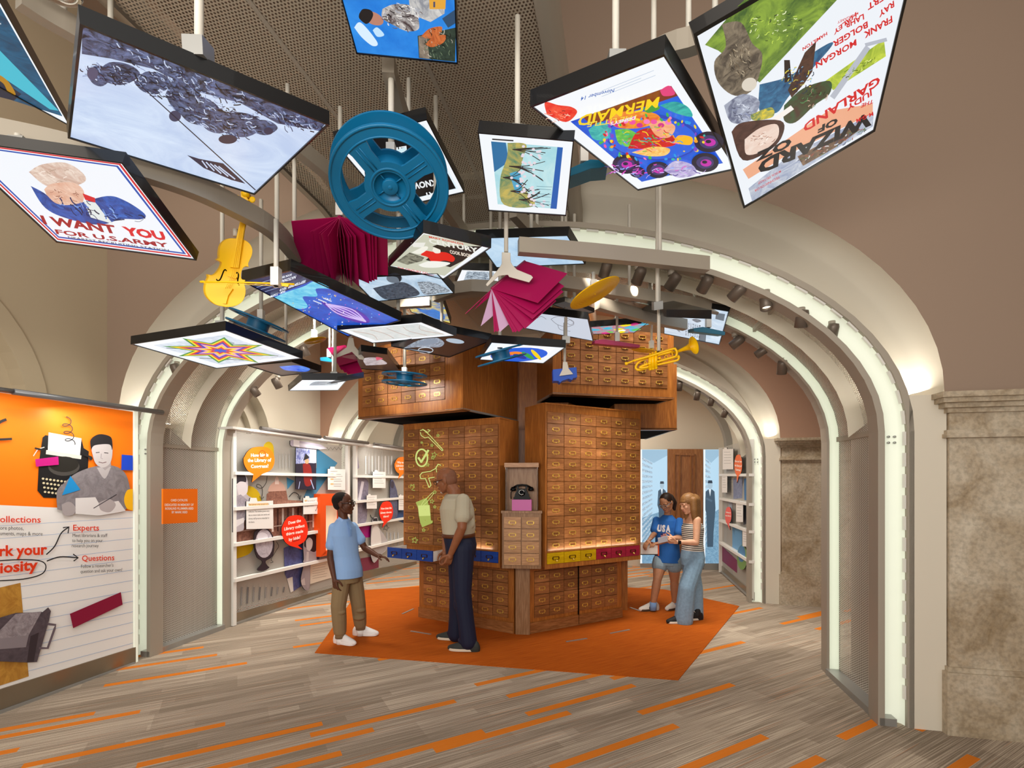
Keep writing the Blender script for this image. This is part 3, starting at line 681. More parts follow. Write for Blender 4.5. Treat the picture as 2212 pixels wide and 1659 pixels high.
# wooden ledge at the far left of the catalog
# projected light on the left cabinet, put in as glowing decal lines
def lface(px, py, e=.014): return onplane(px, py, LO+Vector((-.5, -.866, 0))*e, Vector((-.5, -.866, 0)))
def to_local(p, o, ang): return Matrix.Rotation(-ang, 3, 'Z') @ (p-o)
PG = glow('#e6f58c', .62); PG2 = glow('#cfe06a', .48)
def line2(m, pts, w, mt, e=.016):
    for a, b in zip(pts, pts[1:]):
        d = Vector((b[0]-a[0], b[1]-a[1])); 
        if d.length < 1e-6: continue
        n = Vector((-d.y, d.x)).normalized()*w/2; d = d.normalized()*w*.3
        q = [(a[0]-d.x+n.x, a[1]-d.y+n.y), (b[0]+d.x+n.x, b[1]+d.y+n.y), (b[0]+d.x-n.x, b[1]+d.y-n.y), (a[0]-d.x-n.x, a[1]-d.y-n.y)]
        m.face([to_local(lface(x, y, e), LO, -A30) for x, y in q], mt)
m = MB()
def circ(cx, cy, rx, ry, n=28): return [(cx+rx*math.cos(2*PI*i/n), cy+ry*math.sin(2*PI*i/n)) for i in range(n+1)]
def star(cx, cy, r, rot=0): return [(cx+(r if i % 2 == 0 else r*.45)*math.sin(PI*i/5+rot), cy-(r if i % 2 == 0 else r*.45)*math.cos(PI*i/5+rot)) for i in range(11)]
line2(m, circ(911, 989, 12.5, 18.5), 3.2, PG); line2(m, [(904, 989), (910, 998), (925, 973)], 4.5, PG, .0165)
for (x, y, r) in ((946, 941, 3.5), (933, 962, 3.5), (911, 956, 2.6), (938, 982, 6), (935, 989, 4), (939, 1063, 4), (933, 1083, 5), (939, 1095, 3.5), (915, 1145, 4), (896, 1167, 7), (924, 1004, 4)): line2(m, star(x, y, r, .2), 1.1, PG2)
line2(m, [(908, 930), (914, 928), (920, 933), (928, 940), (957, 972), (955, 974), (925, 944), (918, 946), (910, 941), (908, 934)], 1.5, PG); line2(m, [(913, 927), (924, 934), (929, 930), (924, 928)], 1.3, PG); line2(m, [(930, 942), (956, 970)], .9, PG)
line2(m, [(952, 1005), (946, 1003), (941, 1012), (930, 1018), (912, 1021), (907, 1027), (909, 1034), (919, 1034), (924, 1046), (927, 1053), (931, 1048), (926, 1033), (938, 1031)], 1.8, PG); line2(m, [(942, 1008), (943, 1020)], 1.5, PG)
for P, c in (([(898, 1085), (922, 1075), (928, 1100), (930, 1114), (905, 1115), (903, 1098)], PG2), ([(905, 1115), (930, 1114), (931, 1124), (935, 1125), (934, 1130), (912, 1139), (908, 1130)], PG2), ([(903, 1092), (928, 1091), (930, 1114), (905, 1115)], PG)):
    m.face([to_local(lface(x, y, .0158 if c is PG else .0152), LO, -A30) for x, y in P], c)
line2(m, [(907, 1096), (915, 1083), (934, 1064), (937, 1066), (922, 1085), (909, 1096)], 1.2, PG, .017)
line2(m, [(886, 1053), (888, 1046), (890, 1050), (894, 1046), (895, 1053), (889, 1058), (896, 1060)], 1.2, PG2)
o = m.build('projection_decal', None, tl, off=Vector((0, 0, 0)), recalc=False); o['label'] = 'projected light as glowing yellow green decal lines'
# ---------------------------------------------------------------- flat graphics (prints, signs, lit sheets)
TX = {}
def text_mesh(s, bold=0.012):
    key = (s, bold)
    if key not in TX:
        c = bpy.data.curves.new('t', 'FONT'); c.body = s; c.size = 1; c.offset = bold; c.resolution_u = 2
        o = bpy.data.objects.new('t', c); COL.objects.link(o)
        dg = bpy.context.evaluated_depsgraph_get(); dg.update(); me = o.evaluated_get(dg).to_mesh()
        v = [(p.co.x, p.co.y) for p in me.vertices]; f = [list(p.vertices) for p in me.polygons]
        bpy.data.objects.remove(o); bpy.data.curves.remove(c)
        x0 = min(a for a, b in v) if v else 0; x1 = max(a for a, b in v) if v else 1
        TX[key] = ([(a-x0, b) for a, b in v], f, x1-x0)
    return TX[key]
class Art:
    def __init__(s, proj, lit=0, step=.0002): s.proj = proj; s.lit = lit; s.k = 0; s.mb = MB(); s.step = step
    def m(s, c):
        if not isinstance(c, str): return c
        if '/' in c:
            a, b = c.split('/')[:2]; sc = float(c.split('/')[2]) if c.count('/') > 1 else 10
            return glow(a, s.lit, 0, b, sc) if s.lit else photo(a, b, sc)
        return glow(c, s.lit) if s.lit else mat(c, .55)
    def poly(s, pts, c, same=False):
        if not same: s.k += 1
        s.mb.face([s.proj(x, y, s.k*s.step) for x, y in pts], s.m(c)); return s
    def ell(s, cx, cy, rx, ry, c, rot=0, n=22):
        r = math.radians(rot); return s.poly([(cx+rx*math.cos(a)*math.cos(r)-ry*math.sin(a)*math.sin(r), cy+rx*math.cos(a)*math.sin(r)+ry*math.sin(a)*math.cos(r)) for a in [2*PI*i/n for i in range(n)]], c)
    def line(s, pts, w, c):
        s.k += 1; L, R = [], []
        for i, p in enumerate(pts):
            a = pts[max(i-1, 0)]; b = pts[min(i+1, len(pts)-1)]; d = Vector((b[0]-a[0], b[1]-a[1]))
            n = Vector((-d.y, d.x)).normalized()*w/2 if d.length > 1e-9 else Vector((0, w/2))
            L.append((p[0]+n.x, p[1]+n.y)); R.append((p[0]-n.x, p[1]-n.y))
        for i in range(len(pts)-1): s.mb.face([s.proj(x, y, s.k*s.step) for x, y in (L[i], L[i+1], R[i+1], R[i])], s.m(c))
        return s
    def text(s, t, p0, p1, h, c, up=(0, -1), bold=.012):
        v, f, w = text_mesh(t, bold); s.k += 1; rx, ry = (p1[0]-p0[0])/w, (p1[1]-p0[1])/w; h = h/.72
        P = [s.proj(p0[0]+rx*a+up[0]*h*b, p0[1]+ry*a+up[1]*h*b, s.k*s.step) for a, b in v]; mt = s.m(c)
        for q in f: s.mb.face([P[i] for i in q], mt)
        return s
    def rows(s, x0, y0, x1, y1, n, c, w=1.0, slope=0, frac=(.7, 1)):     # lines of small unreadable print
        for i in range(n):
            y = y0+(y1-y0)*i/max(n-1, 1); q = x0+(x1-x0)*random.uniform(*frac); s.line([(x0, y), (q, y+slope*(q-x0))], w, c)
        return s
    def build(s, name, parent): return s.mb.build(name, None, parent, merge=False, recalc=False)
def curve(pts, n=6):
    P = [Vector((x, y, 0)) for x, y in pts]; out = []
    for i in range(len(P)-1):
        a, b, c, d = P[max(i-1, 0)], P[i], P[i+1], P[min(i+2, len(P)-1)]
        for k in range(n):
            t = k/n; q = .5*((2*b)+(c-a)*t+(2*a-5*b+4*c-d)*t*t+(-a+3*b-3*c+d)*t**3); out.append((q.x, q.y))
    return out+[pts[-1]]
# -- left orange panel ------------------------------------------------------
def P1(x, y, e=0): return onu(x, y, -4.25+e)
t = thing('exhibit_panel', 'large orange and white graphic panel at far left with ruled paper print', 'display panel', onu(140, 1470, -4.25))
tb = lambda x: 848+.145*x; bt = lambda x: 1488-.311*x; kb = lambda x: 1540-.365*x; X0, X1 = -90, 287
m = MB(); m.prism([P1(X0, tb(X0), -.03), P1(X1, tb(X1), -.03), P1(X1, kb(X1), -.03), P1(X0, kb(X0), -.03)], W(.03, 0), M_WHITE); m.build('backing_board', None, t)
m = MB(); m.prism([P1(X0, bt(X0), .001), P1(X1+4, bt(X1+4), .001), P1(X1+4, kb(X1+4), .001), P1(X0, kb(X0), .001)], W(.012, 0), mat('#9a9080', .28, .85, name='brushed_steel')); m.build('kick_plate', None, t)
m = MB(); m.tube([P1(X0, kb(X0)-1, .02), P1(X1+3, kb(X1+3)-1, .02)], .012, M_STEEL, sq=(.012, .012)); m.build('base_rail', None, t)
m = MB(); m.tube([P1(28, 846, .14), P1(351, 891, .14)], .022, mat('#7d7f82', .35, .4, name='grey_tube'), seg=14); m.tube([P1(-90, 830, .14), P1(25, 845, .14)], .018, mat('#7d7f82', .35, .4, name='grey_tube')); m.build('light_bar', None, t)
m = MB(); m.prism([P1(288, 886, .0), P1(296, 887, .0), P1(296, 1432, .0), P1(288, 1432, .0)], W(.012, 0), M_LED); m.build('edge_light', None, t)
for x_ in (60, 250): lamp('wall_washer', 'AREA', P1(x_, 862+.145*x_-8, .30), P1(x_, 1300, .0), 3.2, (1, .98, .94), .7, .05)
A = Art(lambda x, y, e: P1(x, y, .001+e)); ob = lambda x: 1091+.045*x
A.poly([(X0, tb(X0)), (X1, tb(X1)), (X1, ob(X1)), (X0, ob(X0))], '#ff7d0c'); A.poly([(X0, ob(X0)), (X1, ob(X1)), (X1, bt(X1)), (X0, bt(X0))], '#f1efec')
for i in range(14):
    y = 1118+i*29; A.line([(X0, y+24-.0*i), (X1, y-(i-0.0)*6.4+0)], .9, '#a9bfe0')
A.poly([(X0, 1290), (44, 1259), (62, 1461), (X0, 1510)], '#c8943c/#a97428/9')
# typewriter
A.poly([(98, 940), (176, 948), (181, 968), (192, 975), (187, 1068), (176, 1077), (94, 1075), (81, 1060), (84, 1000), (92, 945)], '#1b1a1b'); A.poly([(105, 934), (176, 947), (172, 990), (103, 980)], '#f4f2f0'); A.poly([(100, 972), (176, 984), (175, 992), (99, 981)], '#d9d2c6')
A.ell(138, 1008, 34, 20, '#4a4743'); A.ell(138, 1003, 32, 17, '#26241f')
for r in range(4):
    for k in range(11-r % 2): A.ell(93+r*1.5+k*8.0, 1034+r*9.5+k*1.1, 2.9, 2.4, '#d9cda8', n=10)
A.line([(72, 985), (82, 970), (96, 966)], 2, '#cfcfcf'); A.line([(75, 968), (92, 972)], 4, '#222222'); A.line([(182, 982), (198, 988)], 4, '#222222'); A.ell(196, 990, 4, 4, '#2a2a2a')
sp = [(143+10*math.sin(a)+a*.45, 906+a*2.55-6*math.cos(a)) for a in [i*.25 for i in range(0, 84)]]; A.line(sp, 1.8, '#2a2a2c')
A.poly([(76, 992), (126, 986), (127, 1004), (78, 1008)], '#c2187e')
# boy reading (printed cut-out)
g0, g1, g2 = '#8f8a8d', '#b9b3b4', '#6d686b'
A.poly(curve([(124, 1100), (123, 1062), (140, 1042), (165, 1022), (203, 1008), (244, 1006), (270, 1022), (281, 1056), (283, 1088), (250, 1108), (170, 1110), (124, 1100)]), '#8f898d/#7a7478/14')
A.poly(curve([(209, 1010), (226, 1034), (240, 1008)]), g1); A.poly([(214, 1004), (214, 985), (238, 985), (240, 1006), (227, 1016)], '#a89fa0')
A.poly(curve([(198, 974), (200, 954), (220, 944), (240, 952), (243, 976), (238, 1000), (222, 1010), (206, 1000), (198, 974)]), '#c3bcbb'); A.poly(curve([(197, 972), (196, 950), (214, 938), (238, 943), (243, 958), (242, 972), (236, 960), (205, 962), (197, 972)]), '#232124')
A.line([(207, 978), (215, 977)], 1.6, '#3a3538'); A.line([(225, 978), (234, 979)], 1.6, '#3a3538'); A.line([(219, 980), (218, 990), (222, 991)], 1, '#8b8083'); A.line([(213, 998), (222, 1000), (230, 998)], 1.4, '#7d5f62')
A.poly([(163, 1076), (206, 1074), (214, 1088), (256, 1082), (272, 1104), (214, 1114), (163, 1110)], '#e2dedd'); A.poly(curve([(133, 1090), (150, 1084), (163, 1096), (158, 1112), (138, 1112), (133, 1090)]), '#aaa1a2'); A.poly(curve([(213, 1086), (236, 1078), (250, 1090), (238, 1106), (218, 1102), (213, 1086)]), '#b3aaab'); A.line([(202, 1098), (252, 1068)], 1.6, '#38343a')
A.poly([(152, 1028), (174, 1058), (134, 1070)], '#1f8fd2'); A.poly([(263, 982), (287, 984), (287, 1016), (262, 1015)], '#1d4bd0'); A.poly(curve([(287, 1056), (274, 1060), (268, 1080), (274, 1098), (287, 1103)])+[(287, 1056)], '#ffc21c')
A.line(curve([(-10, 926), (0, 912), (14, 906)]), 6, '#2c2a2b'); A.line([(-14, 950), (26, 948)], 5, '#2c2a2b')
RD, DK = '#e03a12', '#2e2c2e'
A.text('ollections', (0, 1128), (88, 1129), 14, RD); A.text('ore photos,', (0, 1144), (51, 1145), 8.5, DK, bold=.0); A.text('uments, maps & more', (0, 1156), (92, 1157), 8.5, DK, bold=0)
A.text('Experts', (158, 1146), (214, 1146), 13, RD); A.text('Meet librarians & staff', (157, 1160), (232, 1160), 7.5, DK, bold=0); A.text('to help you on your', (156, 1171), (222, 1171), 7.5, DK, bold=0); A.text('research journey', (155, 1182), (213, 1182), 7.5, DK, bold=0)
A.text('rk your', (-1, 1201), (102, 1197), 23, RD, bold=.03); A.text('iosity', (0, 1238), (82, 1230), 23, RD, bold=.03)
A.text('Questions', (177, 1212), (247, 1210), 12.5, RD); A.text("Follow a researcher's", (175, 1227), (245, 1224), 7.5, DK, bold=0); A.text('question and ask your own!', (174, 1238), (264, 1234), 7.5, DK, bold=0)
A.line(curve([(100, 1198), (118, 1180), (132, 1152), (148, 1139)]), 2.6, '#222224'); A.line([(136, 1140), (149, 1138), (147, 1152)], 2.6, '#222224')
A.line(curve([(101, 1212), (130, 1203), (168, 1205)]), 2.6, '#222224'); A.line([(158, 1197), (169, 1205), (159, 1212)], 2.6, '#222224')
A.line(curve([(-12, 1212), (40, 1209), (84, 1211), (99, 1222), (90, 1240), (50, 1251), (-12, 1255)]), 2.4, '#222224')
A.poly([(151, 1326), (261, 1279), (265, 1306), (158, 1357)], '#8c1038')
# printed card drawer
A.poly([(-20, 1340), (34, 1324), (92, 1322), (104, 1312), (110, 1320), (106, 1340), (80, 1430), (60, 1431), (-20, 1428)], '#5b5058/#453c44/12'); A.poly([(-20, 1382), (34, 1326), (90, 1321), (62, 1372)], '#a39aa0/#7b7278/25'); A.poly([(-20, 1382), (62, 1372), (56, 1398), (-20, 1404)], '#8a8187')
A.poly([(66, 1374), (84, 1366), (73, 1430), (58, 1431)], '#3a3036'); A.line([(103, 1348), (120, 1350), (118, 1358), (103, 1400), (84, 1400)], 5, '#6a5d66')
A.build('printed_graphic', t)
# plaque on the perforated jamb
pp0 = onu(349, 1095, -4.03)
def PQ(x, y, e=0): return onu(x, y, -4.02+e)
t = thing('memorial_plaque', 'small orange plaque with white lettering on perforated wall', 'sign', PQ(386, 1130))
m = MB(); m.prism([PQ(349, 1056), PQ(424, 1056), PQ(424, 1128), PQ(349, 1132)], W(.015, 0), mat('#ff7a12', .45)); m.build('plate', None, t)
A = Art(lambda x, y, e: PQ(x, y, .0152+e))
for s_, x0, x1, y in (('CARD CATALOG', 369, 405, 1083), ('DEDICATED IN MEMORY OF', 356, 418, 1093), ('ROSALIND PLUMMER-REID', 357, 418, 1101), ('BY MARK REID', 371, 405, 1109)): A.text(s_, (x0, y), (x1, y-(.3)), 5, '#fff6ea', bold=.02)
A.build('lettering', t)
# -- display walls ----------------------------------------------------------
class Plane:
    def __init__(s, a, b, flip=1):
        s.a = onz(a[0], a[1], 0); s.b = onz(b[0], b[1], 0); d = (s.b-s.a).normalized(); s.n = Vector((d.y, -d.x, 0))*flip; s.d = d
    def __call__(s, x, y, e=0): return onplane(x, y, s.a+s.n*e, s.n)
DWP = Plane((505, 1350), (820, 1245)); DRP = Plane((1626, 1299), (1552, 1231), -1)
def slab(m, pl, pts, e0, e1, mt, side=None): m.prism([pl(x, y, e0) if False else pl(x, y, e1)-pl.n*(e1-e0) for x, y in pts], pl.n*(e1-e0), mt, side)
M_EDGE = mat('#241f20', .6, name='sign_edge')
def sign(name, label, cat, pl, pts, e, col, art=None, group=None, th=.012, part='sign_board'):
    c = [sum(q[i] for q in pts)/len(pts) for i in (0, 1)]
    t = thing(name, label, cat, pl(c[0], max(q[1] for q in pts), e), group)
    m = MB(); slab(m, pl, pts, e-th, e, M_EDGE); m.build(part, None, t)
    A = Art(lambda x, y, k: pl(x, y, e+.0008+k)); A.poly(pts, col)
    if art: art(A)
    A.build('printed_face', t)
    m = MB(); p = pl(c[0], c[1], e-th); m.tube([p, p-pl.n*(e-th-.004)], .012, M_STEEL, seg=8); m.build('standoff', None, t)
    return t
def bubble(x0, y0, x1, y1, tail):
    w, h = x1-x0, y1-y0; P = [(.10, .22), (.25, .06), (.5, .0), (.75, .02), (.92, .16), (1, .42), (.97, .68), (.85, .86), (.62, .97)]
    Q = [(.32, .98), (.14, .86), (.02, .62), (0, .42)]
    f = lambda q: (x0+q[0]*w, y0+q[1]*h)
    return curve([f(q) for q in P], 3)+[tail]+curve([f(q) for q in Q], 3)
def display_wall(name, label, pl, x0, x1, top, kick, foot, shelves, posts, art, perf=True):
    t = thing(name, label, 'display wall', pl((x0+x1)/2, foot((x0+x1)/2)))
    a, b = pl(x0, top(x0)), pl(x1, top(x1)); c, d = pl(x1, kick(x1)), pl(x0, kick(x0)); L = (b-a).length
    m = MB(); u = lambda p: ((p-pl.a).dot(pl.d), p.z)
    m.face([a, b, c, d], M_PERFW, uv=[u(q) for q in (a, b, c, d)]); m.build('perforated_sheet', None, t, recalc=False)
    m = MB(); m.face([q-pl.n*.16 for q in (a, b, c, d)], mat('#b5afa4', .7)); m.build('back_panel', None, t, recalc=False)
    m = MB(); slab(m, pl, [(x0, kick(x0)), (x1, kick(x1)), (x1, foot(x1)), (x0, foot(x0))], -.02, .01, mat('#9a9080', .28, .85, name='brushed_steel')); m.build('kick_plate', None, t)
    for (p, q) in shelves:
        m = MB(); v0, v1 = pl(p[0], p[1], .035), pl(q[0], q[1], .035); m.tube([v0, v1], .02, M_WHITE, sq=(.035, .019), up=(0, 0, 1)); m.build('shelf_rail', None, t)
    for x in posts:
        m = MB(); m.tube([pl(x, foot(x), .02), pl(x, top(x), .02)], .02, M_WHITE, sq=(.022, .03), up=pl.n); m.build('post', None, t)
    m = MB(); m.tube([pl(x0, foot(x0)-2, .015), pl(x1, foot(x1)-2, .015)], .01, M_STEEL, sq=(.012, .012)); m.build('base_rail', None, t)
    A = Art(lambda x, y, k: pl(x, y, .002+k)); art(A); A.build('printed_graphic', t)
    return t
M_PERFW = perforated('#c4c0b8', .02, .30, name='white_perforated_metal')
def art2(A):
    A.poly(curve([(568, 985), (570, 962), (580, 954), (590, 962), (592, 985)]), '#d9b91c'); A.ell(535, 1085, 30, 36, '#d0ad14'); A.poly(curve([(503, 1176), (549, 1168), (540, 1195), (503, 1209)]), '#c9a40c')
    A.poly([(684, 968), (729, 1000), (676, 1076), (656, 1074), (684, 1010)], '#3c7fa3'); A.poly([(619, 1031), (636, 1039), (621, 1057)], '#3c7fa3')
    BR = '#9a6a58/#6f4438/22'
    A.poly([(503, 1160), (520, 1120), (575, 1092), (576, 1068), (582, 1062), (596, 1050), (601, 1034), (606, 1050), (618, 1058), (622, 1080), (660, 1082), (690, 1088), (726, 1112), (725, 1142), (620, 1156), (503, 1172)], BR)
    A.poly(curve([(578, 1062), (584, 1048), (598, 1038), (612, 1046), (618, 1060)])+[(578, 1062)], '#c39c8c'); A.poly([(594, 1046), (594, 1034), (598, 1028), (602, 1034), (603, 1046)], '#e0c9bf')
    for k in range(12): A.line([(578+k*11, 1100-k*.6), (578+k*11, 1150-k*1.2)], 4, '#e4cfc4' if k % 2 else '#54302a')
    A.line([(503, 1150), (726, 1118)], 2, '#c9aa9c')
    A.poly([(613, 1184), (645, 1170), (690, 1160), (690, 1240), (657, 1262), (634, 1277), (615, 1240)], '#3a3d6b/#565c94/10'); A.poly([(620, 1250), (632, 1246), (634, 1277), (628, 1280)], '#dad6d2')
    for k in range(9): A.line([(510+k*13, 1268), (508+k*13, 1312-k*4)], 3, '#8d8b8a' if k % 2 else '#6e6c6d')
    A.line(curve([(577, 1028), (575, 1042), (566, 1054), (555, 1052), (556, 1046), (564, 1050), (567, 1062), (565, 1078)]), 1.3, '#2a2a2a'); A.line([(561, 1072), (565, 1080), (570, 1073)], 1.3, '#2a2a2a')
    A.line(curve([(624, 1074), (634, 1064), (644, 1068), (648, 1078)]), 1.8, '#2a2a2a'); A.line([(643, 1072), (648, 1080), (650, 1070)], 1.5, '#2a2a2a')
    A.line(curve([(597, 1170), (602, 1180), (596, 1190), (586, 1208), (590, 1214), (584, 1216)]), 1.1, '#3c3c3c')
    for k in range(4): A.line([(604+k*7, 980), (604+k*7, 1012)], 2, '#aaa9a6')
    A.poly([(670, 1216), (716, 1206), (716, 1248), (682, 1258), (670, 1262)], '#ddd0be'); A.rows(675, 1224, 712, 1250, 6, '#8b7a6a', .6, -.2)
top2 = lambda x: 929+.138*(x-503)
display_wall('display_wall', 'white perforated display wall with shelves behind the boy', DWP, 503, 757, top2, lambda x: 1326-.262*(x-503), lambda x: 1351-.335*(x-503),
             [((503, 1022), (722, 1027)), ((503, 1099), (700, 1086)), ((503, 1177), (700, 1146)), ((503, 1254), (740, 1200))], (503, 750), art2)
def art3(A):
    A.poly([(766, 975), (772, 980), (776, 1010), (766, 1020)], '#8f8699'); A.poly(curve([(766, 1034), (780, 1030), (795, 1040), (794, 1080), (790, 1128), (766, 1130)])+[(766, 1034)], '#8d8597/#6d6579/20'); A.line([(784, 1040), (776, 1080)], 6, '#cfc9d3')
    A.poly([(773, 1137), (805, 1136), (803, 1160), (773, 1163)], '#a3107f'); A.poly([(779, 1206), (818, 1200), (818, 1226), (779, 1236)], '#7d3048'); A.poly([(850, 1075), (872, 1072), (872, 1130), (848, 1120)], '#2f4a7a')
    for k in range(9): A.line([(790+k*7, 985), (790+k*7, 1024)], 2.4, '#b9b9b8' if k % 2 else '#d8d7d4')
    for k in range(6): A.line([(820+k*8, 1150), (820+k*8, 1180)], 2, '#b3b7bd')
    A.line(star(834, 1140, 7, .3), 1, '#3c3c3c'); A.line(curve([(800, 1112), (803, 1118), (812, 1120)]), 1.2, '#2a2a2a')
top3 = lambda x: 957+.115*(x-766)
display_wall('display_wall', 'white perforated display wall meeting the wooden catalog on its left', DWP, 764, 900, top3, lambda x: 1238-.19*(x-764), lambda x: 1262-.29*(x-766),
             [((766, 1029), (890, 1031)), ((766, 1084), (890, 1074)), ((766, 1136), (890, 1117)), ((766, 1190), (890, 1160))], (767,), art3)
t = thing('light_canopy', 'white light shelf with grey tubes above the left display wall', 'light fixture', DWP(640, 938, .1))
m = MB(); slab(m, DWP, [(503, 926), (900, 978), (900, 972), (503, 921)], -.05, .16, M_WHITE); m.build('canopy_board', None, t)
gt = mat('#6f6a66', .4, .4, name='dark_tube')
for a, b in (((563, 925), (692, 944)), ((701, 945), (795, 957)), ((808, 959), (900, 972))):
    m = MB(); m.tube([DWP(a[0], a[1], .2), DWP(b[0], b[1], .2)], .024, gt, seg=12); m.build('light_bar', None, t)
    lamp('wall_washer', 'AREA', DWP((a[0]+b[0])/2, a[1]+10, .5), DWP((a[0]+b[0])/2, 1180, .0), 3.4, (1, .97, .92), .8, .05)
G = 'speech bubble signs on the display walls'
ORB, RDB = '#ff8412', '#f8300c'
def tx(lines, c='#fffaf2', bold=.03):
    def f(A):
        for s_, p0, p1, h in lines: A.text(s_, p0, p1, h, c, bold=bold)
    return f
def oa(A):
    tx([('How big is', (542, 987), (580, 986), 7.5), ('the Library of', (535, 998), (586, 997), 7.5), ('Congress?', (542, 1011), (580, 1010), 7.5)])(A); A.line(circ(566.5, 981.5, 7, 8), 1, '#9a3208')
sign('speech_bubble_sign', 'orange speech bubble asking how big the library is', 'sign', DWP, bubble(526, 965, 593, 1025, (544, 1042)), .07, ORB, oa, G)
def ra(A):
    tx([('Does the', (623, 1133), (650, 1127), 6.5), ('Library collect', (614, 1146), (658, 1138), 6.5), ('things made', (618, 1157), (655, 1150), 6.5), ('by kids?', (624, 1169), (649, 1163), 6.5)])(A); A.line([(633+k*2, 1169.5-k*.5+(1 if k % 2 else -1)) for k in range(8)], .9, '#2b1510')
sign('speech_bubble_sign', 'red speech bubble about things made by kids', 'sign', DWP, bubble(608, 1113, 665, 1180, (654, 1187)), .07, RDB, ra, G)
def card(x0, y0, x1, y1, label, sl=0, art=None, pl=DWP, e=.06):
    w = x1-x0; P = [(x0, y0), (x0+w*.12, y0), (x0+w*.15, y0-w*.13), (x0+w*.38, y0-w*.13), (x0+w*.42, y0), (x1, y0+sl*w), (x1, y1+sl*w*.6), (x0, y1)]
    def f(A):
        if art: art(A)
        else: A.rows(x0+w*.12, y0+(y1-y0)*.15, x1-w*.12, y0+(y1-y0)*.7, 5, '#77736f', max(.5, w*.02), sl)
    return sign('note_card_sign', label, 'sign', pl, P, e, '#eeebe7', f, 'white folder shaped note cards')
def c1(A):
    A.poly([(537, 1088), (580, 1086.5), (580, 1091), (537, 1093)], '#f2c58c'); A.poly([(537, 1095), (546, 1094.5), (546, 1099), (537, 1100)], '#f2c58c')
    for i, s_ in enumerate(('The Library is the largest in the', 'world, with 175 million+ items in the', 'collection. That number grows every', 'day as creators make new works and', 'Library staff preserve materials for', 'the future.')):
        y = 1092+i*7.5; A.text(s_, (537, y), (537+(45 if i < 5 else 13), y-(1.6 if i < 5 else .4)), 3.8, '#5a5551', bold=0)
card(532, 1083, 590, 1143, 'largest white note card below the orange bubble', -.03, c1)
def c2(A):
    A.poly([(658, 1080), (663, 1079.6), (663, 1083), (658, 1083.5)], '#f2c58c')
    for i, (s_, w_) in enumerate((('Yes! There are lots of', 22), ('things here made by kids', 26), ('throughout history.', 20))): A.text(s_, (658, 1083.5+i*5.6), (658+w_, 1082.9+i*5.2), 3, '#5a5551', bold=0)
    A.line([(681, 1101), (682, 1104), (686, 1093)], .9, '#2a2a2a')
card(655, 1076, 688, 1111, 'white note card with a tick mark above the red bubble', -.06, c2)
def c3(A):
    for i in range(3): A.poly([(714, 1023+i*10.5), (720.5, 1023+i*10.5), (720.5, 1026+i*10.5), (714, 1026+i*10.5)], '#f0b77a'); A.rows(721, 1024.5+i*10.5, 743, 1029+i*10.5, 2, '#7d7975', .7)
    A.rows(714, 1018, 732, 1018, 1, '#9a9692', .7)
card(708, 1013, 746, 1058, 'white note card with three orange bullets beside the dark painting', .03, c3)
card(805, 1019, 833, 1054, 'white note card between the statue cut-out and the left orange bubble edge', .02)
card(792, 1070, 814, 1099, 'small white note card under the shelf beside the boy\'s face', -.02)
card(861, 1070, 876, 1102, 'white note card half hidden by the catalog edge', -.02)
def pa(A):
    A.poly([(639, 967), (669, 970), (669, 1000), (639, 1002)], '#4653a8/#c9d2ef/16'); A.poly([(669, 970), (683, 972), (683, 1001), (669, 1000)], '#bfcdea'); A.poly([(639, 1002), (660, 1003), (683, 1000), (683, 1057), (639, 1056)], '#241d30')
    A.poly(curve([(654, 1003), (664, 1000), (672, 1010), (674, 1040), (668, 1050), (658, 1045), (654, 1003)]), '#8a1d1a'); A.ell(663, 996, 4.5, 6, '#d9a27a'); A.poly([(655, 995), (660, 979), (668, 987), (667, 990)], '#1b1a22'); A.line([(648, 1040), (645, 1056)], 1.4, '#aab8e0'); A.line([(671, 1036), (678, 1056)], 2, '#aab8e0')
sign('framed_picture', 'dark painting of a figure in a red coat on the display wall', 'picture', DWP, [(639, 967), (683, 972), (683, 1058), (639, 1057)], .05, '#2a2438', pa)
def pe(A): A.poly([(634, 950), (647, 952), (647, 966), (634, 963)], '#efedf0'); A.poly([(647, 957), (692, 965), (706, 969), (690, 971), (647, 962)], '#d6d2dc'); A.line([(706+k*4.2, 969+(3 if k % 2 else -3)) for k in range(9)], 1, '#3a3a3c')
sign('pencil_sign', 'grey pencil cut-out drawing a zigzag at the display wall top', 'sign', DWP, [(627, 952), (634, 950), (647, 952), (692, 960), (706, 969), (692, 971), (647, 966), (630, 964), (627, 960)], .05, '#bdb6c6', pe)
def bo(A):
    A.poly(curve([(506, 1035), (510, 1026), (528, 1026), (532, 1040), (520, 1044), (509, 1052), (506, 1035)]), '#2f2b33'); A.poly(curve([(511, 1046), (520, 1040), (532, 1044), (535, 1060), (528, 1070), (516, 1070), (511, 1046)]), '#cfc8cc'); A.poly([(503, 1075), (520, 1068), (534, 1080), (534, 1120), (503, 1130)], '#a49da6/#837c88/20'); A.poly([(505, 1125), (527, 1118), (527, 1128), (508, 1140)], '#ddd8da')
sign('person_cutout', 'grey photo cut-out of a boy looking up at the left display wall edge', 'cut-out', DWP, curve([(503, 1150), (503, 1036), (510, 1024), (530, 1026), (536, 1050), (533, 1068), (548, 1080), (546, 1112), (528, 1124), (526, 1145), (503, 1150)], 3), .045, '#b5adb4', bo)
def gl(A): A.ell(570.5, 1174, 19, 31, '#a097a3/#c9c2cc/12'); A.ell(567, 1160, 12, 10, '#d6d0d8')
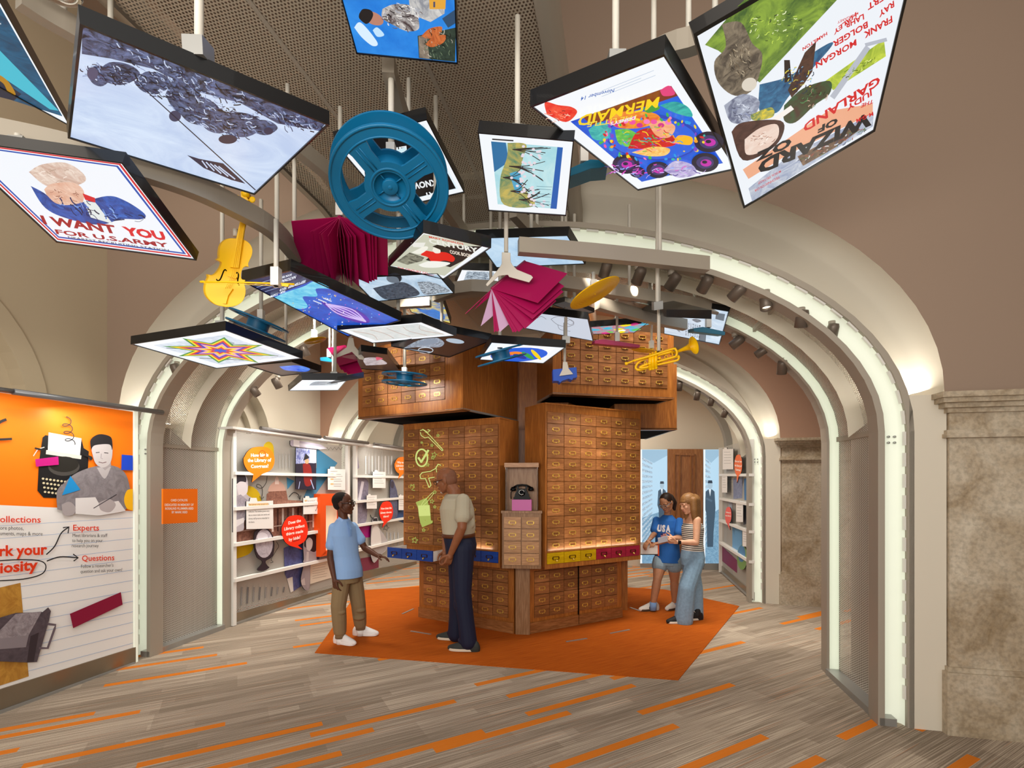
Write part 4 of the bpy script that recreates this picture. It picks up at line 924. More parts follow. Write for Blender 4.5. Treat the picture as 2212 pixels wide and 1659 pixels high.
sign('globe_cutout', 'grey globe cut-out on a dark stand standing on the lower shelf', 'cut-out', DWP, curve([(550, 1150), (562, 1140), (580, 1143), (592, 1165), (590, 1200), (574, 1212), (578, 1222), (582, 1226), (570, 1233), (556, 1231), (566, 1218), (566, 1211), (556, 1204), (549, 1180), (550, 1150)], 3), .045, '#2f242d', gl)
def gi(A):
    A.poly(curve([(657, 1180), (660, 1160), (672, 1153), (684, 1158), (687, 1178), (680, 1192), (668, 1188), (657, 1180)]), '#241a20'); A.poly(curve([(661, 1168), (668, 1161), (675, 1168), (674, 1182), (668, 1190), (662, 1184), (661, 1168)]), '#bfb2b2'); A.poly(curve([(655, 1212), (664, 1196), (682, 1202), (682, 1212), (670, 1218), (668, 1264), (662, 1266), (655, 1212)]), '#9c8f92'); A.line([(665, 1192), (664, 1212)], 5, '#b7aaaa'); A.poly([(650, 1254), (658, 1248), (660, 1264), (652, 1264)], '#b7aaaa')
sign('person_cutout', 'grey photo cut-out of a curly haired girl touching her chin', 'cut-out', DWP, curve([(652, 1264), (650, 1250), (656, 1220), (656, 1196), (655, 1170), (664, 1153), (680, 1153), (687, 1172), (684, 1200), (684, 1212), (671, 1220), (669, 1270), (659, 1274), (652, 1264)], 3), .04, '#94878c', gi)
# orange niche
t = thing('display_niche', 'bright orange box niche with a lit cream interior beside the boy', 'display case', DWP(720, 1205))
m = MB(); OR = mat('#e4500e', .45, name='niche_orange'); e = .11
for P in ([(692, 1067), (750, 1066), (750, 1092), (692, 1092)], [(692, 1092), (704, 1092), (704, 1196), (692, 1203)], [(740, 1092), (750, 1092), (750, 1190), (740, 1192)], [(704, 1190), (740, 1186), (750, 1190), (692, 1203)]): slab(m, DWP, P, 0, e, OR)
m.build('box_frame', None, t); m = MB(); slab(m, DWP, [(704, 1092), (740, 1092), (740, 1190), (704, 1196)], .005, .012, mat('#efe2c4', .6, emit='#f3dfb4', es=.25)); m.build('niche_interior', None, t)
sign('speech_bubble_sign', 'orange speech bubble cut off by the catalog corner', 'sign', DWP, bubble(852, 987, 884, 1024, (860, 1035)), .07, ORB, tx([('Why was the', (858, 1001), (880, 1001), 4.6), ('Library of', (856, 1008), (878, 1008), 4.6), ('formed?', (862, 1015), (880, 1015), 4.6)]), G)
sign('speech_bubble_sign', 'red speech bubble about choosing things between man and boy', 'sign', DWP, bubble(819, 1083, 849, 1128, (826, 1140)), .07, RDB, tx([('How does the', (823, 1101), (846, 1099), 4.6), ('Library choose', (822, 1110), (846, 1108), 4.6), ('things?', (828, 1118), (840, 1117), 4.6)]), G)
def mn(A): A.ell(847.5, 1047, 4, 8, '#3f3a4a'); A.poly(curve([(843, 1062), (849, 1056), (857, 1068), (858, 1112), (842, 1116), (843, 1062)]), '#666a86/#474a66/20')
sign('person_cutout', 'narrow grey cut-out of a standing man behind the red bubble', 'cut-out', DWP, curve([(842, 1117), (843, 1045), (848, 1036), (853, 1046), (859, 1070), (858, 1116), (842, 1117)], 3), .04, '#565a78', mn)
def rb(A): A.ell(811, 1130, 4.6, 8, '#cfcac6'); A.poly([(805.5, 1126), (806, 1120), (815, 1119), (816, 1126)], '#25222a'); A.poly(curve([(802, 1160), (806, 1140), (816, 1138), (822, 1155), (822, 1178), (804, 1180), (802, 1160)]), '#dcd8d6'); A.poly(curve([(804, 1182), (820, 1178), (834, 1184), (826, 1194), (806, 1206), (804, 1182)]), '#a9a4a6')
sign('person_cutout', 'grey cut-out of a seated reader in a white shirt', 'cut-out', DWP, curve([(801, 1200), (801, 1160), (805, 1122), (816, 1119), (818, 1138), (836, 1166), (836, 1186), (822, 1200), (808, 1216), (801, 1200)], 3), .04, '#b7b2b3', rb)
# right alcove display wall
def art4(A):
    A.poly([(1584, 1034), (1605, 1030), (1603, 1076), (1584, 1078)], '#8c94ae/#5d6788/20'); A.poly([(1607, 1034), (1622, 1030), (1622, 1082), (1608, 1080)], '#3a6fa0'); A.poly([(1582, 1130), (1603, 1140), (1603, 1200), (1582, 1190)], '#6aa0cc'); A.poly([(1560, 1180), (1592, 1210), (1592, 1238), (1560, 1212)], '#7d2f55'); A.poly([(1574, 1080), (1582, 1082), (1582, 1130), (1574, 1128)], '#a9aebb')
    A.poly([(1606, 1090), (1620, 1088), (1618, 1130), (1606, 1134)], '#5a5f6c')
dr = lambda a, b: (lambda x: a+(b-a)*(x-1554)/(1626-1554))
display_wall('display_wall', 'white display wall with shelves in the right alcove behind the girls', DRP, 1556, 1625, dr(968, 948), dr(1218, 1280), dr(1233, 1298),
             [((1557, 1026), (1624, 1026)), ((1557, 1077), (1624, 1090)), ((1557, 1124), (1624, 1149)), ((1557, 1172), (1624, 1214))], (1557, 1623), art4)
card(1561, 970, 1584, 1014, 'white note card highest in the right alcove', -.02, pl=DRP); card(1559.5, 1026, 1571, 1064, 'narrow white note card under the top alcove shelf', 0, pl=DRP); card(1590, 1084, 1605, 1127, 'white note card right of the pink bubble', 0.1, pl=DRP); card(1604, 1143, 1617, 1180, 'white note card nearest the right alcove arch', .15, pl=DRP)
sign('speech_bubble_sign', 'orange speech bubble in the right alcove', 'sign', DRP, bubble(1586, 982, 1603, 1028, (1592, 1043)), .07, '#f4733a', tx([('How can I use', (1587, 998), (1602, 999), 4.4), ('the Library of', (1587, 1007), (1602, 1009), 4.4), ('Congress?', (1589, 1016), (1600, 1018), 4.4)]), G)
sign('speech_bubble_sign', 'pink speech bubble in the right alcove above the coloured disc', 'sign', DRP, bubble(1566, 1095, 1580, 1132, (1577, 1145)), .07, '#ee6a62', tx([('What is', (1568, 1108), (1578, 1109), 3), ('the Library', (1567, 1115), (1579, 1116), 3)]), G)
sign('round_cutout', 'round green and blue cut-out on the lowest alcove shelf', 'cut-out', DRP, circ(1603, 1204, 11, 27)[:-1], .04, '#7aa05a', lambda A: A.ell(1602, 1196, 8, 18, '#4d83b0'))
# back wall: two lit photo panels and a wooden door panel
def PB(x, y, e=0): return onv(x, y, 9.62-e)
def man(A, cx, hy, s):
    A.poly([(cx-9*s, hy+16*s), (cx-3*s, hy+11*s), (cx+3*s, hy+11*s), (cx+9*s, hy+16*s), (cx+11*s, hy+50*s), (cx+7*s, hy+100*s), (cx+6*s, hy+130*s), (cx-6*s, hy+130*s), (cx-8*s, hy+60*s), (cx-11*s, hy+50*s)], '#3b5468')
    A.ell(cx, hy+3*s, 5*s, 8*s, '#a9c3d4'); A.poly([(cx-5*s, hy-1*s), (cx-4*s, hy-7*s), (cx+4*s, hy-7*s), (cx+5*s, hy-1*s)], '#24384a'); A.poly([(cx-3*s, hy+11*s), (cx+2*s, hy+11*s), (cx, hy+26*s)], '#e2eef6'); A.line([(cx-8*s, hy+30*s), (cx+4*s, hy+36*s)], 4*s, '#4d687d')
def stacks(A, x0, x1):
    A.poly([(x0, 1120), (x1, 1100), (x1, 1217), (x0, 1217)], '#5f8cab/#8fb6cf/30')
    for k in range(16): A.poly([(x0, 985+k*13), (x0+(x1-x0)*.45, 1000+k*9.5), (x0+(x1-x0)*.45, 1004+k*9.5), (x0, 992+k*13)], '#5d87a6/#dcedf8/60')
    A.poly([(x0, 972), (x1, 972), (x1, 984), (x0+(x1-x0)*.5, 1000), (x0, 985)], '#9cc0d8')
for (x0, x1, lb, men) in ((1383, 1441.5, 'tall lit blue photograph of library stacks left of the wooden door', [(1430, 1046, .9)]), (1519.5, 1553, 'narrow lit blue photograph of a man in a suit right of the wooden door', [(1534, 1045, 1.05)])):
    t = thing('backlit_photo_panel', lb, 'lightbox', PB((x0+x1)/2, 1217))
    m = MB(); m.prism([PB(x0, 971), PB(x1, 971), PB(x1, 1217), PB(x0, 1217)], W(0, .03), M_STEEL); m.build('panel_case', None, t)
    A = Art(lambda x, y, k: PB(x, y, .002+k), .8); A.poly([(x0, 971), (x1, 971), (x1, 1217), (x0, 1217)], '#b9dcf2'); stacks(A, x0, x1)
    for q in men: man(A, *q)
    A.poly([(x0, 971), (x0+4, 971), (x0+4, 1217), (x0, 1217)], '#f4fcff'); A.build('lit_photo', t)
    m = MB(); m.prism([PB(x0, 1217), PB(x1, 1217), PB(x1, 1231), PB(x0, 1231)], W(0, .03), M_STEEL); m.build('kick_plate', None, t)
t = thing('door_panel', 'tall dark wooden door panel between two lit photographs', 'door', PB(1480, 1231)); MD = wood('#bd8450', '#8c5a30', 'z', rnd=.02, name='door_wood')
m = MB(); m.prism([PB(1442, 970, .02), PB(1518.5, 970, .02), PB(1518.5, 1231, .02), PB(1442, 1231, .02)], W(0, .05), MD); m.build('door_leaf', None, t)
m = MB()
for (a, b, c, d) in ((1457, 980, 1500, 982), (1457, 1215, 1500, 1217)): m.tube([PB(a, b, .025), PB(c, d, .025)], .02, MD, sq=(.02, .02))
for x in (1457, 1468, 1492, 1500): m.tube([PB(x, 981, .025), PB(x, 1216, .025)], .015, MD, sq=(.015, .012))
m.build('panel_moulding', None, t)
# ---------------------------------------------------------------- hanging lightboxes
def solve_quad(px, n, d):
    c = Vector((sum(p[0] for p in px)/4, sum(p[1] for p in px)/4)); p0 = at(c.x, c.y, d); n = Vector(n).normalized()
    return [onplane(x, y, p0, n) for x, y in px], p0, n
def lightbox(name, label, px, n, d, art, cat='lightbox', th=.055, base='#f0f4f8', s=.84, rod=True, inset=.022, rodpx=None, group='hanging lightboxes', top=3.74):
    P, p0, n = solve_quad(px, n, d)
    if n.z < 0: n = -n
    c = sum(P, Vector())/4
    t = thing(name, label, cat, c, group)
    m = MB(); fr = mat('#101113', .32, coat=.2, name='black_frame'); I = [p+(c-p)*inset for p in P]; dn = n*-.003
    Pt = [p+n*th for p in P]
    for i in range(4):
        j = (i+1) % 4
        m.face([P[i]+dn, P[j]+dn, Pt[j], Pt[i]], fr); m.face([P[i]+dn, P[j]+dn, I[j]+dn, I[i]+dn], fr); m.face([I[i]+dn, I[j]+dn, I[j]+n*.004, I[i]+n*.004], fr)
    m.face(Pt, fr); m.face([q+n*.004 for q in I], fr); m.build('frame', None, t)
    A = Art(lambda x, y, k: onplane(x, y, p0, n)+n*(.002-k), s, step=.00012)
    A.poly([tuple(q) for q in [unp(x) for x in I]], base)
    A.I = [unp(x) for x in I]
    if art: art(A)
    A.build('lit_sheet', t)
    if rod:
        q = c+n*th if rodpx is None else onplane(rodpx[0], rodpx[1], p0+n*th, n)
        m = MB(); m.tube([q, Vector((q.x, q.y, top))], .013, M_ROD, seg=10); m.tube([q-n*.002, q+n*.05], .03, M_STEEL, sq=(.03, .03)); m.build('hanging_rod', None, t)
    return t
def unp(p): return (CX+F*p.x/p.y, HY-F*(p.z-H)/p.y)
def lerp2(a, b, t): return (a[0]+(b[0]-a[0])*t, a[1]+(b[1]-a[1])*t)
def bil(A, s, t): return lerp2(lerp2(A.I[0], A.I[1], s), lerp2(A.I[3], A.I[2], s), t)     # board coordinates
def bpoly(A, pts, c): A.poly([bil(A, s, t) for s, t in pts], c)
def brect(A, a, b, c, d, col): bpoly(A, [(a, b), (c, b), (c, d), (a, d)], col)
def bcurve(A, pts, c, n=5): A.poly([bil(A, s, t) for s, t in curve(pts, n)], c)
def bline(A, pts, w, c): A.line([bil(A, s, t) for s, t in pts], w, c)
DK = '#16161c'
def scrib(A, cx, cy, rx, ry, n, cols, l=10, w=1.4, ang=20, seed=1, rot=0):
    R = random.Random(seed); cr, sr = math.cos(math.radians(rot)), math.sin(math.radians(rot))
    for _ in range(n):
        t, q = R.uniform(0, 2*PI), math.sqrt(R.random()); x0, y0 = rx*q*math.cos(t), ry*q*math.sin(t); x, y = cx+x0*cr-y0*sr, cy+x0*sr+y0*cr
        b = math.radians(ang+R.uniform(-40, 40)); k = l*R.uniform(.4, 1.2); A.k -= .97; dx, dy = math.cos(b)*k/2, math.sin(b)*k/2; o = R.uniform(-.25, .25)*k
        A.line(curve([(x-dx, y-dy), (x-o*math.sin(b), y+o*math.cos(b)), (x+dx, y+dy)], 3), w*R.uniform(.5, 1.5), R.choice(cols))
# A: cropped blue sheet at the left edge
def aA(A):
    A.poly([(-60, -90), (135, 252), (-60, 190)], '#0a3d5c/#0d5f86/6'); A.poly([(-10, 100), (127, 240), (108, 237), (-20, 150)], '#3fb9cf'); A.poly([(-40, 140), (46, 204), (30, 218), (-40, 200)], '#14213a'); A.poly(curve([(-6, 160), (8, 168), (22, 182), (34, 205), (18, 200), (8, 182), (-6, 172)]), '#b07d18'); A.poly([(0, 52), (2, 50), (2, 54)], '#ffffff')
lightbox('hanging_lightbox', 'lightbox with a blue and teal sheet cut off at the left edge', [(-40, -70), (152, 273), (-110, 130), (-300, -210)], (.1, -.15, .98), 2.2, aA)
# B: big pale photograph, dark rubble and generic crouched shapes
def aB(A):
    A.poly(A.I, '#b9cbea/#d3e2f7/3'); random.seed(4)
    A.poly([(177, 58), (703, 268), (690, 284), (600, 268), (520, 224), (430, 200), (330, 150), (240, 128), (177, 118)], '#06040e/#66739c/22')
    for (x, y, w, h) in ((215, 165, 26, 22), (255, 160, 48, 24), (330, 180, 40, 24), (395, 205, 38, 40), (430, 240, 46, 30), (470, 262, 40, 26), (520, 270, 50, 26), (570, 276, 30, 16)):
        A.poly(curve([(x-w, y), (x-w*.4, y-h), (x+w*.5, y-h*.8), (x+w, y+h*.1), (x+w*.3, y+h), (x-w*.5, y+h*.8), (x-w, y)], 4), '#080614/#5f6d96/34')
    BW = ['#05040c', '#15112a', '#8b9ac0', '#c4d0ea', '#3a3858']
    for (x, y, rx, ry, n, rt) in ((235, 162, 66, 20, 60, 10), (330, 182, 42, 24, 45, 30), (410, 220, 50, 40, 60, 35), (490, 265, 80, 30, 80, 20), (440, 190, 220, 26, 150, 24), (640, 262, 60, 14, 50, 18)): scrib(A, x, y, rx, ry, n, BW, 15, 1.7, 30, int(x), rt)
    A.ell(200, 158, 12, 14, '#4a4a68'); A.ell(378, 250, 13, 12, '#3a3a58'); A.ell(492, 300, 20, 10, '#2a2744'); A.ell(580, 282, 10, 8, '#2a2744')
    A.line([(306, 186), (552, 410)], 2.2, '#1d1a30')
    A.poly([(404, 334), (430, 342), (482, 352), (530, 396), (500, 388), (440, 362)], '#2a2540'); 
    for k in range(5): A.line([(436+k*9, 346+k*3), (448+k*15, 362+k*6)], 2.6, '#c4d2ee')
lightbox('hanging_lightbox', 'largest lightbox at upper left with a pale blue grey photograph', [(172, 48), (712, 268), (550, 420), (146, 297)], (.03, -.15, .99), 1.72, aB, rodpx=(430, 130), top=3.7, th=.042)
# C: recruiting poster words with a generic coat
def aC(A):
    b = A.I
    for ins, c in ((.014, '#d3242c'), (.030, '#f4f6fa'), (.040, '#1f4fae'), (.056, '#eef2f8')): brect(A, ins, ins, 1-ins, 1-ins, c)
    A.poly(curve([(62, 372), (90, 356), (140, 352), (176, 372), (184, 392), (150, 404), (100, 402), (62, 372)]), '#ead9cb/#c9a897/20')
    A.poly(curve([(95, 410), (110, 398), (150, 394), (172, 402), (182, 420), (174, 446), (150, 456), (116, 446), (95, 410)]), '#d8a58c/#e9c7b2/14')
    A.poly(curve([(66, 402), (96, 418), (122, 440), (160, 442), (230, 424), (270, 434), (312, 462), (306, 474), (262, 474), (215, 486), (150, 474), (98, 450), (66, 402)]), '#1d3476/#2f5fb8/14'); A.poly([(178, 418), (205, 428), (206, 438), (184, 432)], '#d2202a'); A.poly([(180, 434), (206, 438), (244, 484), (196, 470)], '#dfe6e4')
    scrib(A, 215, 455, 95, 16, 40, ['#14265a', '#3f72c8', '#7fa4e0', '#0e1a40'], 20, 1.8, 25, 5, 10); scrib(A, 140, 425, 34, 18, 24, ['#a8705a', '#f0cdb8', '#8a5442'], 10, 1.2, 20, 6); scrib(A, 120, 380, 50, 14, 18, ['#b59a86', '#f4e6da'], 14, 1.2, 15, 8)
    A.text('I WANT', (94, 483), (254, 505), 20, '#a01d26', up=(-.42, -.9), bold=.04); A.text('YOU', (270, 507), (360, 519), 20, '#d8232b', up=(-.42, -.9), bold=.05)
    A.text('FOR U.S.ARMY', (122, 505), (366, 535), 11, '#a01d26', up=(-.42, -.9), bold=.03); A.text('NEAREST RECRUITING STATION', (148, 514.5), (366, 543), 5, '#2a2a33', up=(-.42, -.9), bold=.01)
lightbox('hanging_lightbox', 'lightbox at left with red, white and blue border and army lettering', [(-118, 297), (265, 350), (425, 562), (122, 523)], (.07, .25, .97), 2.02, aC, rodpx=(40, 330), top=2.93, th=.046)
# D: colour photograph, cropped at the top
def aD(A):
    A.poly(A.I, '#1577d6/#2f92ea/2'); A.poly(curve([(765, 60), (780, 50), (815, 92), (805, 100), (782, 82), (765, 60)]), '#d6ebfb'); A.poly(curve([(805, 66), (815, 60), (830, 76), (815, 80), (805, 66)]), '#bfe0f8')
    A.poly([(902, 78), (985, 60), (983, 134), (942, 130), (905, 126)], '#1c2a20/#38483a/14'); A.poly([(904, 78), (922, 80), (928, 128), (906, 125)], '#9a8a78/#6e6256/30')
    A.poly(curve([(826, 20), (850, 10), (885, 12), (900, 30), (905, 62), (880, 68), (852, 56), (826, 40), (826, 20)]), '#3a2224/#d9d4d0/14'); A.ell(806, 40, 24, 13, '#b9806a', 25); A.poly(curve([(776, 30), (784, 20), (800, 22), (806, 32), (800, 46), (790, 52), (776, 40), (776, 30)]), '#1a1312')
    A.poly([(880, -40), (965, -30), (960, 30), (930, 48), (886, 30)], '#d8d5d0/#8d8f96/16'); A.poly([(927, 0), (963, 0), (962, 20), (928, 20)], '#e3a436'); A.poly([(936, 4), (940, 4), (940, 16), (936, 16)], '#4a4a66')
    for (x, y) in ((932, 70), (940, 88)): A.poly(curve([(x-22, y+8), (x-4, y-8), (x+22, y-12), (x+18, y+4), (x-6, y+14), (x-22, y+8)]), '#a44a20/#d4743a/30')
    scrib(A, 870, 36, 44, 30, 60, ['#1c1012', '#efeae4', '#6a5a5a', '#a9abb4'], 12, 1.5, 30, 11); scrib(A, 945, 95, 34, 34, 50, ['#101810', '#6a7a60', '#2a3a2a', '#b8b0a0'], 10, 1.3, 60, 13)
    A.poly([(955, 40), (984, 20), (984, 50), (968, 60)], '#2a4a6a')
lightbox('hanging_lightbox', 'lightbox at top centre with a bright blue sky photograph', [(699, -140), (980, -140), (989, 138), (770, 116)], (.06, .1, .98), 1.9, aD)
# E: black poster behind the reel
def aE(A):
    brect(A, .05, .05, .95, .95, '#dfeef6'); brect(A, .075, .06, .925, .94, '#0d0d10')
    A.text('LIBRARY', (878, 316), (784, 332), 12, '#e9eef0', up=(.1, 1), bold=.03); A.text('GREAT', (970, 408), (916, 418), 12, '#e9eef0', up=(.25, 1), bold=.03); A.text('KNOW', (940, 388), (886, 398), 13, '#e9eef0', up=(.25, 1), bold=.04); A.line([(900, 362), (918, 378), (902, 386)], 2, '#e9eef0')
    A.poly([(876, 318), (886, 345), (850, 352), (840, 330)], '#cfe9f0')
lightbox('hanging_lightbox', 'black and white lettered lightbox behind the large blue reel', [(722, 308), (922, 256), (1004, 415), (845, 452)], (-.12, -.04, .99), 2.7, aE)
# F: landscape print
def aF(A):
    bpoly(A, [(.12, .1), (.9, .1), (.88, .93), (.12, .92)], '#bfe3e6/#a3d5de/4'); bpoly(A, [(.12, .1), (.28, .1), (.3, .35), (.12, .5)], '#2a6fa0'); bpoly(A, [(.84, .1), (.9, .1), (.88, .93), (.8, .93)], '#1d5fae')
    bcurve(A, [(.3, .1), (.5, .1), (.46, .3), (.42, .6), (.6, .9), (.2, .92), (.18, .6), (.28, .3), (.3, .1)], '#c9b45a/#3f7d62/7'); bcurve(A, [(.3, .5), (.42, .48), (.44, .7), (.36, .74), (.3, .5)], '#4fa3c4')
    random.seed(3)
    for (x, y) in ((.35, .18), (.3, .4), (.22, .55), (.3, .72), (.40, .82)):
        for k in range(7):
            a = random.uniform(-.5, .5); l = random.uniform(.2, .42); bline(A, curve([(x, y), (x+l*.5, y+a*.08), (min(.78, x+l), min(.91, max(.12, y+a*.35)))], 4), random.uniform(.8, 2.2), '#2a2622')
        for k in range(9): q = bil(A, x+random.uniform(.1, .32), min(.88, y+random.uniform(-.08, .1))); A.ell(q[0], q[1], 3.4, 2.8, '#e2d6de')
    for r in range(3): q = bil(A, .62, .62+r*.1); A.rows(q[0], q[1], q[0]+40, q[1]+6, 2, '#47788a', .8, .05)
    q = bil(A, .14, .04); A.rows(q[0], q[1], q[0]+46, q[1], 1, '#2a2a2a', 3, .07, (1, 1))
lightbox('hanging_lightbox', 'lightbox with a blue green landscape print of bare trees', [(1032, 285), (1240, 303), (1223, 466), (1055, 455)], (.11, .08, .99), 2.4, aF, rodpx=(1118, 300))
# G: colourful undersea style poster, generic swirls
def aG(A):
    bpoly(A, [(.1, .24), (.92, .24), (.92, .94), (.1, .94)], '#1148c8/#1c6ae0/3'); bpoly(A, [(.2, .24), (.92, .24), (.92, .33), (.2, .33)], '#7d2f1c')
    def ctr(x, y): return (1100+x*.4069, y*.4069)
    A.poly(curve([ctr(200, 610), ctr(190, 545), ctr(260, 560), ctr(330, 570), ctr(360, 600), ctr(300, 650), ctr(200, 610)]), '#e0241c/#f2583c/20')
    q = ctr(760, 730); A.ell(q[0], q[1], 102, 50, '#1d3fb4', 4); A.ell(q[0], q[1]+2, 97, 45, '#2460dc', 4)
    q = ctr(690, 660); A.poly(curve([ctr(520, 640), ctr(600, 595), ctr(760, 600), ctr(800, 640), ctr(700, 680), ctr(580, 680), ctr(520, 640)]), '#f0a028/#e0622a/18')
    A.poly(curve([ctr(560, 690), ctr(640, 690), ctr(700, 740), ctr(640, 780), ctr(580, 760), ctr(560, 690)]), '#3fae4a/#86d04a/16'); A.poly(curve([ctr(630, 790), ctr(680, 700), ctr(780, 680), ctr(870, 720), ctr(880, 770), ctr(760, 790), ctr(630, 790)]), '#e01a1a/#b01010/18')
    A.poly(curve([ctr(740, 660), ctr(800, 640), ctr(880, 670), ctr(850, 730), ctr(780, 720), ctr(740, 660)]), '#f2b48a/#e89a6a/12'); A.poly(curve([ctr(870, 760), ctr(900, 720), ctr(970, 730), ctr(960, 770), ctr(870, 760)]), '#f4b81c'); A.poly(curve([ctr(650, 810), ctr(760, 780), ctr(850, 790), ctr(830, 825), ctr(740, 830), ctr(650, 810)]), '#f2a63c/#f7dc8a/22')
    A.poly(curve([ctr(420, 690), ctr(480, 650), ctr(540, 680), ctr(520, 740), ctr(450, 740), ctr(420, 690)]), '#1c9aa0/#4fc8b8/16'); A.poly(curve([ctr(800, 560), ctr(880, 540), ctr(950, 570), ctr(970, 620), ctr(880, 600), ctr(800, 560)]), '#128a90/#3cc0b0/16'); A.poly(curve([ctr(710, 580), ctr(760, 545), ctr(800, 575), ctr(740, 600), ctr(710, 580)]), '#3f9a3a'); A.poly(curve([ctr(800, 480), ctr(850, 455), ctr(880, 500), ctr(820, 510), ctr(800, 480)]), '#e0407a')
    for k in range(9): q = ctr(540+k*38, 652+12*math.sin(k*2)); A.ell(q[0], q[1], 7, 5, ('#ec4fa0', '#d0268a', '#f07ac0')[k % 3])
    for (x, y, r) in ((620, 870, 70), (790, 900, 60), (1040, 860, 70), (1060, 750, 76), (680, 910, 40)):
        q = ctr(x, y); A.ell(q[0], q[1], r*.42, r*.3, '#17122c'); A.ell(q[0], q[1], r*.27, r*.19, '#3a3268'); A.ell(q[0]+2, q[1]+1, r*.17, r*.11, '#c224a8'); A.ell(q[0]-1, q[1]-1, r*.08, r*.05, '#17122c')
    A.poly(curve([ctr(820, 900), ctr(880, 850), ctr(970, 870), ctr(990, 920), ctr(900, 940), ctr(820, 900)]), '#9a8ac4/#d8d4ec/20')
    CR = ['#ec4fa0', '#f2a01c', '#2fb8a8', '#f7d21c', '#d01c2a', '#7a3fc0', '#38b04a', '#ff7ab8', '#1f9ae0']
    q = ctr(760, 725); R_ = random.Random(12)
    for k in range(70):
        a_ = R_.uniform(0, 2*PI); r_ = R_.uniform(.86, 1.14); A.ell(q[0]+100*r_*math.cos(a_), q[1]+48*r_*math.sin(a_), R_.uniform(2, 5.5), R_.uniform(1.5, 4), R_.choice(CR), R_.uniform(0, 90), n=9)
    scrib(A, q[0], q[1], 70, 30, 60, CR, 14, 1.6, 10, 3); q2 = ctr(760, 890); scrib(A, q2[0], q2[1], 120, 14, 50, ['#5a4a9a', '#c9a8ec', '#e048c0', '#0d0a1c', '#8fb0ff'], 14, 1.5, -5, 4); q3 = ctr(260, 600); scrib(A, q3[0], q3[1], 30, 14, 20, ['#8a0f10', '#ff8a6a', '#f2c0a8'], 10, 1.4, 20, 7)
    A.text('MERMAID', ctr(800, 495), ctr(372, 600), 24, '#f7d21c', up=(-.2, .98), bold=.02); A.text('THE LITTLE', ctr(690, 590), ctr(418, 632), 11, '#f0d44a', up=(-.2, .98), bold=.02); A.text("DISNEY'S", ctr(672, 598), ctr(540, 632), 7, '#e8f0fa', up=(-.2, .98), bold=.03)
    A.text('November 14', ctr(560, 448), ctr(383, 494), 9, '#2a62b8', up=(-.2, .98), bold=.01)
    A.rows(1300, 188, 1420, 200, 3, '#9fb6d2', .8, -.40); 
lightbox('hanging_lightbox', 'lightbox with a vivid blue, red and purple undersea poster', [(1145, 228), (1435, 115), (1592, 365), (1378, 411)], (0, -.2, .98), 2.15, aG, rodpx=(1330, 150))
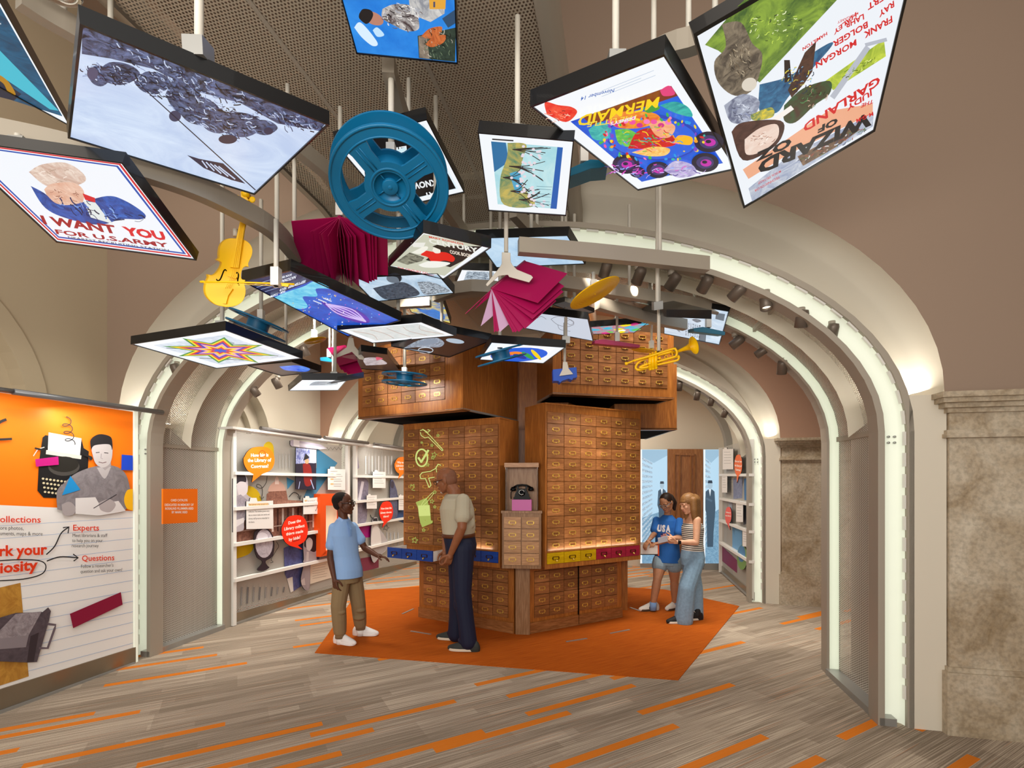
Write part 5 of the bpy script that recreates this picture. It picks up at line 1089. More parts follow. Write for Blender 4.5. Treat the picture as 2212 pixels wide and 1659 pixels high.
# H: big musical film poster, generic shapes and lettering
def aH(A):
    q = lambda x, y: (1100+x*.4069, y*.4069)
    A.poly(A.I, '#e9eef4'); A.poly([q(1040, 240), q(1190, 60), q(1290, -40), q(1780, -40), q(1330, 440), q(1110, 270)], '#3f5f2a/#8aa83c/9'); A.poly(curve([q(1130, 130), q(1230, 120), q(1290, 230), q(1345, 300), q(1300, 470), q(1200, 510), q(1110, 440), q(1090, 330), q(1150, 250), q(1130, 130)], 5), '#4a4138/#8d7f6a/18'); A.ell(*q(1275, 450), 17, 14, '#d8cfc0', -30)
    A.poly(curve([q(1330, 450), q(1500, 400), q(1590, 300), q(1700, 230), q(1710, 250), q(1580, 400), q(1480, 520), q(1420, 600), q(1330, 590), q(1330, 450)], 5), '#1d4a72/#3c7aa0/16'); A.poly([q(1460, 320), q(1490, 320), q(1500, 430), q(1462, 440)], '#2a1c18'); A.poly([q(1570, 280), q(1630, 220), q(1610, 380), q(1570, 440), q(1500, 520), q(1480, 480)], '#33201c/#5a3a2c/20')
    A.poly([q(1680, 430), q(1990, 210), q(2000, 300), q(1720, 480)], '#7d9a2c/#c9d84a/10'); A.line([q(1715, 520), q(1905, 250)], 12, '#b4b9c4'); A.line([q(1890, 240), q(2005, 210)], 8, '#b4b9c4')
    A.poly(curve([q(1460, 560), q(1560, 470), q(1700, 430), q(1700, 500), q(1620, 560), q(1520, 650), q(1460, 640), q(1460, 560)], 5), '#4a2c22/#2f5a34/14'); A.poly(curve([q(1140, 560), q(1240, 500), q(1330, 540), q(1280, 640), q(1180, 650), q(1140, 560)]), '#5a5f7a/#b9c0d0/14'); A.poly(curve([q(1280, 610), q(1390, 570), q(1400, 620), q(1300, 640), q(1280, 610)]), '#e0c83a/#4a7a5a/24')
    A.poly([q(1395, 630), q(1495, 560), q(1512, 580), q(1412, 650)], '#f3ece6'); A.poly(curve([q(1180, 700), q(1240, 650), q(1440, 640), q(1450, 720), q(1380, 800), q(1240, 850), q(1180, 700)], 5), '#5a3a32/#3a221e/14'); A.poly(curve([q(1250, 740), q(1330, 680), q(1420, 660), q(1425, 730), q(1350, 800), q(1260, 820), q(1250, 740)], 5), '#edd9cc/#e2c4b4/8')
    A.poly([q(1240, 900), q(1690, 590), q(1930, 550), q(1930, 600), q(1480, 820), q(1270, 950)], '#e9a987'); A.poly([q(1480, 830), q(1935, 600), q(1930, 670), q(1290, 1070), q(1270, 1000)], '#8f9bb8/#c9cfd8/14'); A.poly([q(1530, 830), q(1700, 740), q(1850, 660), q(1860, 690), q(1720, 790), q(1560, 880)], '#4a3a34/#8a6a50/30')
    for (x, y, rx, ry, n, cs, an) in ((1230, 320, 42, 60, 60, ['#2a231c', '#b8a88c', '#6a5a46'], 60), (1430, 140, 110, 60, 80, ['#22361a', '#c9e05a', '#6f8f34', '#eaf2c0'], -35), (1540, 420, 60, 50, 50, ['#0f2c4a', '#7fb4d8', '#2a1512', '#e0d04a'], -50), (1350, 735, 50, 24, 24, ['#c9a08e', '#8a5a4a', '#fff0e6'], -20), (1240, 590, 40, 28, 26, ['#3a3f5a', '#dfe4f0', '#8a93b4'], 10), (1700, 775, 150, 16, 70, ['#2a2420', '#a04a34', '#d8dce4', '#5a7a4a', '#3a4a6a'], -25), (1620, 520, 50, 34, 30, ['#20140f', '#4f8a52', '#c8a890'], -30), (1860, 360, 80, 16, 30, ['#6d8a24', '#e6f08a', '#44581c'], -35)):
        p_ = q(x, y); scrib(A, p_[0], p_[1], rx*.6, ry*.6, n, cs, 9, 1.3, an, x, -25 if x > 1600 else 0)
    RR = '#d01f22'; up = (-.25, .97)
    def T(s_, a, b, h, c, u=up, bo=.03): A.text(s_, q(*a), q(*b), h, c, up=u, bold=bo)
    T('WIZARD', (1930, 590), (1325, 858), 29, '#15151a', (-.1, 1), .05); T('OF', (1745, 622), (1640, 672), 14, '#15151a', (-.1, 1), .05); T('OZ', (1500, 728), (1312, 812), 19, '#15151a', (-.1, 1), .05); T('THE', (1935, 525), (1870, 550), 9, RR)
    T('GARLAND', (1965, 400), (1560, 660), 18, RR, (.1, 1)); T('JUDY', (1930, 470), (1790, 560), 12, RR, (.1, 1))
    T('MORGAN', (1840, 205), (1625, 330), 13, RR, (.1, 1)); T('FRANK', (2030, 80), (1880, 170), 14, RR, (.1, 1)); T('BOLGER', (1900, 110), (1715, 220), 13, RR, (.1, 1)); T('RAY', (2040, 0), (1960, 60), 13, RR, (.1, 1)); T('LAHR', (1880, 70), (1780, 120), 12, RR, (.1, 1)); T('HALEY', (1840, 60), (1720, 160), 10, RR, (.1, 1)); T('BERT', (2010, -50), (1900, 20), 13, RR, (.1, 1)); T('HAMILTON', (1685, 165), (1555, 250), 7, RR, (.1, 1)); T('MARGARET', (1850, 60), (1740, 110), 5, RR, (.1, 1), .01)
    T('TECHNICOLOR', (1435, 930), (1300, 1005), 5, RR, (.1, 1), .01); T('MUSICAL SPECTACLE!', (1440, 900), (1320, 965), 5, RR, (.1, 1), .01); T('M-G-M', (1930, 590), (1840, 630), 8, RR, (.1, 1))
lightbox('hanging_lightbox', 'largest lightbox at upper right with red and black film lettering', [(1497, 72), (2013, -230), (1890, 283), (1606, 450)], (-.24, .21, .95), 1.95, aH, th=.05, inset=.03, rodpx=(1600, 120))
# I: balloon poster
def aI(A):
    bpoly(A, [(0, 0), (1, 0), (1, 1), (0, 1)], '#0b3fae/#1266d8/4'); bpoly(A, [(0, 0), (1, 0), (1, .2), (0, .28)], '#0c1f4f'); bcurve(A, [(0, .3), (.3, .27), (.7, .25), (1, .22), (1, .36), (.8, .32), (.6, .42), (.4, .38), (.2, .52), (0, .5), (0, .3)], '#3fb6e0/#8adcf0/9')
    bcurve(A, [(.46, .55), (.52, .5), (.58, .56), (.74, .7), (.7, .84), (.58, .92), (.44, .88), (.38, .74), (.46, .55)], '#5a1fb8/#3c1490/6')
    for k in range(5): a = .42+k*.07; bline(A, curve([(.52, .54), (a, .7), (.56, .9)], 6), 2.4, '#c9b4f0')
    for k in range(3): bline(A, [(.44+.1*k, .46), (.46+.1*k, .53)], 2, '#d8dcea')
    random.seed(9)
    for k in range(60): p = bil(A, random.uniform(.05, .95), random.uniform(.4, .97)); A.ell(p[0], p[1], random.uniform(.6, 1.8), random.uniform(.5, 1.2), random.choice(['#ffffff', '#8fd0ff', '#e05ab0', '#f0d060']), n=8)
    def T(s_, a, b, h): A.text(s_, bil(A, *a), bil(A, *b), h, '#eaf2ff', up=(-.25, .97), bold=.03)
    T('NATIONAL', (.97, .06), (.62, .08), 7); T('BOOK FESTIVAL', (.97, .02), (.62, .035), 5); T('SEPTEMBER 2019', (.97, .15), (.35, .19), 6); T('9AM - 7:30PM', (.4, .22), (.04, .245), 6)
    for k in range(4): a, b = bil(A, .5, .04+k*.04), bil(A, .06, .06+k*.04); A.line([a, b], .9, '#9fb6e0')
lightbox('hanging_lightbox', 'long lightbox with a purple balloon on a deep blue sheet', [(521, 606), (627, 583), (866, 692), (752, 727)], (.1, -.05, .99), 3.0, aI, rodpx=(598, 606), base='#1266d8')
# J: quilt star
def aJ(A):
    c = bil(A, .5, .55)
    brect(A, .12, .12, .9, .92, '#c3cedd/#dfe8f2/14')
    for (a, b) in ((.3, .35), (.7, .35), (.3, .75), (.7, .75)): bcurve(A, [(a-.1, b), (a, b-.07), (a+.1, b), (a, b+.07), (a-.1, b)], '#8d98a4/#b9c4d0/30'); bline(A, [(a-.16, b-.1), (a+.15, b+.12)], 1, '#2a2c34')
    cols = ['#1f52c4', '#e0261e', '#f2d91c', '#e79ac0', '#2438b4', '#e0261e', '#f2d91c', '#2f8a3c']
    for j, c_ in enumerate(reversed(cols)):
        R = 1-j*.118; bpoly(A, [(.5+R*(.48 if k % 2 == 0 else .25)*math.cos(k*PI/8), .52+R*(.48 if k % 2 == 0 else .25)*math.sin(k*PI/8)) for k in range(16)], c_)
lightbox('hanging_lightbox', 'lightbox with a multicoloured eight pointed star quilt', [(282, 743), (487, 712), (654, 774), (468, 796)], (0, .04, 1), 3.5, aJ, rodpx=(480, 712))
def aK(A): bpoly(A, [(0, 0), (1, 0), (1, 1), (0, 1)], '#4a4340'); bcurve(A, [(.5, .3), (.9, .35), (.95, .7), (.7, .9), (.5, .75), (.4, .6), (.5, .3)], '#2f5ae0/#6a9af0/10')
lightbox('hanging_lightbox', 'small dark lightbox with a blue shape below the star quilt', [(535, 790), (630, 781), (694, 803), (608, 812)], (0, .02, 1), 4.2, aK, base='#4a4340')
def aL(A): brect(A, .1, .15, .9, .85, '#d5e5f2/#ffffff/10'); bcurve(A, [(.45, .3), (.8, .35), (.78, .8), (.5, .85), (.45, .3)], '#6f7d8a/#a9b8c4/20')
lightbox('hanging_lightbox', 'small white lightbox lowest at left near the wooden cabinet', [(623, 844), (652, 820), (750, 820), (730, 843)], (-.05, -.1, .99), 4.6, aL, rodpx=(720, 822))
lightbox('hanging_lightbox', 'thin dark lightbox seen edge on above the lowest white one', [(673, 836), (700, 829), (786, 815), (760, 820)], (.03, -.12, .99), 4.3, None, base='#2a2624', th=.04, s=.3)
def aM(A): bpoly(A, [(0, 0), (1, 0), (1, 1), (0, 1)], '#2a2322'); bcurve(A, [(.2, .3), (.6, .2), (.7, .6), (.4, .8), (.2, .3)], '#cfc8cc/#8d8488/14'); bcurve(A, [(.55, .55), (.75, .55), (.7, .75), (.55, .55)], '#d05070')
lightbox('hanging_lightbox', 'dark brown lightbox behind the small pink book', [(755, 795), (780, 758), (837, 765), (866, 803)], (-.04, -.05, .99), 4.8, aM, base='#2a2322')
# N: cook book cover
def aN(A):
    q = lambda x, y: (800+x/3.77, 440+y/3.77)
    A.poly([q(160, 505), q(435, 250), q(915, 345), q(605, 590)], '#c6c8b4'); A.poly([q(540, 395), q(630, 345), q(910, 350), q(750, 470), q(650, 520), q(450, 460)], '#1c1c1e'); A.poly([q(215, 470), q(320, 400), q(440, 440), q(420, 470), q(300, 500)], '#34352f/#9a9a86/20'); A.poly([q(330, 320), q(450, 320), q(430, 360), q(350, 355)], '#e6e6de')
    A.poly(curve([q(410, 420), q(440, 385), q(520, 395), q(620, 400), q(685, 440), q(670, 475), q(600, 465), q(510, 485), q(470, 440), q(410, 420)]), '#dc1f18'); A.poly(curve([q(505, 385), q(520, 355), q(560, 360), q(570, 400), q(530, 405), q(505, 385)]), '#ece8da'); A.poly(curve([q(505, 350), q(560, 335), q(620, 365), q(600, 390), q(565, 375), q(505, 350)]), '#161616'); A.poly(curve([q(335, 400), q(440, 350), q(470, 365), q(410, 410), q(335, 400)]), '#ecebdf'); A.poly(curve([q(390, 500), q(480, 470), q(600, 475), q(650, 490), q(560, 520), q(440, 520), q(390, 500)]), '#eeeee6')
    A.text('CENTURY', q(480, 320), q(880, 400), 11, '#e6e6dc', up=(-.2, -.9), bold=.04); A.text('COOK BOOK', q(650, 405), q(825, 440), 8, '#eadccb', up=(-.2, -.9), bold=.03); A.text("MARY RONALD'S", q(480, 278), q(760, 338), 4.5, '#d8201a', up=(-.3, -.9), bold=.02); A.text('THE CENTURY CO', q(225, 530), q(470, 575), 4.5, '#d8201a', up=(-.3, -.9), bold=.02); A.text('NEW YORK', q(410, 578), q(525, 594), 3.4, '#d8201a', up=(-.3, -.9), bold=.02)
lightbox('hanging_lightbox', 'lightbox with an old cook book cover in grey and red', [(839, 575), (914, 500), (1061, 534), (958, 603)], (.03, -.09, 1), 2.7, aN, inset=.03)
def aO(A):
    A.poly(A.I, '#9fbcd4/#d3e4f2/4'); q = lambda x, y: (800+x/3.77, 440+y/3.77)
    A.poly(curve([q(20, 690), q(150, 660), q(260, 640), q(350, 680), q(400, 740), q(280, 770), q(120, 780), q(20, 690)]), '#2a2f3a/#5a6472/40'); A.ell(*q(195, 610), 17, 10, '#69737f'); A.poly(curve([q(120, 590), q(200, 565), q(250, 590), q(240, 640), q(215, 600), q(120, 590)]), '#1b1e26'); A.poly(curve([q(380, 640), q(500, 640), q(650, 710), q(560, 730), q(440, 740), q(380, 640)]), '#2a2f3a/#c9d6e2/60')
lightbox('hanging_lightbox', 'blue grey photograph lightbox tucked under the cook book cover', [(758, 600), (945, 590), (982, 633), (808, 652)], (0, 0, 1), 3.2, aO, rodpx=(862, 600))
def aP(A):
    A.poly(A.I, '#a8c8e4/#c6dff2/3'); q = lambda x, y: (800+x/3.77, 440+y/3.77); A.poly(curve([q(1565, 365), q(1600, 375), q(1590, 390), q(1565, 365)]), '#1a2026')
    for k in range(5): A.line([q(1180, 330+k*14), q(1430, 345+k*10)], .8, '#8fb2d0')
lightbox('hanging_lightbox', 'pale icy blue lightbox right of the cook book cover', [(1025, 514), (1227, 508), (1265, 570), (1072, 578)], (.16, .01, .99), 3.3, aP)
def aQ(A): brect(A, .12, .15, .9, .85, '#4a5a6a/#cfdfec/20')
lightbox('hanging_lightbox', 'small grey photograph lightbox behind the upper pink book', [(983, 614), (997, 582), (1080, 585), (1083, 618)], (0, -.08, 1), 4.2, aQ)
def aR(A):
    for P in ([(1190, 690), (1205, 684), (1226, 688), (1240, 700), (1225, 706), (1205, 702), (1190, 690)], [(1222, 696), (1232, 691), (1240, 697), (1232, 702), (1222, 696)], [(1180, 690), (1170, 684), (1160, 688)], [(1205, 702), (1210, 712), (1232, 716)]): A.line(curve(P, 5), .7, '#4a4a52')
lightbox('hanging_lightbox', 'white lightbox with a faint pencil drawing behind the upper pink book', [(1086, 700), (1100, 668), (1271, 689), (1282, 737)], (-.03, .0, 1), 4.0, aR, base='#cfd8e6', s=.76)
def aS(A): A.poly(A.I, '#1a6fc0/#f0d84a/9'); bcurve(A, [(.1, .5), (.4, .6), (.7, .5), (.9, .7), (.8, .95), (.4, .9), (.1, .5)], '#2f86d8/#1558b0/12')
lightbox('hanging_lightbox', 'small abstract blue and yellow lightbox under the cook book cover', [(872, 645), (956, 648), (974, 699), (889, 675)], (.1, -.05, .98), 4.3, aS)
def aT(A):
    brect(A, .08, .1, .92, .9, '#dfe1df/#c9d2d0/14')
    for k in range(5): bline(A, curve([(.1+.2*k, .2), (.2+.15*k, .5), (.12+.2*k, .85)], 5), .8, '#b08a7a')
lightbox('hanging_lightbox', 'white lightbox with a faint line map under the balloon sheet', [(728, 712), (911, 695), (986, 725), (804, 741)], (.04, -.05, 1), 3.6, aT, rodpx=(860, 698))
def aU(A):
    A.poly(A.I, '#20191a'); q = lambda x, y: (800+x/3.77, 440+y/3.77); A.poly(curve([q(270, 1180), q(380, 1120), q(520, 1090), q(600, 1130), q(560, 1170), q(400, 1170), q(270, 1180)]), '#3f4a5a/#b4c6d8/40'); A.ell(*q(690, 1120), 20, 5, '#a9bccc', 8); A.ell(*q(470, 1130), 22, 6, '#7d90a4', -8); A.line(circ(*q(450, 1195), 16, 6), 1.6, '#c9d8e4'); A.line([q(280, 1185), q(500, 1210)], 2, '#8fa2b4')
lightbox('hanging_lightbox', 'dark photograph lightbox of musicians hanging at the middle', [(845, 748), (938, 711), (1063, 735), (970, 772)], (-.1, -.01, .99), 4.0, aU, base='#20191a')
def aV(A):
    brect(A, .1, .1, .9, .9, '#f6f8fa'); c = bil(A, .45, .5); A.ell(c[0], c[1]+2, 62, 15, '#1a5fd8', -3)
    for k, cc in enumerate(('#e03a2a', '#d8207a', '#f0862a', '#17359a', '#2fa04a', '#f2d21c')): p = bil(A, .3+.08*(k % 3), .25+.1*k); A.ell(p[0], p[1], 15, 4, cc, 15*(k-2))
lightbox('hanging_lightbox', 'lightbox with a bright blue cartoon like drawing over the cabinet', [(1035, 777), (1061, 739), (1222, 750), (1174, 785)], (.02, -.05, 1), 4.0, aV, rodpx=(1222, 742))
def aW(A):
    bpoly(A, [(0, 0), (1, 0), (1, 1), (0, 1)], '#e0305a/#2fc0c8/14'); random.seed(5)
    for k in range(16): a, b = random.random(), random.random(); bcurve(A, [(a-.1, b), (a, b-.15), (a+.12, b), (a, b+.12), (a-.1, b)], random.choice(['#f2e21c', '#25b4d8', '#f06a1c', '#52c45a', '#d82a8a', '#ffffff']))
lightbox('hanging_lightbox', 'rainbow coloured lightbox just above the right wooden block', [(1275, 706), (1400, 697), (1370, 719), (1281, 722)], (-.04, -.1, .99), 5.0, aW)
def aX(A):
    A.poly(A.I, '#b9cde0/#d6e4f0/6'); q = lambda x, y: (1200+x/3.318, 400+y/3.318)
    A.poly(curve([q(790, 840), q(850, 850), q(880, 890), q(830, 900), q(790, 870), q(790, 840)]), '#4a545e/#8d9aa6/40'); A.poly(curve([q(790, 920), q(860, 925), q(905, 975), q(880, 1000), q(810, 960), q(790, 920)]), '#5a646e/#8d9aa6/40'); A.poly(curve([q(975, 965), q(1010, 958), q(1045, 975), q(1010, 985), q(975, 965)]), '#4a545e/#8d9aa6/40'); A.poly([q(1150, 915), q(1215, 925), q(1205, 975), q(1145, 960)], '#5f6a74')
    A.poly([q(1030, 1060), q(1080, 1065), q(1075, 1125), q(1025, 1115)], '#5f6a74'); A.text('HELP NOW!', q(880, 1050), q(830, 985), 6, '#3a424a', up=(.9, .3), bold=.03)
    for k in range(7): A.text(('READ', 'FIRST CASE', 'THE NEWS', 'ITEM', 'MORE', 'PAGE', 'IN')[k], q(930+k*16, 1075+k*3), q(934+k*16, 985+k*3), 3, '#3a424a', up=(.9, .2), bold=.0)
lightbox('hanging_lightbox', 'pale newspaper page lightbox at right under the arch', [(1434, 648), (1575, 672), (1554, 745), (1434, 721)], (.36, -.1, .92), 4.5, aX, th=.04)
lightbox('hanging_lightbox', 'thin black lightbox seen edge on above the yellow trumpet', [(1322, 650), (1420, 652), (1537, 688), (1440, 684)], (-.13, -.36, .92), 3.8, None, base='#2a2624', th=.045, rodpx=(1420, 668), s=.3)
lightbox('hanging_lightbox', 'grey topped thin lightbox above the pencil drawing sheet', [(1192, 657), (1220, 650), (1284, 674), (1256, 681)], (.02, -.22, .97), 3.9, None, base='#6a6866', th=.03, s=.3)
# ---------------------------------------------------------------- coloured objects hanging from the rails
HG = 'painted objects hanging from the ceiling'
def hang(t, p, top=3.72, r=.012, block=True, h=.07):
    m = MB(); m.tube([p, Vector((p.x, p.y, top))], r, M_ROD, seg=10)
    if block: m.tube([p, p+Vector((0, 0, h))], .022, M_WHITE, sq=(.02, .02))
    m.build('hanging_rod', None, t)
def zpx(ox, oy, sc): return lambda x, y: (ox+x/sc, oy+y/sc)
class Face:
    def __init__(s, px, py, d, n=None): s.p0 = at(px, py, d); s.n = (Vector(n) if n else (Vector((0, 0, H))-s.p0)).normalized()
    def __call__(s, q, e=0): return onplane(q[0], q[1], s.p0, s.n)+s.n*e
def axes(px, py):
    v = (at(px, py, 1)-Vector((0, 0, H))).normalized(); r = v.cross(Vector((0, 0, 1))).normalized(); return v, r, r.cross(v)
def disc_frame(px, py, ang, ratio):
    v, r, u = axes(px, py); a = math.radians(ang); M = r*math.cos(a)+u*math.sin(a); mi = u*math.cos(a)-r*math.sin(a)
    n = (-mi*math.sqrt(1-ratio*ratio)-v*ratio).normalized(); return Matrix((M, n.cross(M), n)).transposed()
# violin and bow
def violin():
    f = Face(490, 560, 2.56, (.10, -1, -.22)); z = zpx(420, 400, 5.923)
    t = thing('hanging_violin', 'yellow violin hanging at left with its bow across the front', 'violin', f((490, 664)), HG)
    O = curve([(540, 682), (450, 680), (378, 712), (332, 780), (318, 870), (318, 930), (285, 952), (345, 985), (345, 1020), (325, 1065), (275, 1128), (225, 1152), (172, 1140), (178, 1180), (150, 1240), (135, 1320), (150, 1405), (200, 1475), (275, 1530), (360, 1552), (440, 1560), (540, 1540), (612, 1490), (650, 1412), (656, 1330), (636, 1250), (655, 1215), (605, 1200), (598, 1130), (622, 1062), (660, 1040), (698, 1045), (690, 1000), (735, 900), (742, 820), (710, 750), (640, 700), (540, 682)], 3)[:-1]
    ext = Vector((-.030, .032, .014)); m = MB(); m.prism([f(z(*p)) for p in O], ext, M_YEL); m.build('body', None, t, bevel=.003)
    m = MB(); m.prism([f(z(*p), .014) for p in ((625, 345), (690, 350), (575, 1068), (465, 1055))], -f.n*.012, M_YEL); m.build('fingerboard', None, t, bevel=.002)
    m = MB(); m.tube([f(z(660, 345), -.008), f(z(560, 690), -.014)], [.011, .015], M_YEL); m.prism([f(z(*p), .006) for p in ((596, 90), (640, 120), (690, 180), (690, 350), (612, 345), (608, 200))], -f.n*.028, M_YEL)
    m.lathe([(.0, -.016), (.016, -.016), (.018, 0), (.016, .016), (0, .016)], f(z(655, 115), -.004), (f.n.orthogonal()).to_track_quat('Z', 'Y').to_matrix() @ Matrix.Rotation(PI/2, 3, 'Y'), M_YEL, 16); m.build('neck', None, t)
    for (x, y, sx) in ((545, 165, 1), (545, 265, 1), (740, 185, -1), (740, 275, -1)):
        m = MB(); m.tube([f(z(x, y)), f(z(x+sx*70, y+15))], .0035, M_YEL); m.ell(f(z(x, y)), .016, .006, .016, M_YEL); m.build('tuning_peg', None, t)
    for P in ([(412, 1100), (395, 1082), (375, 1100), (355, 1150), (330, 1205), (300, 1222), (280, 1200)], [(535, 1130), (552, 1118), (565, 1150), (556, 1210), (556, 1250), (575, 1280)]):
        m = MB(); m.tube([f(z(*p), .001) for p in curve(P, 4)], [.0015]+[.003]*(len(curve(P, 4))-2)+[.0015], M_VOID, seg=6); m.build('f_hole', None, t)
    m = MB(); m.prism([f(z(*p), .016) for p in ((430, 1165), (460, 1150), (558, 1185), (548, 1205))], -f.n*.016, M_YEL); m.build('bridge', None, t)
    m = MB(); m.prism([f(z(*p), .010) for p in ((395, 1305), (500, 1330), (440, 1420), (415, 1520), (370, 1515), (385, 1420))], -f.n*.01, M_YEL); m.build('tailpiece', None, t)
    m = MB()
    for k in range(4): m.tube([f(z(640+k*12, 350), .016), f(z(500+k*24, 1160), .019), f(z(410+k*20, 1325), .011)], .0008, M_YEL, seg=4)
    m.build('strings', None, t)
    hang(t, f(z(492, 640), -.03), 2.93, .012, False)
    g = Face(500, 610, 2.46, (.10, -1, -.1)); t = thing('violin_bow', 'thin yellow violin bow held across the hanging violin', 'bow', g((540, 612)), HG)
    m = MB(); m.tube([g(z(75, 1240)), g(z(400, 1238)), g(z(1040, 1258)), g(z(1280, 1268))], [.004, .0045, .0045, .005], M_YEL); m.tube([g(z(70, 1235)), g(z(120, 1228)), g(z(140, 1250))], .004, M_YEL); m.prism([g(z(*p)) for p in ((1115, 1262), (1215, 1270), (1210, 1305), (1130, 1298))], g.n*.01, M_YEL); m.build('bow_stick', None, t)
    m = MB(); m.prism([g(z(*p)) for p in ((120, 1250), (1130, 1285), (1130, 1292), (120, 1256))], g.n*.002, M_YEL); m.build('bow_hair', None, t)
    hang(t, g(z(1055, 1300), .01), 2.93, .012, True, .09)
violin()
# film reels
def reel(name, label, px, py, d, R, Mx, rodpx=None, gap=.3, mt=None, ph=PI/4):
    mt = mt or M_TEAL; c = at(px, py, d); t = thing(name, label, 'film reel', c, HG); N = 96
    def flange(z0, th, sgn):
        m = MB(); TH = [2*PI*k/N for k in range(N)]; hw = .15
        def rin(a):
            dl = abs(((a-ph+PI/4) % (PI/2))-PI/4)
            if dl < 1e-4: return None
            r = max(.43, hw/math.sin(dl)+.02); return r if r < .76 else None
        P = lambda r, a, z: c+Mx @ Vector((r*R*math.cos(a), r*R*math.sin(a), z))
        za, zb = z0, z0+th
        for k in range(N):
            a, b = TH[k], TH[(k+1) % N]; ra, rb = rin(a), rin(b)
            hole = ra is not None and rb is not None
            segs = [(.27, ra if hole else .6, .27, rb if hole else .6), ((.80 if hole else .6), 1.0, (.80 if hole else .6), 1.0)]
            for (p, q, p2, q2) in segs:
                m.face([P(p, a, zb), P(q, a, zb), P(q2, b, zb), P(p2, b, zb)], mt); m.face([P(p, a, za), P(p2, b, za), P(q2, b, za), P(q, a, za)], mt)
            if hole:
                m.face([P(ra, a, za), P(rb, b, za), P(rb, b, zb), P(ra, a, zb)], mt); m.face([P(.8, a, za), P(.8, a, zb), P(.8, b, zb), P(.8, b, za)], mt)
            elif (ra is None) != (rb is None):
                x = a if ra is not None else b; rr = ra if ra is not None else rb
                m.face([P(rr, x, za), P(.8, x, za), P(.8, x, zb), P(rr, x, zb)], mt)
            m.face([P(1, a, za), P(1, b, za), P(1, b, zb), P(1, a, zb)], mt)
        out = zb if sgn > 0 else za; s = .012*R*sgn
        for r0, r1 in ((.955, 1.0), (.80, .83), (.30, .34)):
            m.lathe([(r0*R, out-c.z*0), (r0*R+.004*R, out+s), (r1*R-.004*R, out+s), (r1*R, out)], c, Mx, mt, 64)
        for k in range(4):     # raised ribs with a slot on each spoke
            a = ph+k*PI/2
            for o in (-.035, .035):
                q = lambda r: c+Mx @ (Matrix.Rotation(a, 3, 'Z') @ Vector((r*R, o*R, out+s*.5)))
                m.tube([q(.36), q(.76)], .010*R, mt, seg=6)
        m.build('flange', None, t)
    th = .022*R*2; g = gap*R
    flange(g/2, th, 1); flange(-g/2-th, th, -1)
    m = MB(); m.lathe([(.36*R, -g/2), (.36*R, g/2)], c, Mx, mt, 40); m.lathe([(.135*R, -g/2-th), (.135*R, g/2+th*.8), (.125*R, g/2+th*.95), (0, g/2+th*.95)], c, Mx, mt, 32); m.lathe([(.27*R, g/2+th), (.27*R, g/2-.02*R), (.0, g/2-.02*R)], c, Mx, mt, 32)
    m.lathe([(.04*R, g/2+th), (.03*R, g/2+th*1.2), (0, g/2+th*1.2)], c, Mx, mt, 16)
    for k in range(4): a = ph+k*PI/2; m.tube([c+Mx @ Vector((.1*R*math.cos(a), .1*R*math.sin(a), g/2)), c+Mx @ Vector((.26*R*math.cos(a), .26*R*math.sin(a), g/2))], .012*R, mt, seg=6)
    m.build('hub', None, t)
    if rodpx is None: p = c+Vector((0, 0, .02))
    else: p = at(rodpx[0], rodpx[1], d+.02)
    hang(t, p, 3.74, .014); return t
v, r_, u_ = axes(845, 395); n = (-v*math.cos(math.radians(32))-u_*math.sin(math.radians(32))).normalized(); ex = (r_*.97-u_*.12); ex = (ex-n*ex.dot(n)).normalized()
reel('film_reel', 'large blue film reel hanging at the centre', 843, 391, 2.3, .268, Matrix((ex, n.cross(ex), n)).transposed(), (845, 345), ph=PI/4+.05)
reel('film_reel', 'blue film reel hanging flat below the musicians lightbox', 874, 819, 4.2, .19, disc_frame(874, 819, -2, .13), (874, 812))
reel('film_reel', 'blue film reel seen edge on before the cartoon drawing lightbox', 1082, 768, 3.8, .195, disc_frame(1082, 768, 15, .03), (1080, 752))
reel('film_reel', 'dark blue film reel seen edge on below the yellow violin', 557, 703, 3.7, .21, disc_frame(557, 703, -17, .05), (564, 690))
# record discs
def record(label, px, py, d, half, ang, ratio, rodpx):
    c = at(px, py, d); R = half/F*d*1.06; t = thing('record_disc', label, 'record disc', c, HG); Mx = disc_frame(px, py, ang, ratio); m = MB()
    m.lathe([(0, .003), (.33*R, .003), (.34*R, .002), (.97*R, .002), (R, 0), (R, -.004), (0, -.004)], c, Mx, M_YEL, 48)
    for k in range(5): m.lathe([((.4+k*.11)*R, .002), ((.405+k*.11)*R, .0035), ((.41+k*.11)*R, .002)], c, Mx, M_YEL, 48)
    m.build('disc', None, t); m = MB(); m.lathe([(.03*R, .003), (.02*R, .008), (0, .008)], c, Mx, M_YEL, 12); m.build('spindle_cap', None, t)
    hang(t, at(rodpx[0], rodpx[1], d+.01)+Vector((0, 0, .0)), 3.02 if half > 40 else 3.6)
record('large yellow record disc hanging right of the upper pink book', 1285, 634, 3.3, 55, 27, .30, (1282, 628))
record('small yellow record disc hanging above the small pink book', 681, 736, 4.5, 22, 17, .25, (679, 730)); record('small yellow record disc partly behind the trumpet', 1390, 757, 4.6, 24, -9, .16, (1407, 753))
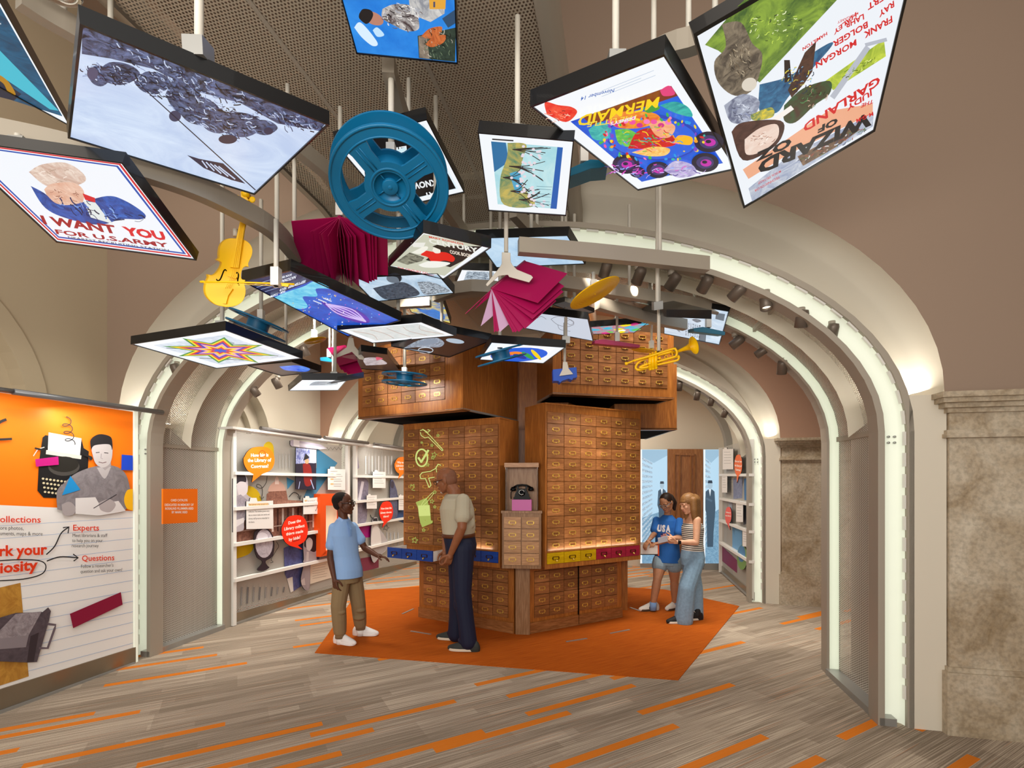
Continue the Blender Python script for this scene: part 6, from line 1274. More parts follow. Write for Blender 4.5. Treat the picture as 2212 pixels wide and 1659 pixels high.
# open books
def sheet(m, P, th, mt): 
    n = (P[1]-P[0]).cross(P[3]-P[0]).normalized()*th; m.prism(P, n, mt)
def book(label, s0, s1, covers, pages, white=(), bracket=None, rod=None, top=3.7):
    t = thing('open_book', label, 'book', (s0+s1)/2, HG); lo = MB()
    for P in covers:
        m = MB(); sheet(m, P, .004, M_MAG); m.build('cover', None, t, bevel=.001)
    for i, P in enumerate(pages):
        m = MB(); sheet(m, P, .0016, M_PGW if i in white else M_MAG); m.build('page', None, t)
    m = MB(); m.tube([s0, s1], .009, M_MAG, seg=8); m.build('spine', None, t)
    if bracket: m = MB(); m.prism(*bracket, M_ROD); m.build('bracket', None, t, bevel=.003)
    if rod: hang(t, rod, top, .013, bracket is None)
M_PGW = mat('#c9a3c4', .6, name='pale_page')
z = zpx(620, 450, 8.733); s0, s1 = at(733, 468, 2.68), at(741, 588, 3.03)
nr = [(80, 235), (440, 435), (490, 430), (600, 475), (640, 490), (770, 520), (945, 530), (1000, 535), (1075, 545), (1170, 545), (1215, 535), (1295, 525), (1460, 490), (1565, 450), (1620, 430), (1690, 405), (1890, 400)]
fr = [(220, 1250), (540, 1400), (610, 1415), (740, 1460), (870, 1480), (905, 1480), (1050, 1470), (1110, 1450), (1160, 1470), (1215, 1470), (1225, 1460), (1360, 1480), (1550, 1420), (1600, 1390), (1650, 1370), (1700, 1350), (1905, 1270)]
Q = [[s0, at(*z(*a), 2.68), at(*z(*b), 3.0), s1] for a, b in zip(nr, fr)]
book('large dark magenta book hanging open like a tent below the blue reel', s0, s1, [Q[0], Q[-1]], Q[1:-1], rod=at(735, 468, 2.75))
z = zpx(1000, 540, 8.733); s0, s1 = at(*z(540, 735), 3.0), at(*z(1170, 215), 3.1); sv = s1-s0
C1 = [s0, at(*z(1415, 1005), 2.93), at(*z(1970, 450), 3.04), s1]; c2 = at(*z(40, 1200), 2.98)
pg = [(215, 1125, .0), (335, 1440, .0), (585, 1560, 0), (635, 1555, 0), (690, 1555, 0), (940, 1560, 0), (985, 1560, 0), (1050, 1550, 0), (1170, 1490, 0), (1310, 1310, 0), (1330, 1200, 0)]
zf = zpx(1000, 540, 8.733); br = [(735, 40), (895, 50), (900, 220), (940, 290), (1020, 370), (1290, 480), (1325, 520), (1250, 615), (870, 510), (850, 470), (680, 490), (460, 690), (430, 650), (690, 330), (730, 260)]
fb = Face(1097, 590, 2.93)
book('upper pink magenta book fanned open under a white bracket', s0, s1, [C1, [s0, c2, c2+sv*.95, s1]], [[s0, at(*zf(x, y), 2.96), at(*zf(x, y), 2.96)+sv*.95, s1] for x, y, _ in pg], (1, 4), ([fb(zf(*p)) for p in br], -fb.n*.035), fb(zf(815, 40), -.02))
z = zpx(400, 400, 3.456); s0, s1 = at(*z(1105, 1275), 4.55), at(*z(1262, 1262), 4.65); sv = s1-s0
pg = [(1145, 1345), (1165, 1380), (1190, 1400), (1215, 1412), (1240, 1410)]
fb = Face(754, 760, 4.45); br = [(1220, 1140), (1255, 1140), (1265, 1200), (1335, 1285), (1335, 1305), (1300, 1300), (1245, 1245), (1125, 1290), (1112, 1275), (1205, 1210)]
book('small pink magenta book hanging open left of the wooden cabinet', s0, s1, [[s0, at(*z(1060, 1215), 4.7), at(*z(1195, 1192), 4.75), s1], [s0, at(*z(1150, 1350), 4.45), at(*z(1290, 1310), 4.55), s1]], [[s0, at(*z(x, y), 4.5), at(*z(x, y), 4.5)+sv*.55, s1] for x, y in pg], (), ([fb(z(*p)) for p in br], -fb.n*.04), fb(z(1237, 1140), -.02))
# slabs and the blue box
def block(name, label, cat, px, d, ext, mt, rodpx, top=3.7, extra=None):
    f = Face(px[0][0], px[0][1], d); P = [f(p) for p in px]; t = thing(name, label, cat, sum(P, Vector())/len(P), HG)
    m = MB(); m.prism(P, ext, mt); m.build('body', None, t, bevel=.002)
    if extra: m = MB(); m.prism([f(p, .02) for p in extra], -f.n*.012, M_ROD); m.build('bracket', None, t)
    hang(t, f(rodpx, -.02), top, .011, not extra, .08); return t
M_TL = mat('#0d7398', .4, name='teal_paint'); M_BX = mat('#1552c0', .4, name='blue_plastic')
block('hanging_slab', 'long teal slab below the undersea poster lightbox', 'slab', [(1194, 380), (1275, 344), (1314, 346), (1312, 361), (1277, 364), (1196, 394)], 2.6, (.02, .16, .03), M_TL, (1262, 352))
block('closed_book', 'thin teal closed book in front of the newspaper lightbox', 'book', [(1498, 709), (1519, 706), (1567, 716.5), (1566, 724), (1517, 718), (1499, 716)], 4.2, (.0, .14, .03), M_TL, (1530, 708), 3.02)
block('closed_book', 'thin magenta closed book above the blue box on the right', 'book', [(1285, 735), (1303, 732), (1383, 745), (1382, 751), (1284, 742)], 4.4, (.0, .16, .03), M_MAG, (1333, 738))
block('closed_book', 'tiny teal book behind the small pink book', 'book', [(691, 772), (706, 771), (719, 778), (717, 782), (692, 779)], 4.9, (.0, .14, .02), M_TL, (712, 772))
block('hanging_box', 'blue hanging box with a white bracket over the right cabinet', 'box', [(1194, 798), (1245.6, 793), (1247, 815), (1238, 817), (1236, 821), (1228, 818), (1214, 823), (1210, 827), (1206, 823), (1195, 823)], 4.0, (.0, .09, .0), M_BX, (1220, 790), extra=[(1216, 782), (1225, 782), (1228, 796), (1238, 808), (1208, 812), (1215, 798)])
# trumpet
def trumpet():
    f = Face(1430, 765, 3.4); z = zpx(1330, 700, 11.06); t = thing('hanging_trumpet', 'yellow trumpet hanging in front of the upper right wooden block', 'trumpet', f((1430, 790)), HG)
    TB = lambda P, r, nm, e=0, n=5: (lambda m: (m.tube([f(z(*p), e) for p in curve(P, n)], r, M_YEL, seg=10), m.build(nm, None, t)))(MB())
    m = MB(); m.tube([f(z(222, 955)), f(z(235, 950)), f(z(262, 943)), f(z(300, 928)), f(z(420, 880)), f(z(900, 740))], [.010, .0125, .0125, .006, .0065, .0065], M_YEL); m.build('mouthpiece', None, t)
    TB([(420, 880), (900, 740), (1360, 595), (1430, 610), (1462, 680), (1440, 760), (1380, 790), (980, 905)], .0080, 'lead_pipe', .012)
    TB([(780, 800), (620, 865), (520, 940), (478, 1030), (510, 1085), (600, 1090), (790, 1040)], .0085, 'bell_loop', -.012); TB([(580, 1030), (640, 1000), (780, 950)], .0085, 'tuning_slide', .0); TB([(560, 1040), (640, 1050), (790, 1020)], .0075, 'tuning_slide', .006)
    TB([(980, 975), (1400, 885), (1490, 850), (1510, 790), (1480, 760), (1440, 790), (1000, 905)], .0080, 'third_slide', -.004); TB([(1000, 740), (1330, 660)], .010, 'third_slide')
    v, r, u = axes(1480, 745); a = (r*.84+u*.26-v*.46).normalized(); c = f(z(1865, 510)); R3 = a.to_track_quat('Z', 'Y').to_matrix(); m = MB(); L = .175
    m.lathe([(.0075, -L), (.009, -L*.75), (.012, -L*.5), (.018, -L*.28), (.028, -L*.12), (.044, -.008), (.060, 0), (.061, .002), (.058, .001), (.042, -.007), (.026, -L*.12), (.015, -L*.28), (.006, -L*.5)], c, R3, M_YEL, 28)
    q = c-a*L; m.tube([q, f(z(1380, 660), -.01), f(z(1000, 760), -.012), f(z(800, 800), -.012)], .007, M_YEL); m.build('bell', None, t)
    for (x, y0, y1) in ((820, 735, 1105), (885, 705, 1095), (960, 680, 1075)):
        m = MB(); A, B = f(z(x, y0)), f(z(x+2, y1)); m.tube([A, B], .0118, M_YEL, seg=14); m.tube([A, f(z(x, y0-18))], .004, M_YEL); m.lathe([(0, .004), (.009, .002), (.009, -.002), (0, -.004)], f(z(x, y0-25)), (B-A).to_track_quat('Z', 'Y').to_matrix(), M_YEL, 12); m.tube([f(z(x, y0+25)), f(z(x, y0+50))], .0134, M_YEL, seg=14); m.tube([f(z(x+2, y1-45)), f(z(x+2, y1-5))], .0118, M_YEL, seg=14); m.build('valve', None, t)
    for (x, y, rr) in ((1205, 783, 36), (705, 925, 26)):
        m = MB(); P = [f(z(x+rr*math.cos(2*PI*k/16), y+rr*math.sin(2*PI*k/16)), .004) for k in range(17)]; m.tube(P, .0025, M_YEL, seg=6, caps=False); m.build('finger_ring', None, t)
    m = MB(); m.tube([f(z(1340, 640)), f(z(1365, 800))], .003, M_YEL); m.ell(f(z(1050, 815)), .010, .010, .010, M_YEL); m.ell(f(z(815, 945), .006), .016, .012, .012, M_YEL); m.build('brace', None, t)
    hang(t, f(z(1030, 640), -.0), 3.02, .012, False)
trumpet()
# clear disc at the top left corner
c = at(116, -26, 2.0); t = thing('clear_disc', 'clear plastic disc just showing at the top left edge', 'disc', c, HG); m = MB()
Mx = disc_frame(116, -26, 5, .55); m.lathe([(.02, .006), (.085, .006), (.092, .0), (.085, -.006), (.02, -.006), (.02, .006)], c, Mx, M_GLASS, 40); m.build('disc', None, t); hang(t, c, 3.9)
# ---------------------------------------------------------------- people
UP = Vector((0, 0, 1))
def cap(m, p, q, r1, r2, k=5, seg=14):
    p, q = Vector(p), Vector(q); d = (q-p); L = d.length
    if L < 1e-6: m.ell(p, r1, r1, r1); return
    t = d/L; n = t.orthogonal().normalized(); b = t.cross(n); rows = []
    S = [(p-t*r1*math.cos(a), r1*math.sin(a)) for a in [PI/2*i/k for i in range(k)]]+[(p, r1)]+[(q, r2)]+[(q+t*r2*math.sin(a), r2*math.cos(a)) for a in [PI/2*(i+1)/k for i in range(k)]]
    for c, r in S: rows.append([c+(n*math.cos(2*PI*j/seg)+b*math.sin(2*PI*j/seg))*max(r, 1e-4) for j in range(seg)])
    st, mm, R = m.grid(rows, None, True, closed=True); m.f.append(list(range(st+mm-1, st-1, -1))); m.m.append(0); m.f.append([st+(R-1)*mm+j for j in range(mm)]); m.m.append(0)
def chain(m, pts, rs):
    for i in range(len(pts)-1): cap(m, pts[i], pts[i+1], rs[i], rs[i+1])
def loft(m, rings, r, f, seg=26, power=2.15):
    rows = []
    for c, a, b in rings:
        row = []
        for j in range(seg):
            t = 2*PI*j/seg; x, y = math.cos(t), math.sin(t); e = 2/power
            row.append(Vector(c)+r*a*math.copysign(abs(x)**e, x)+f*b*math.copysign(abs(y)**e, y))
        rows.append(row)
    st, n, R = m.grid(rows, None, True, closed=True); m.f.append(list(range(st+n-1, st-1, -1))); m.m.append(0); m.f.append([st+(R-1)*n+j for j in range(n)]); m.m.append(0)
def ellf(m, c, a, b, d, r, f, u): m.ell(c, a, b, d, None, Matrix((r, f, u)).transposed())
def skin_mesh(m, name, mt, parent, vox=.0045, smooth=3, label=None):
    o = m.build('tmp', None, None, origin=(0, 0, 0), recalc=True, merge=False)
    a = o.modifiers.new('r', 'REMESH'); a.mode = 'VOXEL'; a.voxel_size = vox; b = o.modifiers.new('s', 'SMOOTH'); b.iterations = smooth; b.factor = .5
    dg = bpy.context.evaluated_depsgraph_get(); dg.update(); me = bpy.data.meshes.new_from_object(o.evaluated_get(dg))
    bpy.data.objects.remove(o); off = offs(parent)
    me.transform(Matrix.Translation(-off)); me.materials.clear(); me.materials.append(mt)
    me.polygons.foreach_set('use_smooth', [True]*len(me.polygons)); me.update()
    o = bpy.data.objects.new(name, me); COL.objects.link(o); o.parent = parent
    if label: o['label'] = label
    return o
def hand(m, w, d, pn, th, s=1.0, curl=.5, spread=.12, side=1):
    # w wrist, d finger direction, pn palm normal (curl direction), th direction towards the thumb
    d = Vector(d).normalized(); pn = Vector(pn); pn = (pn-d*pn.dot(d)).normalized(); x = d.cross(pn).normalized()
    if x.dot(Vector(th)) < 0: x = -x
    k = .085*s
    cap(m, w, w+d*k*.35, .024*s, .026*s)
    for o in (-.026, -.009, .009, .026): cap(m, w+d*k*.25+x*o*.8*s, w+d*k+x*o*s, .013*s, .0115*s)
    for i, (o, L) in enumerate(((.028, .072), (.0095, .082), (-.0095, .076), (-.027, .060))):
        p = w+d*k+x*o*s; q = d+x*(o*spread*30); a = curl*(1+.12*i); pts = [p]; ang = 0
        for g in (.45, .30, .25):
            ang += a; dirv = (q*math.cos(ang)+pn*math.sin(ang)).normalized(); p = p+dirv*L*s*g; pts.append(p)
        chain(m, pts, [.0092*s, .0086*s, .0078*s, .0066*s])
    p = w+d*k*.25+x*.022*s; q1 = p+(d*.55+x*.75+pn*.35).normalized()*.04*s; q2 = q1+(d*.85+x*.3+pn*.45).normalized()*.032*s; q3 = q2+(d*.95+pn*.4).normalized()*.024*s
    chain(m, [p, q1, q2, q3], [.014*s, .0115*s, .0095*s, .0075*s])
def head(m, c, f, u, h, nose=1.0):
    f = Vector(f).normalized(); u = Vector(u); u = (u-f*u.dot(f)).normalized(); r = f.cross(u)
    P = lambda x, y, z: c+r*x*h+f*y*h+u*z*h
    ellf(m, P(0, -.06, .12), .325*h, .41*h, .37*h, r, f, u); ellf(m, P(0, .10, -.12), .265*h, .26*h, .34*h, r, f, u)
    ellf(m, P(0, .25, -.405), .13*h, .10*h, .085*h, r, f, u); ellf(m, P(0, .15, -.33), .20*h, .19*h, .14*h, r, f, u)
    for s in (-1, 1):
        chain(m, [P(s*.25, -.06, -.18), P(s*.20, .06, -.33), P(s*.06, .24, -.41)], [.07*h, .075*h, .07*h]); ellf(m, P(s*.155, .245, -.10), .10*h, .10*h, .095*h, r, f, u)
        ellf(m, P(s*.13, .315, .085), .12*h, .055*h, .045*h, r, f, u); ellf(m, P(s*.325, -.06, -.035), .035*h, .085*h, .135*h, r, f, u); ellf(m, P(s*.055, .385, -.135), .04*h, .045*h, .035*h, r, f, u)
    chain(m, [P(0, .345, .05), P(0, .385, -.04), P(0, .425*nose, -.115)], [.035*h, .04*h, .05*h]); ellf(m, P(0, .355, -.225), .105*h, .045*h, .03*h, r, f, u); ellf(m, P(0, .345, -.275), .09*h, .045*h, .035*h, r, f, u); ellf(m, P(0, .31, -.19), .12*h, .06*h, .06*h, r, f, u)
    return P, r, f, u
def face_bits(t, P, h, r, f, u, brow='#1c1410', lip='#8a4a42', glasses=None, look=0, lids=False):
    for s in (-1, 1):
        if lids:
            m = MB(); m.tube([P(s*.075, .352, -.012), P(s*.135, .362, -.026), P(s*.20, .335, -.012)], [.008*h, .013*h, .008*h], mat('#2a1c16', .7), seg=6); m.build('eyelashes', None, t)
            m = MB(); m.tube([P(s*.06, .372, .10), P(s*.14, .366, .125), P(s*.22, .315, .10)], [.010*h, .014*h, .008*h], mat(brow, .8), seg=8); m.build('eyebrow', None, t); continue
        m = MB(); ellf(m, P(s*.135, .300, .008), .062*h, .045*h, .036*h, r, f, u); e = m.build('eye', mat('#e8e2da', .3), t)
        m = MB(); ellf(m, P(s*.135, .336, .004+look), .026*h, .014*h, .026*h, r, f, u); m.build('iris', mat('#1c120c', .2), e)
        m = MB(); m.tube([P(s*.06, .372, .10), P(s*.14, .366, .125), P(s*.22, .315, .10)], [.014*h, .018*h, .010*h], mat(brow, .8), seg=8); m.build('eyebrow', None, t)
    m = MB(); ellf(m, P(0, .372, -.232), .085*h, .034*h, .020*h, r, f, u); ellf(m, P(0, .366, -.268), .075*h, .034*h, .024*h, r, f, u); m.build('lips', mat(lip, .5), t)
    if glasses:
        m = MB(); g = mat(glasses, .3)
        for s in (-1, 1):
            C = P(s*.145, .415, .0); R = [C+r*math.cos(a)*.115*h+u*math.sin(a)*.085*h for a in [2*PI*k/18 for k in range(19)]]; m.tube(R, .011*h, g, seg=6, caps=False); m.tube([P(s*.255, .405, .03), P(s*.33, .16, .03), P(s*.34, -.05, .02), P(s*.34, -.10, -.03)], .012*h, g, seg=6)
        m.tube([P(-.035, .42, .01), P(0, .43, .02), P(.035, .42, .01)], .010*h, g, seg=6); m.build('glasses', None, t)
def shoe(t, ank, toe, up_c, sole_c, L=.27, w=.048, stripe=None, lace='#e8e4dc'):
    # ank: point on the ground under the ankle, toe: ground direction of the toes
    d = Vector((toe[0], toe[1], 0)).normalized(); n = Vector((-d.y, d.x, 0)); g = Vector((ank.x, ank.y, 0.0085)); Q = lambda x, y, z: g+d*x*L+n*y+UP*z
    m = MB(); O = [(-.27, .6), (-.30, .0), (-.27, -.6), (0, -.85), (.35, -1.0), (.58, -.85), (.70, -.35), (.70, .35), (.58, .85), (.35, 1.0), (0, .85)]
    O2 = curve(O+[O[0]], 3)[:-1]; m.prism([Q(x, y*w, 0) for x, y in O2], UP*.024, mat(sole_c, .5)); sh = m.build('shoe_sole', None, t, bevel=.003)
    m = MB(); rings = []
    for x, a, z in ((-.24, .70, .075), (-.1, .82, .082), (.08, .88, .078), (.28, .95, .058), (.48, .9, .040), (.63, .6, .026)): rings.append((x, a, z))
    for (x, a, z), (x2, a2, z2) in zip(rings, rings[1:]):
        for k in range(3):
            q = k/3; X, A_, Z = x+(x2-x)*q, a+(a2-a)*q, z+(z2-z)*q; m.ell(Q(X, 0, .022), .05, w*A_*.98, Z, None, Matrix((d, n, UP)).transposed(), 8, 14)
    cap(m, Q(-.12, 0, .06), Q(-.12, 0, .095), .042, .040)
    o = skin_mesh(m, 'shoe_upper', mat(up_c, .65), t, .005, 2)
    m = MB()
    for k in range(4):
        x = .06+k*.075; z = .104-k*.013; m.tube([Q(x, -.028, z-.010), Q(x+.02, 0, z), Q(x, .028, z-.010)], .0035, mat(lace, .7), seg=6)
    m.build('laces', None, t)
    if stripe:
        for sgn in (-1, 1):
            m = MB()
            for k in range(3): m.tube([Q(.10+k*.075, sgn*w*.97, .03), Q(.03+k*.075, sgn*w*.86, .075)], .004, mat(stripe, .6), sq=(.007, .004), up=n)
            m.build('shoe_stripes', None, t)
SK = {k: mat(c, .5, sub=.12, noise=.06, nscale=30, name='skin_'+k) for k, c in (('man', '#8a5536'), ('boy', '#5a3320'), ('girl', '#b98360'), ('fair', '#d8a585'))}
# -- man ---------------------------------------------------------------------
def man_():
    D = 4.85; t = thing('person', 'man in a pale khaki t-shirt and navy trousers leaning toward the blue drawer', 'person', onz(985, 1400, 0))
    f = Vector((-.95, .30, 0)).normalized(); r = f.cross(UP); J = lambda x, y, d=D: at(x, y, d)
    pel, wai, che, nb = J(996, 1178), J(991, 1140), J(987, 1098), J(982, 1066)
    shN, shF = J(1000, 1082, 4.68), J(972, 1080, 5.03); elN, wrN = J(998, 1140, 4.60), J(974, 1196, 4.66); elF, wrF = J(965, 1140, 5.06), J(962, 1190, 4.92)
    hipN, hipF = J(1000, 1186, 4.75), J(991, 1186, 4.95); kN, kF = J(999, 1282, 4.73), J(989, 1282, 4.99); aN, aF = J(1012, 1384, 4.73), J(985, 1367, 5.01)
    tors = [(pel-UP*.06, .150, .125), (pel+UP*.02, .170, .142), (wai, .165, .148), (wai*.5+che*.5, .172, .150), (che, .185, .146), (che+UP*.09, .170, .112), (nb-UP*.02, .095, .078)]
    hc = J(963, 1037, 4.86); hf = Vector((-.93, .22, -.28)); hu = Vector((-.28, .05, 1)); h = .245
    m = MB(); P, hr, hf, hu = head(m, hc, hf, hu, h); loft(m, [(c, a-.012, b-.012) for c, a, b in tors], r, f)
    chain(m, [nb-UP*.04, nb+UP*.02, P(0, -.10, -.22)], [.068, .062, .060])
    for s_, e_, w_ in ((shN, elN, wrN), (shF, elF, wrF)): chain(m, [s_, s_.lerp(e_, .4), e_, e_.lerp(w_, .3), w_], [.060, .056, .043, .044, .029])
    for a_, k_, n_ in ((hipN, kN, aN), (hipF, kF, aF)): chain(m, [a_, k_, n_-UP*.03], [.085, .056, .04])
    hand(m, wrN, (-.35, .05, -1), (-.6, .75, -.1), (-1, -.1, 0), 1.08, .55); hand(m, wrF, (-.2, -.1, -1), (.3, -.8, 0), (-1, 0, 0), 1.05, .5)
    skin_mesh(m, 'body', SK['man'], t, .0045, 3)
    face_bits(t, P, h, hr, hf, hu, '#3a2a22', '#6d3b30', '#2a2522')
    m = MB(); ellf(m, P(0, .27, -.42), .12*h, .085*h, .07*h, hr, hf, hu); ellf(m, P(0, .355, -.205), .10*h, .03*h, .018*h, hr, hf, hu); m.build('beard', mat('#b9b4ae', .9, noise=.3, nscale=300), t)
    m = MB(); ellf(m, P(0, -.085, .10), .3215*h, .400*h, .362*h, hr, hf, hu); ellf(m, P(0, -.14, -.04), .318*h, .33*h, .30*h, hr, hf, hu); skin_mesh(m, 'hair', mat('#7d5038', .7, noise=.12, nscale=400), t, .004, 2)
    m = MB(); loft(m, [(wai-UP*.075, .178, .146)]+[(c, a+.010, b+.012) for c, a, b in tors[2:6]]+[(nb-UP*.025, .098, .082), (nb-UP*.005, .075, .072)], r, f)
    for s_, e_ in ((shN, elN), (shF, elF)): chain(m, [s_-UP*.0, s_.lerp(e_, .35), s_.lerp(e_, .60)], [.070, .070, .076])
    for (q, rr) in ((J(1012, 1110, 4.74), .05), (J(1016, 1130, 4.78), .045), (J(968, 1130, 4.80), .05)): m.ell(q, rr, rr, rr*1.3)
    skin_mesh(m, 'tshirt', mat('#b3aa93', .85, bump=.15, nscale=60, name='khaki_cloth'), t, .005, 4)
    m = MB(); loft(m, [(pel-UP*.10, .165, .135), (pel, .184, .146), (wai-UP*.06, .178, .147)], r, f)
    for a_, k_, n_, z in ((hipN, kN, aN, 0), (hipF, kF, aF, 0)): chain(m, [a_, a_.lerp(k_, .5), k_, k_.lerp(n_, .6), n_-UP*.01], [.112, .100, .086, .080, .084])
    m.ell(kN+f*.03-UP*.1, .06, .06, .09); m.ell(aN-UP*.0+f*.02, .085, .07, .05); m.ell(aF+f*.02, .075, .065, .045)
    skin_mesh(m, 'trousers', mat('#141a33', .7, bump=.12, nscale=40, name='navy_cloth'), t, .0055, 4)
    m = MB(); loft(m, [(wai-UP*.088, .186, .156), (wai-UP*.052, .184, .154)], r, f); m.build('belt', mat('#5a3218', .45), t)
    m = MB(); m.tube([P(.0, 0, 0)+Vector((0, 0, 0)), P(0, 0, .001)], .001, M_STEEL) if 0 else None
    b = wai-UP*.07+f*.158; m.box(b, .005, .024, .019, M_BRASS, Matrix((f, r, UP)).transposed()); m.build('belt_buckle', None, t)
    shoe(t, onz(1012, 1407, 0), (-.97, .12), '#2c2f2b', '#d8cdb8', .27, .05, lace='#1a1a1a'); shoe(t, onz(984, 1383, 0), (-.97, .16), '#2c2f2b', '#d8cdb8', .27, .05, lace='#1a1a1a')
man_()
# -- boy ---------------------------------------------------------------------
def boy_():
    D = 5.0; t = thing('person', 'boy in a light blue polo shirt and tan trousers pointing at the drawer', 'person', onz(755, 1390, 0))
    f = Vector((.82, -.57, 0)).normalized(); r = f.cross(UP); J = lambda x, y, d=D: at(x, y, d)
    pel, wai, che, nb = J(752, 1240), J(748, 1200), J(742, 1155), J(741, 1121)
    shN, shF = J(721, 1140, 4.94), J(762, 1138, 5.08); elN, wrN = J(713, 1203, 4.92), J(722, 1250, 4.86); elF, wrF = J(788, 1184, 5.10), J(815, 1200, 5.02)
    hipN, hipF = J(739, 1250, 4.95), J(765, 1248, 5.08); kN, kF = J(731, 1308, 4.90), J(774, 1304, 5.10); aN, aF = J(735, 1372, 4.92), J(779, 1354, 5.17)
    tors = [(pel-UP*.05, .112, .092), (pel+UP*.03, .122, .098), (wai, .116, .092), (che, .128, .094), (che+UP*.085, .112, .074), (nb-UP*.015, .062, .052)]
    hc = J(743, 1088, 5.0); hf = Vector((.97, .05, .06)); h = .232
    m = MB(); P, hr, hf, hu = head(m, hc, hf, Vector((-.06, 0, 1)), h, .98); loft(m, [(c, a-.010, b-.010) for c, a, b in tors], r, f)
    chain(m, [nb-UP*.03, nb+UP*.01, P(0, -.10, -.22)], [.050, .047, .046])
    for s_, e_, w_ in ((shN, elN, wrN), (shF, elF, wrF)): chain(m, [s_, e_, e_.lerp(w_, .3), w_], [.044, .032, .033, .022])
    for a_, k_, n_ in ((hipN, kN, aN), (hipF, kF, aF)): chain(m, [a_, k_, n_-UP*.03], [.068, .045, .034])
    hand(m, wrN, (.2, -.1, -1), (.5, .8, 0), (.8, -.5, 0), .92, .35); hand(m, wrF, (1, -.25, -.18), (.1, -.3, -1), (.3, -.2, 1), .92, .22, .25)
    skin_mesh(m, 'body', SK['boy'], t, .0042, 3); face_bits(t, P, h, hr, hf, hu, '#120a06', '#5a2c24', '#15151a')
    m = MB(); ellf(m, P(0, -.115, .165), .335*h, .40*h, .355*h, hr, hf, hu); ellf(m, P(0, -.22, -.0), .30*h, .25*h, .28*h, hr, hf, hu); skin_mesh(m, 'hair', mat('#17100c', .9, bump=.5, nscale=350), t, .004, 2)
    m = MB(); loft(m, [(pel-UP*.03, .155, .128), (pel+UP*.05, .148, .122)]+[(c, a+.014, b+.016) for c, a, b in tors[2:5]]+[(nb-UP*.02, .078, .066), (nb+UP*.0, .058, .056)], r, f)
    for s_, e_ in ((shN, elN), (shF, elF)): chain(m, [s_, s_.lerp(e_, .35), s_.lerp(e_, .60)], [.050, .052, .058])
    m.ell(J(766, 1222, 4.97), .03, .03, .05)
    skin_mesh(m, 'polo_shirt', mat('#8fb3e2', .85, bump=.15, nscale=50, name='blue_pique'), t, .0045, 3)
    m = MB(); Cc = nb+UP*.012; 
    for s in (-1, 1):
        pts = [Cc-f*.052+UP*.02, Cc+r*s*.05+UP*.012, Cc+r*s*.03+f*.055-UP*.02, Cc+r*s*.055+f*.05-UP*.045, Cc+r*s*.075-UP*.018, Cc-f*.075-UP*.01]; m.prism(pts, (f*.3+r*s*.6+UP*.5).normalized()*.006)
    m.build('collar', mat('#9dbdec', .85), t)
    m = MB(); a = che+f*.118; m.tube([Cc+f*.06-UP*.03, a+UP*.06, a-UP*.01], .003, mat('#7a9fd2', .8), sq=(.012, .003), up=f); m.build('placket', None, t)
    m = MB(); loft(m, [(pel-UP*.08, .118, .100), (pel, .130, .104), (wai-UP*.05, .118, .094)], r, f)
    for a_, k_, n_ in ((hipN, kN, aN), (hipF, kF, aF)): chain(m, [a_, a_.lerp(k_, .5), k_, k_.lerp(n_, .5), k_.lerp(n_, .85), n_-UP*.0], [.082, .080, .073, .070, .063, .046])
    for q in (kN, kF): m.ell(q-UP*.06+f*.03, .055, .05, .03); m.ell(q-UP*.14+f*.01, .062, .055, .03)
    skin_mesh(m, 'trousers', mat('#8d7655', .85, bump=.12, nscale=40, name='tan_twill'), t, .005, 3)
    for n_ in (aN, aF): m = MB(); m.tube([n_-UP*.025, n_+UP*.012], .050, mat('#7f694b', .85), seg=18); m.build('trouser_cuff', None, t); m = MB(); m.tube([n_-UP*.09, n_-UP*.02], .038, mat('#f0eeea', .8), seg=14); m.build('sock', None, t)
    shoe(t, onz(738, 1391, 0), (.92, -.42), '#ece9e6', '#f2f0ed', .235, .045); shoe(t, onz(782, 1373, 0), (.99, -.12), '#ece9e6', '#f2f0ed', .235, .045)
boy_()
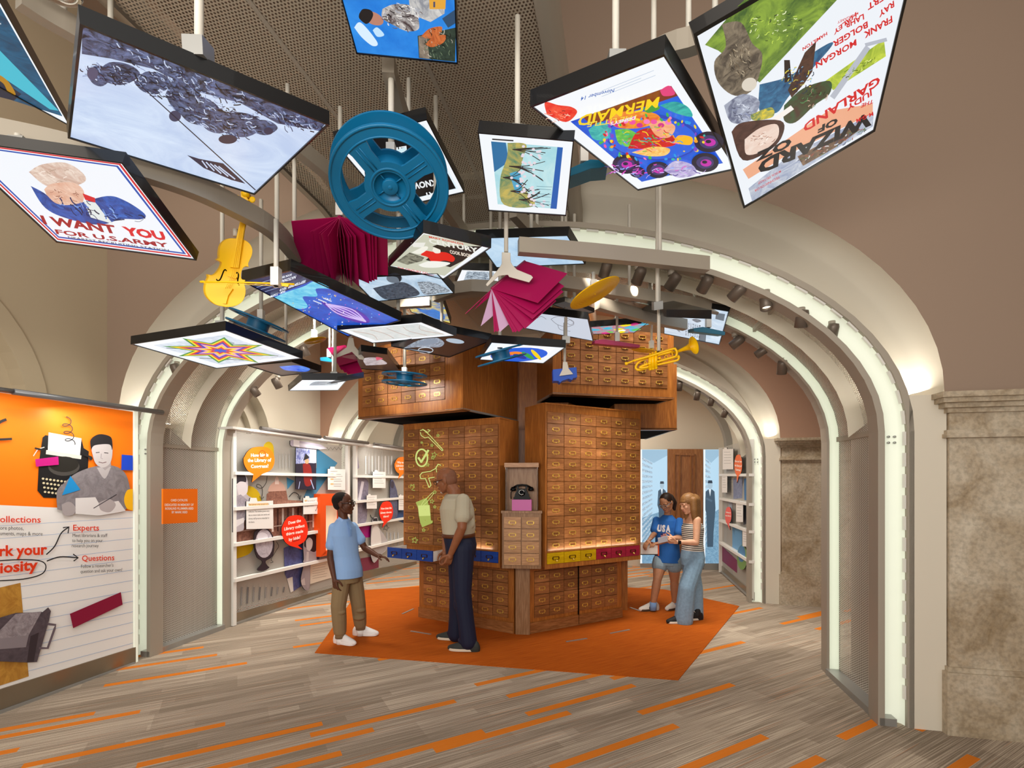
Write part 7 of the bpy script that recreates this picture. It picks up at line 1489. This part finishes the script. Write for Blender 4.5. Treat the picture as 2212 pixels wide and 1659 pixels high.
# -- girl in the blue USA shirt ---------------------------------------------
def girl1():
    D = 6.2; t = thing('person', 'girl in a blue USA t-shirt and denim shorts with hands on the open drawer', 'person', onz(1425, 1322, 0))
    f = Vector((-.62, -.78, 0)).normalized(); r = f.cross(UP); J = lambda x, y, d=D: at(x, y, d)
    pel, wai, che, nb = J(1442, 1204), J(1441, 1172), J(1441, 1138), J(1442, 1112)
    shR, shL = J(1418, 1124, 6.24), J(1468, 1126, 6.10); elR, wrR = J(1414, 1152, 6.18), J(1402, 1167, 6.02); elL, wrL = J(1467, 1160, 6.0), J(1428, 1172, 5.93)
    hR, hL = J(1427, 1212, 6.22), J(1456, 1212, 6.16); kR, kL = J(1420, 1252, 6.14), J(1457, 1254, 6.22); aR, aL = J(1411, 1303, 6.14), J(1458, 1304, 6.26)
    tors = [(pel-UP*.05, .120, .092), (pel+UP*.02, .130, .098), (wai, .108, .084), (che, .122, .090), (che+UP*.08, .108, .070), (nb-UP*.015, .055, .048)]
    hc = J(1439, 1086, 6.15); hf = Vector((-.66, -.58, -.48)); h = .225
    m = MB(); P, hr, hf, hu = head(m, hc, hf, UP+Vector((-.1, 0, 0)), h, .97); loft(m, [(c, a-.01, b-.01) for c, a, b in tors], r, f); chain(m, [nb-UP*.03, nb+UP*.01, P(0, -.12, -.22)], [.048, .044, .044])
    for s_, e_, w_ in ((shR, elR, wrR), (shL, elL, wrL)): chain(m, [s_, e_, e_.lerp(w_, .3), w_], [.042, .032, .033, .022])
    for a_, k_, n_ in ((hR, kR, aR), (hL, kL, aL)): chain(m, [a_, a_.lerp(k_, .5), k_, k_.lerp(n_, .3), n_-UP*.0, n_-UP*.05], [.085, .074, .052, .054, .036, .036])
    hand(m, wrR, (-.5, -.3, -.5), (.1, .2, -1), (.5, -.6, 0), .88, .35); hand(m, wrL, (-.95, -.1, -.15), (.0, .1, -1), (-.2, .6, .3), .88, .3)
    skin_mesh(m, 'body', SK['girl'], t, .0042, 3); face_bits(t, P, h, hr, hf, hu, '#2a1a12', '#a85c50', '#7a8890', -.012, True)
    m = MB(); ellf(m, P(0, -.11, .155), .35*h, .42*h, .375*h, hr, hf, hu); ellf(m, P(0, -.22, -.02), .33*h, .28*h, .30*h, hr, hf, hu)
    b = P(0, -.5, .05); chain(m, [P(0, -.42, .08), b, b+Vector((.05, .03, -.07)), b+Vector((.06, .02, -.15))], [.05, .045, .045, .018]); skin_mesh(m, 'hair', mat('#2b1a12', .55, noise=.25, nscale=120), t, .0045, 2)
    m = MB(); loft(m, [(pel-UP*.055, .165, .125), (pel+UP*.03, .158, .122), (wai, .146, .115)]+[(c, a+.018, b+.02) for c, a, b in tors[3:5]]+[(nb-UP*.02, .075, .062), (nb-UP*.002, .058, .054)], r, f)
    for s_, e_ in ((shR, elR), (shL, elL)): chain(m, [s_, s_.lerp(e_, .4), s_.lerp(e_, .72)], [.048, .052, .060])
    sh = skin_mesh(m, 'tshirt', mat('#2a69b8', .85, bump=.15, nscale=50, name='royal_blue_cotton'), t, .0048, 3)
    fp = che+f*.128; up = UP; A = Art(lambda x, y, e: project(sh, fp+r*(-x)+UP*y, f, e+.005), step=.0006)
    for ch, x0, x1 in (('U', -.075, -.028), ('S', -.022, .022), ('A', .028, .080)): A.text(ch, (x0, -.050), (x1, -.050), .078, '#e9e6e6', up=(0, 1), bold=.07)
    A.poly([(-.035, -.075), (.032, -.075), (.032, -.115), (-.035, -.115)], '#e6dcdc')
    for k in range(4): A.poly([(-.035, -.075-.0115*k), (.032, -.075-.0115*k), (.032, -.081-.0115*k), (-.035, -.081-.0115*k)], '#c23a44')
    A.poly([(-.035, -.075), (-.006, -.075), (-.006, -.096), (-.035, -.096)], '#27386e'); A.build('shirt_print', t)
    m = MB(); loft(m, [(pel-UP*.09, .138, .112), (pel, .148, .112), (pel+UP*.08, .135, .10)], r, f)
    for a_, k_ in ((hR, kR), (hL, kL)): chain(m, [a_, a_.lerp(k_, .22)], [.098, .100])
    skin_mesh(m, 'denim_shorts', mat('#8ea2ad', .85, noise=.1, nscale=60), t, .005, 3)
    for n_ in (aR, aL): m = MB(); m.tube([n_-UP*.085, n_+UP*.015], .041, mat('#7fa0cf', .85), seg=14); m.build('sock', None, t)
    shoe(t, onz(1408, 1319, 0), (-.93, -.30), '#e6e0d6', '#4a3a2e', .24, .046, '#1c1a1c'); shoe(t, onz(1458, 1316, 0), (-.7, -.5), '#e6e0d6', '#4a3a2e', .24, .046)
    m = MB(); m.tube([wrR+Vector((.03*math.cos(a), .022*math.sin(a), .012+.012*math.cos(a))) for a in [2*PI*k/12 for k in range(13)]], .003, mat('#d9dde2', .4), seg=6); m.build('bracelet', None, t)
def project(o, p, n, e):
    # nearest point of the cloth surface seen along its normal direction
    off = offs(o.parent); M = o.data
    if 'bvh' not in CACHE or CACHE['bvh'][0] is not o:
        from mathutils.bvhtree import BVHTree
        CACHE['bvh'] = (o, BVHTree.FromPolygons([v.co for v in M.vertices], [list(q.vertices) for q in M.polygons]))
    hit = CACHE['bvh'][1].ray_cast(p-off+n*.3, -n)[0]
    return (hit+off if hit is not None else p)+n*e
CACHE = {}
girl1()
# -- girl in the striped top -------------------------------------------------
def girl2():
    D = 5.72; t = thing('person', 'girl with long light brown hair, striped top and wide jeans holding a card', 'person', onz(1478, 1345, 0))
    f = Vector((-.92, -.38, 0)).normalized(); r = f.cross(UP); J = lambda x, y, d=D: at(x, y, d)
    pel, wai, che, nb = J(1496, 1204), J(1496, 1170), J(1496, 1140), J(1496, 1112)
    shN, shF = J(1506, 1124, 5.62), J(1484, 1124, 5.86); elN, wrN = J(1504, 1172, 5.56), J(1462, 1171, 5.60); elF, wrF = J(1480, 1166, 5.86), J(1456, 1162, 5.74)
    hN, hF = J(1502, 1214, 5.66), J(1490, 1214, 5.80); kN, kF = J(1484, 1270, 5.62), J(1500, 1270, 5.84); aN, aF = J(1477, 1332, 5.64), J(1500, 1330, 5.86)
    tors = [(pel-UP*.05, .125, .100), (pel+UP*.02, .135, .105), (wai, .112, .085), (che, .125, .092), (che+UP*.075, .115, .075), (nb-UP*.015, .055, .05)]
    hc = J(1486, 1088, 5.70); hf = Vector((-.90, -.20, -.36)); h = .225
    m = MB(); P, hr, hf, hu = head(m, hc, hf, UP+Vector((-.05, 0, 0)), h, .97); loft(m, [(c, a-.01, b-.01) for c, a, b in tors], r, f); chain(m, [nb-UP*.03, nb+UP*.01, P(0, -.12, -.22)], [.046, .043, .043])
    for s_, e_, w_ in ((shN, elN, wrN), (shF, elF, wrF)): chain(m, [s_, s_.lerp(e_, .5), e_, e_.lerp(w_, .3), w_], [.046, .040, .033, .034, .022])
    for a_, k_, n_ in ((hN, kN, aN), (hF, kF, aF)): chain(m, [a_, k_, n_-UP*.03], [.08, .05, .035])
    hand(m, wrN, (-1, -.05, .02), (.0, .5, .8), (0, .2, 1), .88, .5); hand(m, wrF, (-1, -.15, .0), (0, -.5, .6), (0, -.1, 1), .86, .5)
    skin_mesh(m, 'body', SK['fair'], t, .0042, 3); face_bits(t, P, h, hr, hf, hu, '#6b4a2e', '#c07a6c', None, -.012, True)
    m = MB(); ellf(m, P(0, -.10, .16), .36*h, .43*h, .38*h, hr, hf, hu); ellf(m, P(0, .22, .21), .23*h, .125*h, .10*h, hr, hf, hu)
    bk = Vector((-hf.x, -hf.y, 0)).normalized(); c0 = P(0, -.12, 0)
    for s in (-1, 1):
        for k in range(4):
            a = c0+hr*s*(.30-.06*k)*h+bk*(.02+.09*k)*h; chain(m, [a+UP*.03, a-UP*.08+hr*s*.010, a-UP*.17+bk*.01+hr*s*.012, a-UP*.235+bk*.005+hr*s*.006], [.045, .042, .036, .014])
    chain(m, [c0+bk*.22*h+UP*.03, c0+bk*.30*h-UP*.10, c0+bk*.30*h-UP*.20, c0+bk*.28*h-UP*.26], [.075, .068, .058, .02]); skin_mesh(m, 'hair', mat('#8a6238', .5, noise=.25, nscale=90, name='light_brown_hair'), t, .0045, 2)
    mt, nt, b, N, L = newmat('striped_knit'); g = N.new('ShaderNodeNewGeometry'); sp = N.new('ShaderNodeSeparateXYZ'); L.new(g.outputs['Position'], sp.inputs[0])
    w = math_node(N, L, 'GREATER_THAN', math_node(N, L, 'FRACT', math_node(N, L, 'MULTIPLY', sp.outputs[2], 46)), .55); mx = N.new('ShaderNodeMix'); mx.data_type = 'RGBA'; L.new(w, mx.inputs[0]); mx.inputs[6].default_value = hexc('#e9e2d6'); mx.inputs[7].default_value = hexc('#17171a'); L.new(mx.outputs[2], b.inputs['Base Color']); b.inputs['Roughness'].default_value = .9
    m = MB(); loft(m, [(pel+UP*.085, .140, .108), (wai, .126, .098), (che, .139, .106), (che+UP*.05, .118, .088)], r, f)
    for s in (-1, 1): cap(m, che+UP*.05+r*s*.075, nb+r*s*.062-UP*.03, .030, .024)
    skin_mesh(m, 'striped_top', mt, t, .0045, 2)
    m = MB(); loft(m, [(pel-UP*.09, .135, .118), (pel, .150, .118), (wai-UP*.055, .128, .102)], r, f)
    for a_, k_, n_ in ((hN, kN, aN), (hF, kF, aF)): chain(m, [a_, a_.lerp(k_, .5), k_, k_.lerp(n_, .5), n_, n_-UP*.035], [.100, .098, .096, .100, .104, .104])
    skin_mesh(m, 'wide_jeans', mat('#7f9db5', .85, noise=.1, nscale=40, bump=.12, name='pale_denim'), t, .0055, 4)
    shoe(t, onz(1472, 1346, 0), (-.96, -.2), '#1d1d1f', '#ddd6c8', .245, .045); shoe(t, onz(1501, 1340, 0), (-.96, -.2), '#1d1d1f', '#ddd6c8', .245, .045)
    m = MB(); q = wrN+Vector((.022, 0, 0)); m.tube([q-Vector((.012, 0, 0)), q+Vector((.012, 0, 0))], .027, mat('#15151a', .5), seg=14); m.box(q+Vector((0, -.028, 0)), .017, .005, .019, mat('#0c0c10', .2)); m.build('wrist_watch', None, t)
    c = wrN+Vector((-.16, -.01, .03)); m = MB(); m.box(c, .055, .0015, .035, mat('#c9d3e2', .5), Matrix.Rotation(math.radians(20), 3, 'X') @ Matrix.Rotation(math.radians(-14), 3, 'Y')); tag(m.build('catalog_card'), 'small pale card held by the girl in the striped top', 'card')
girl2()
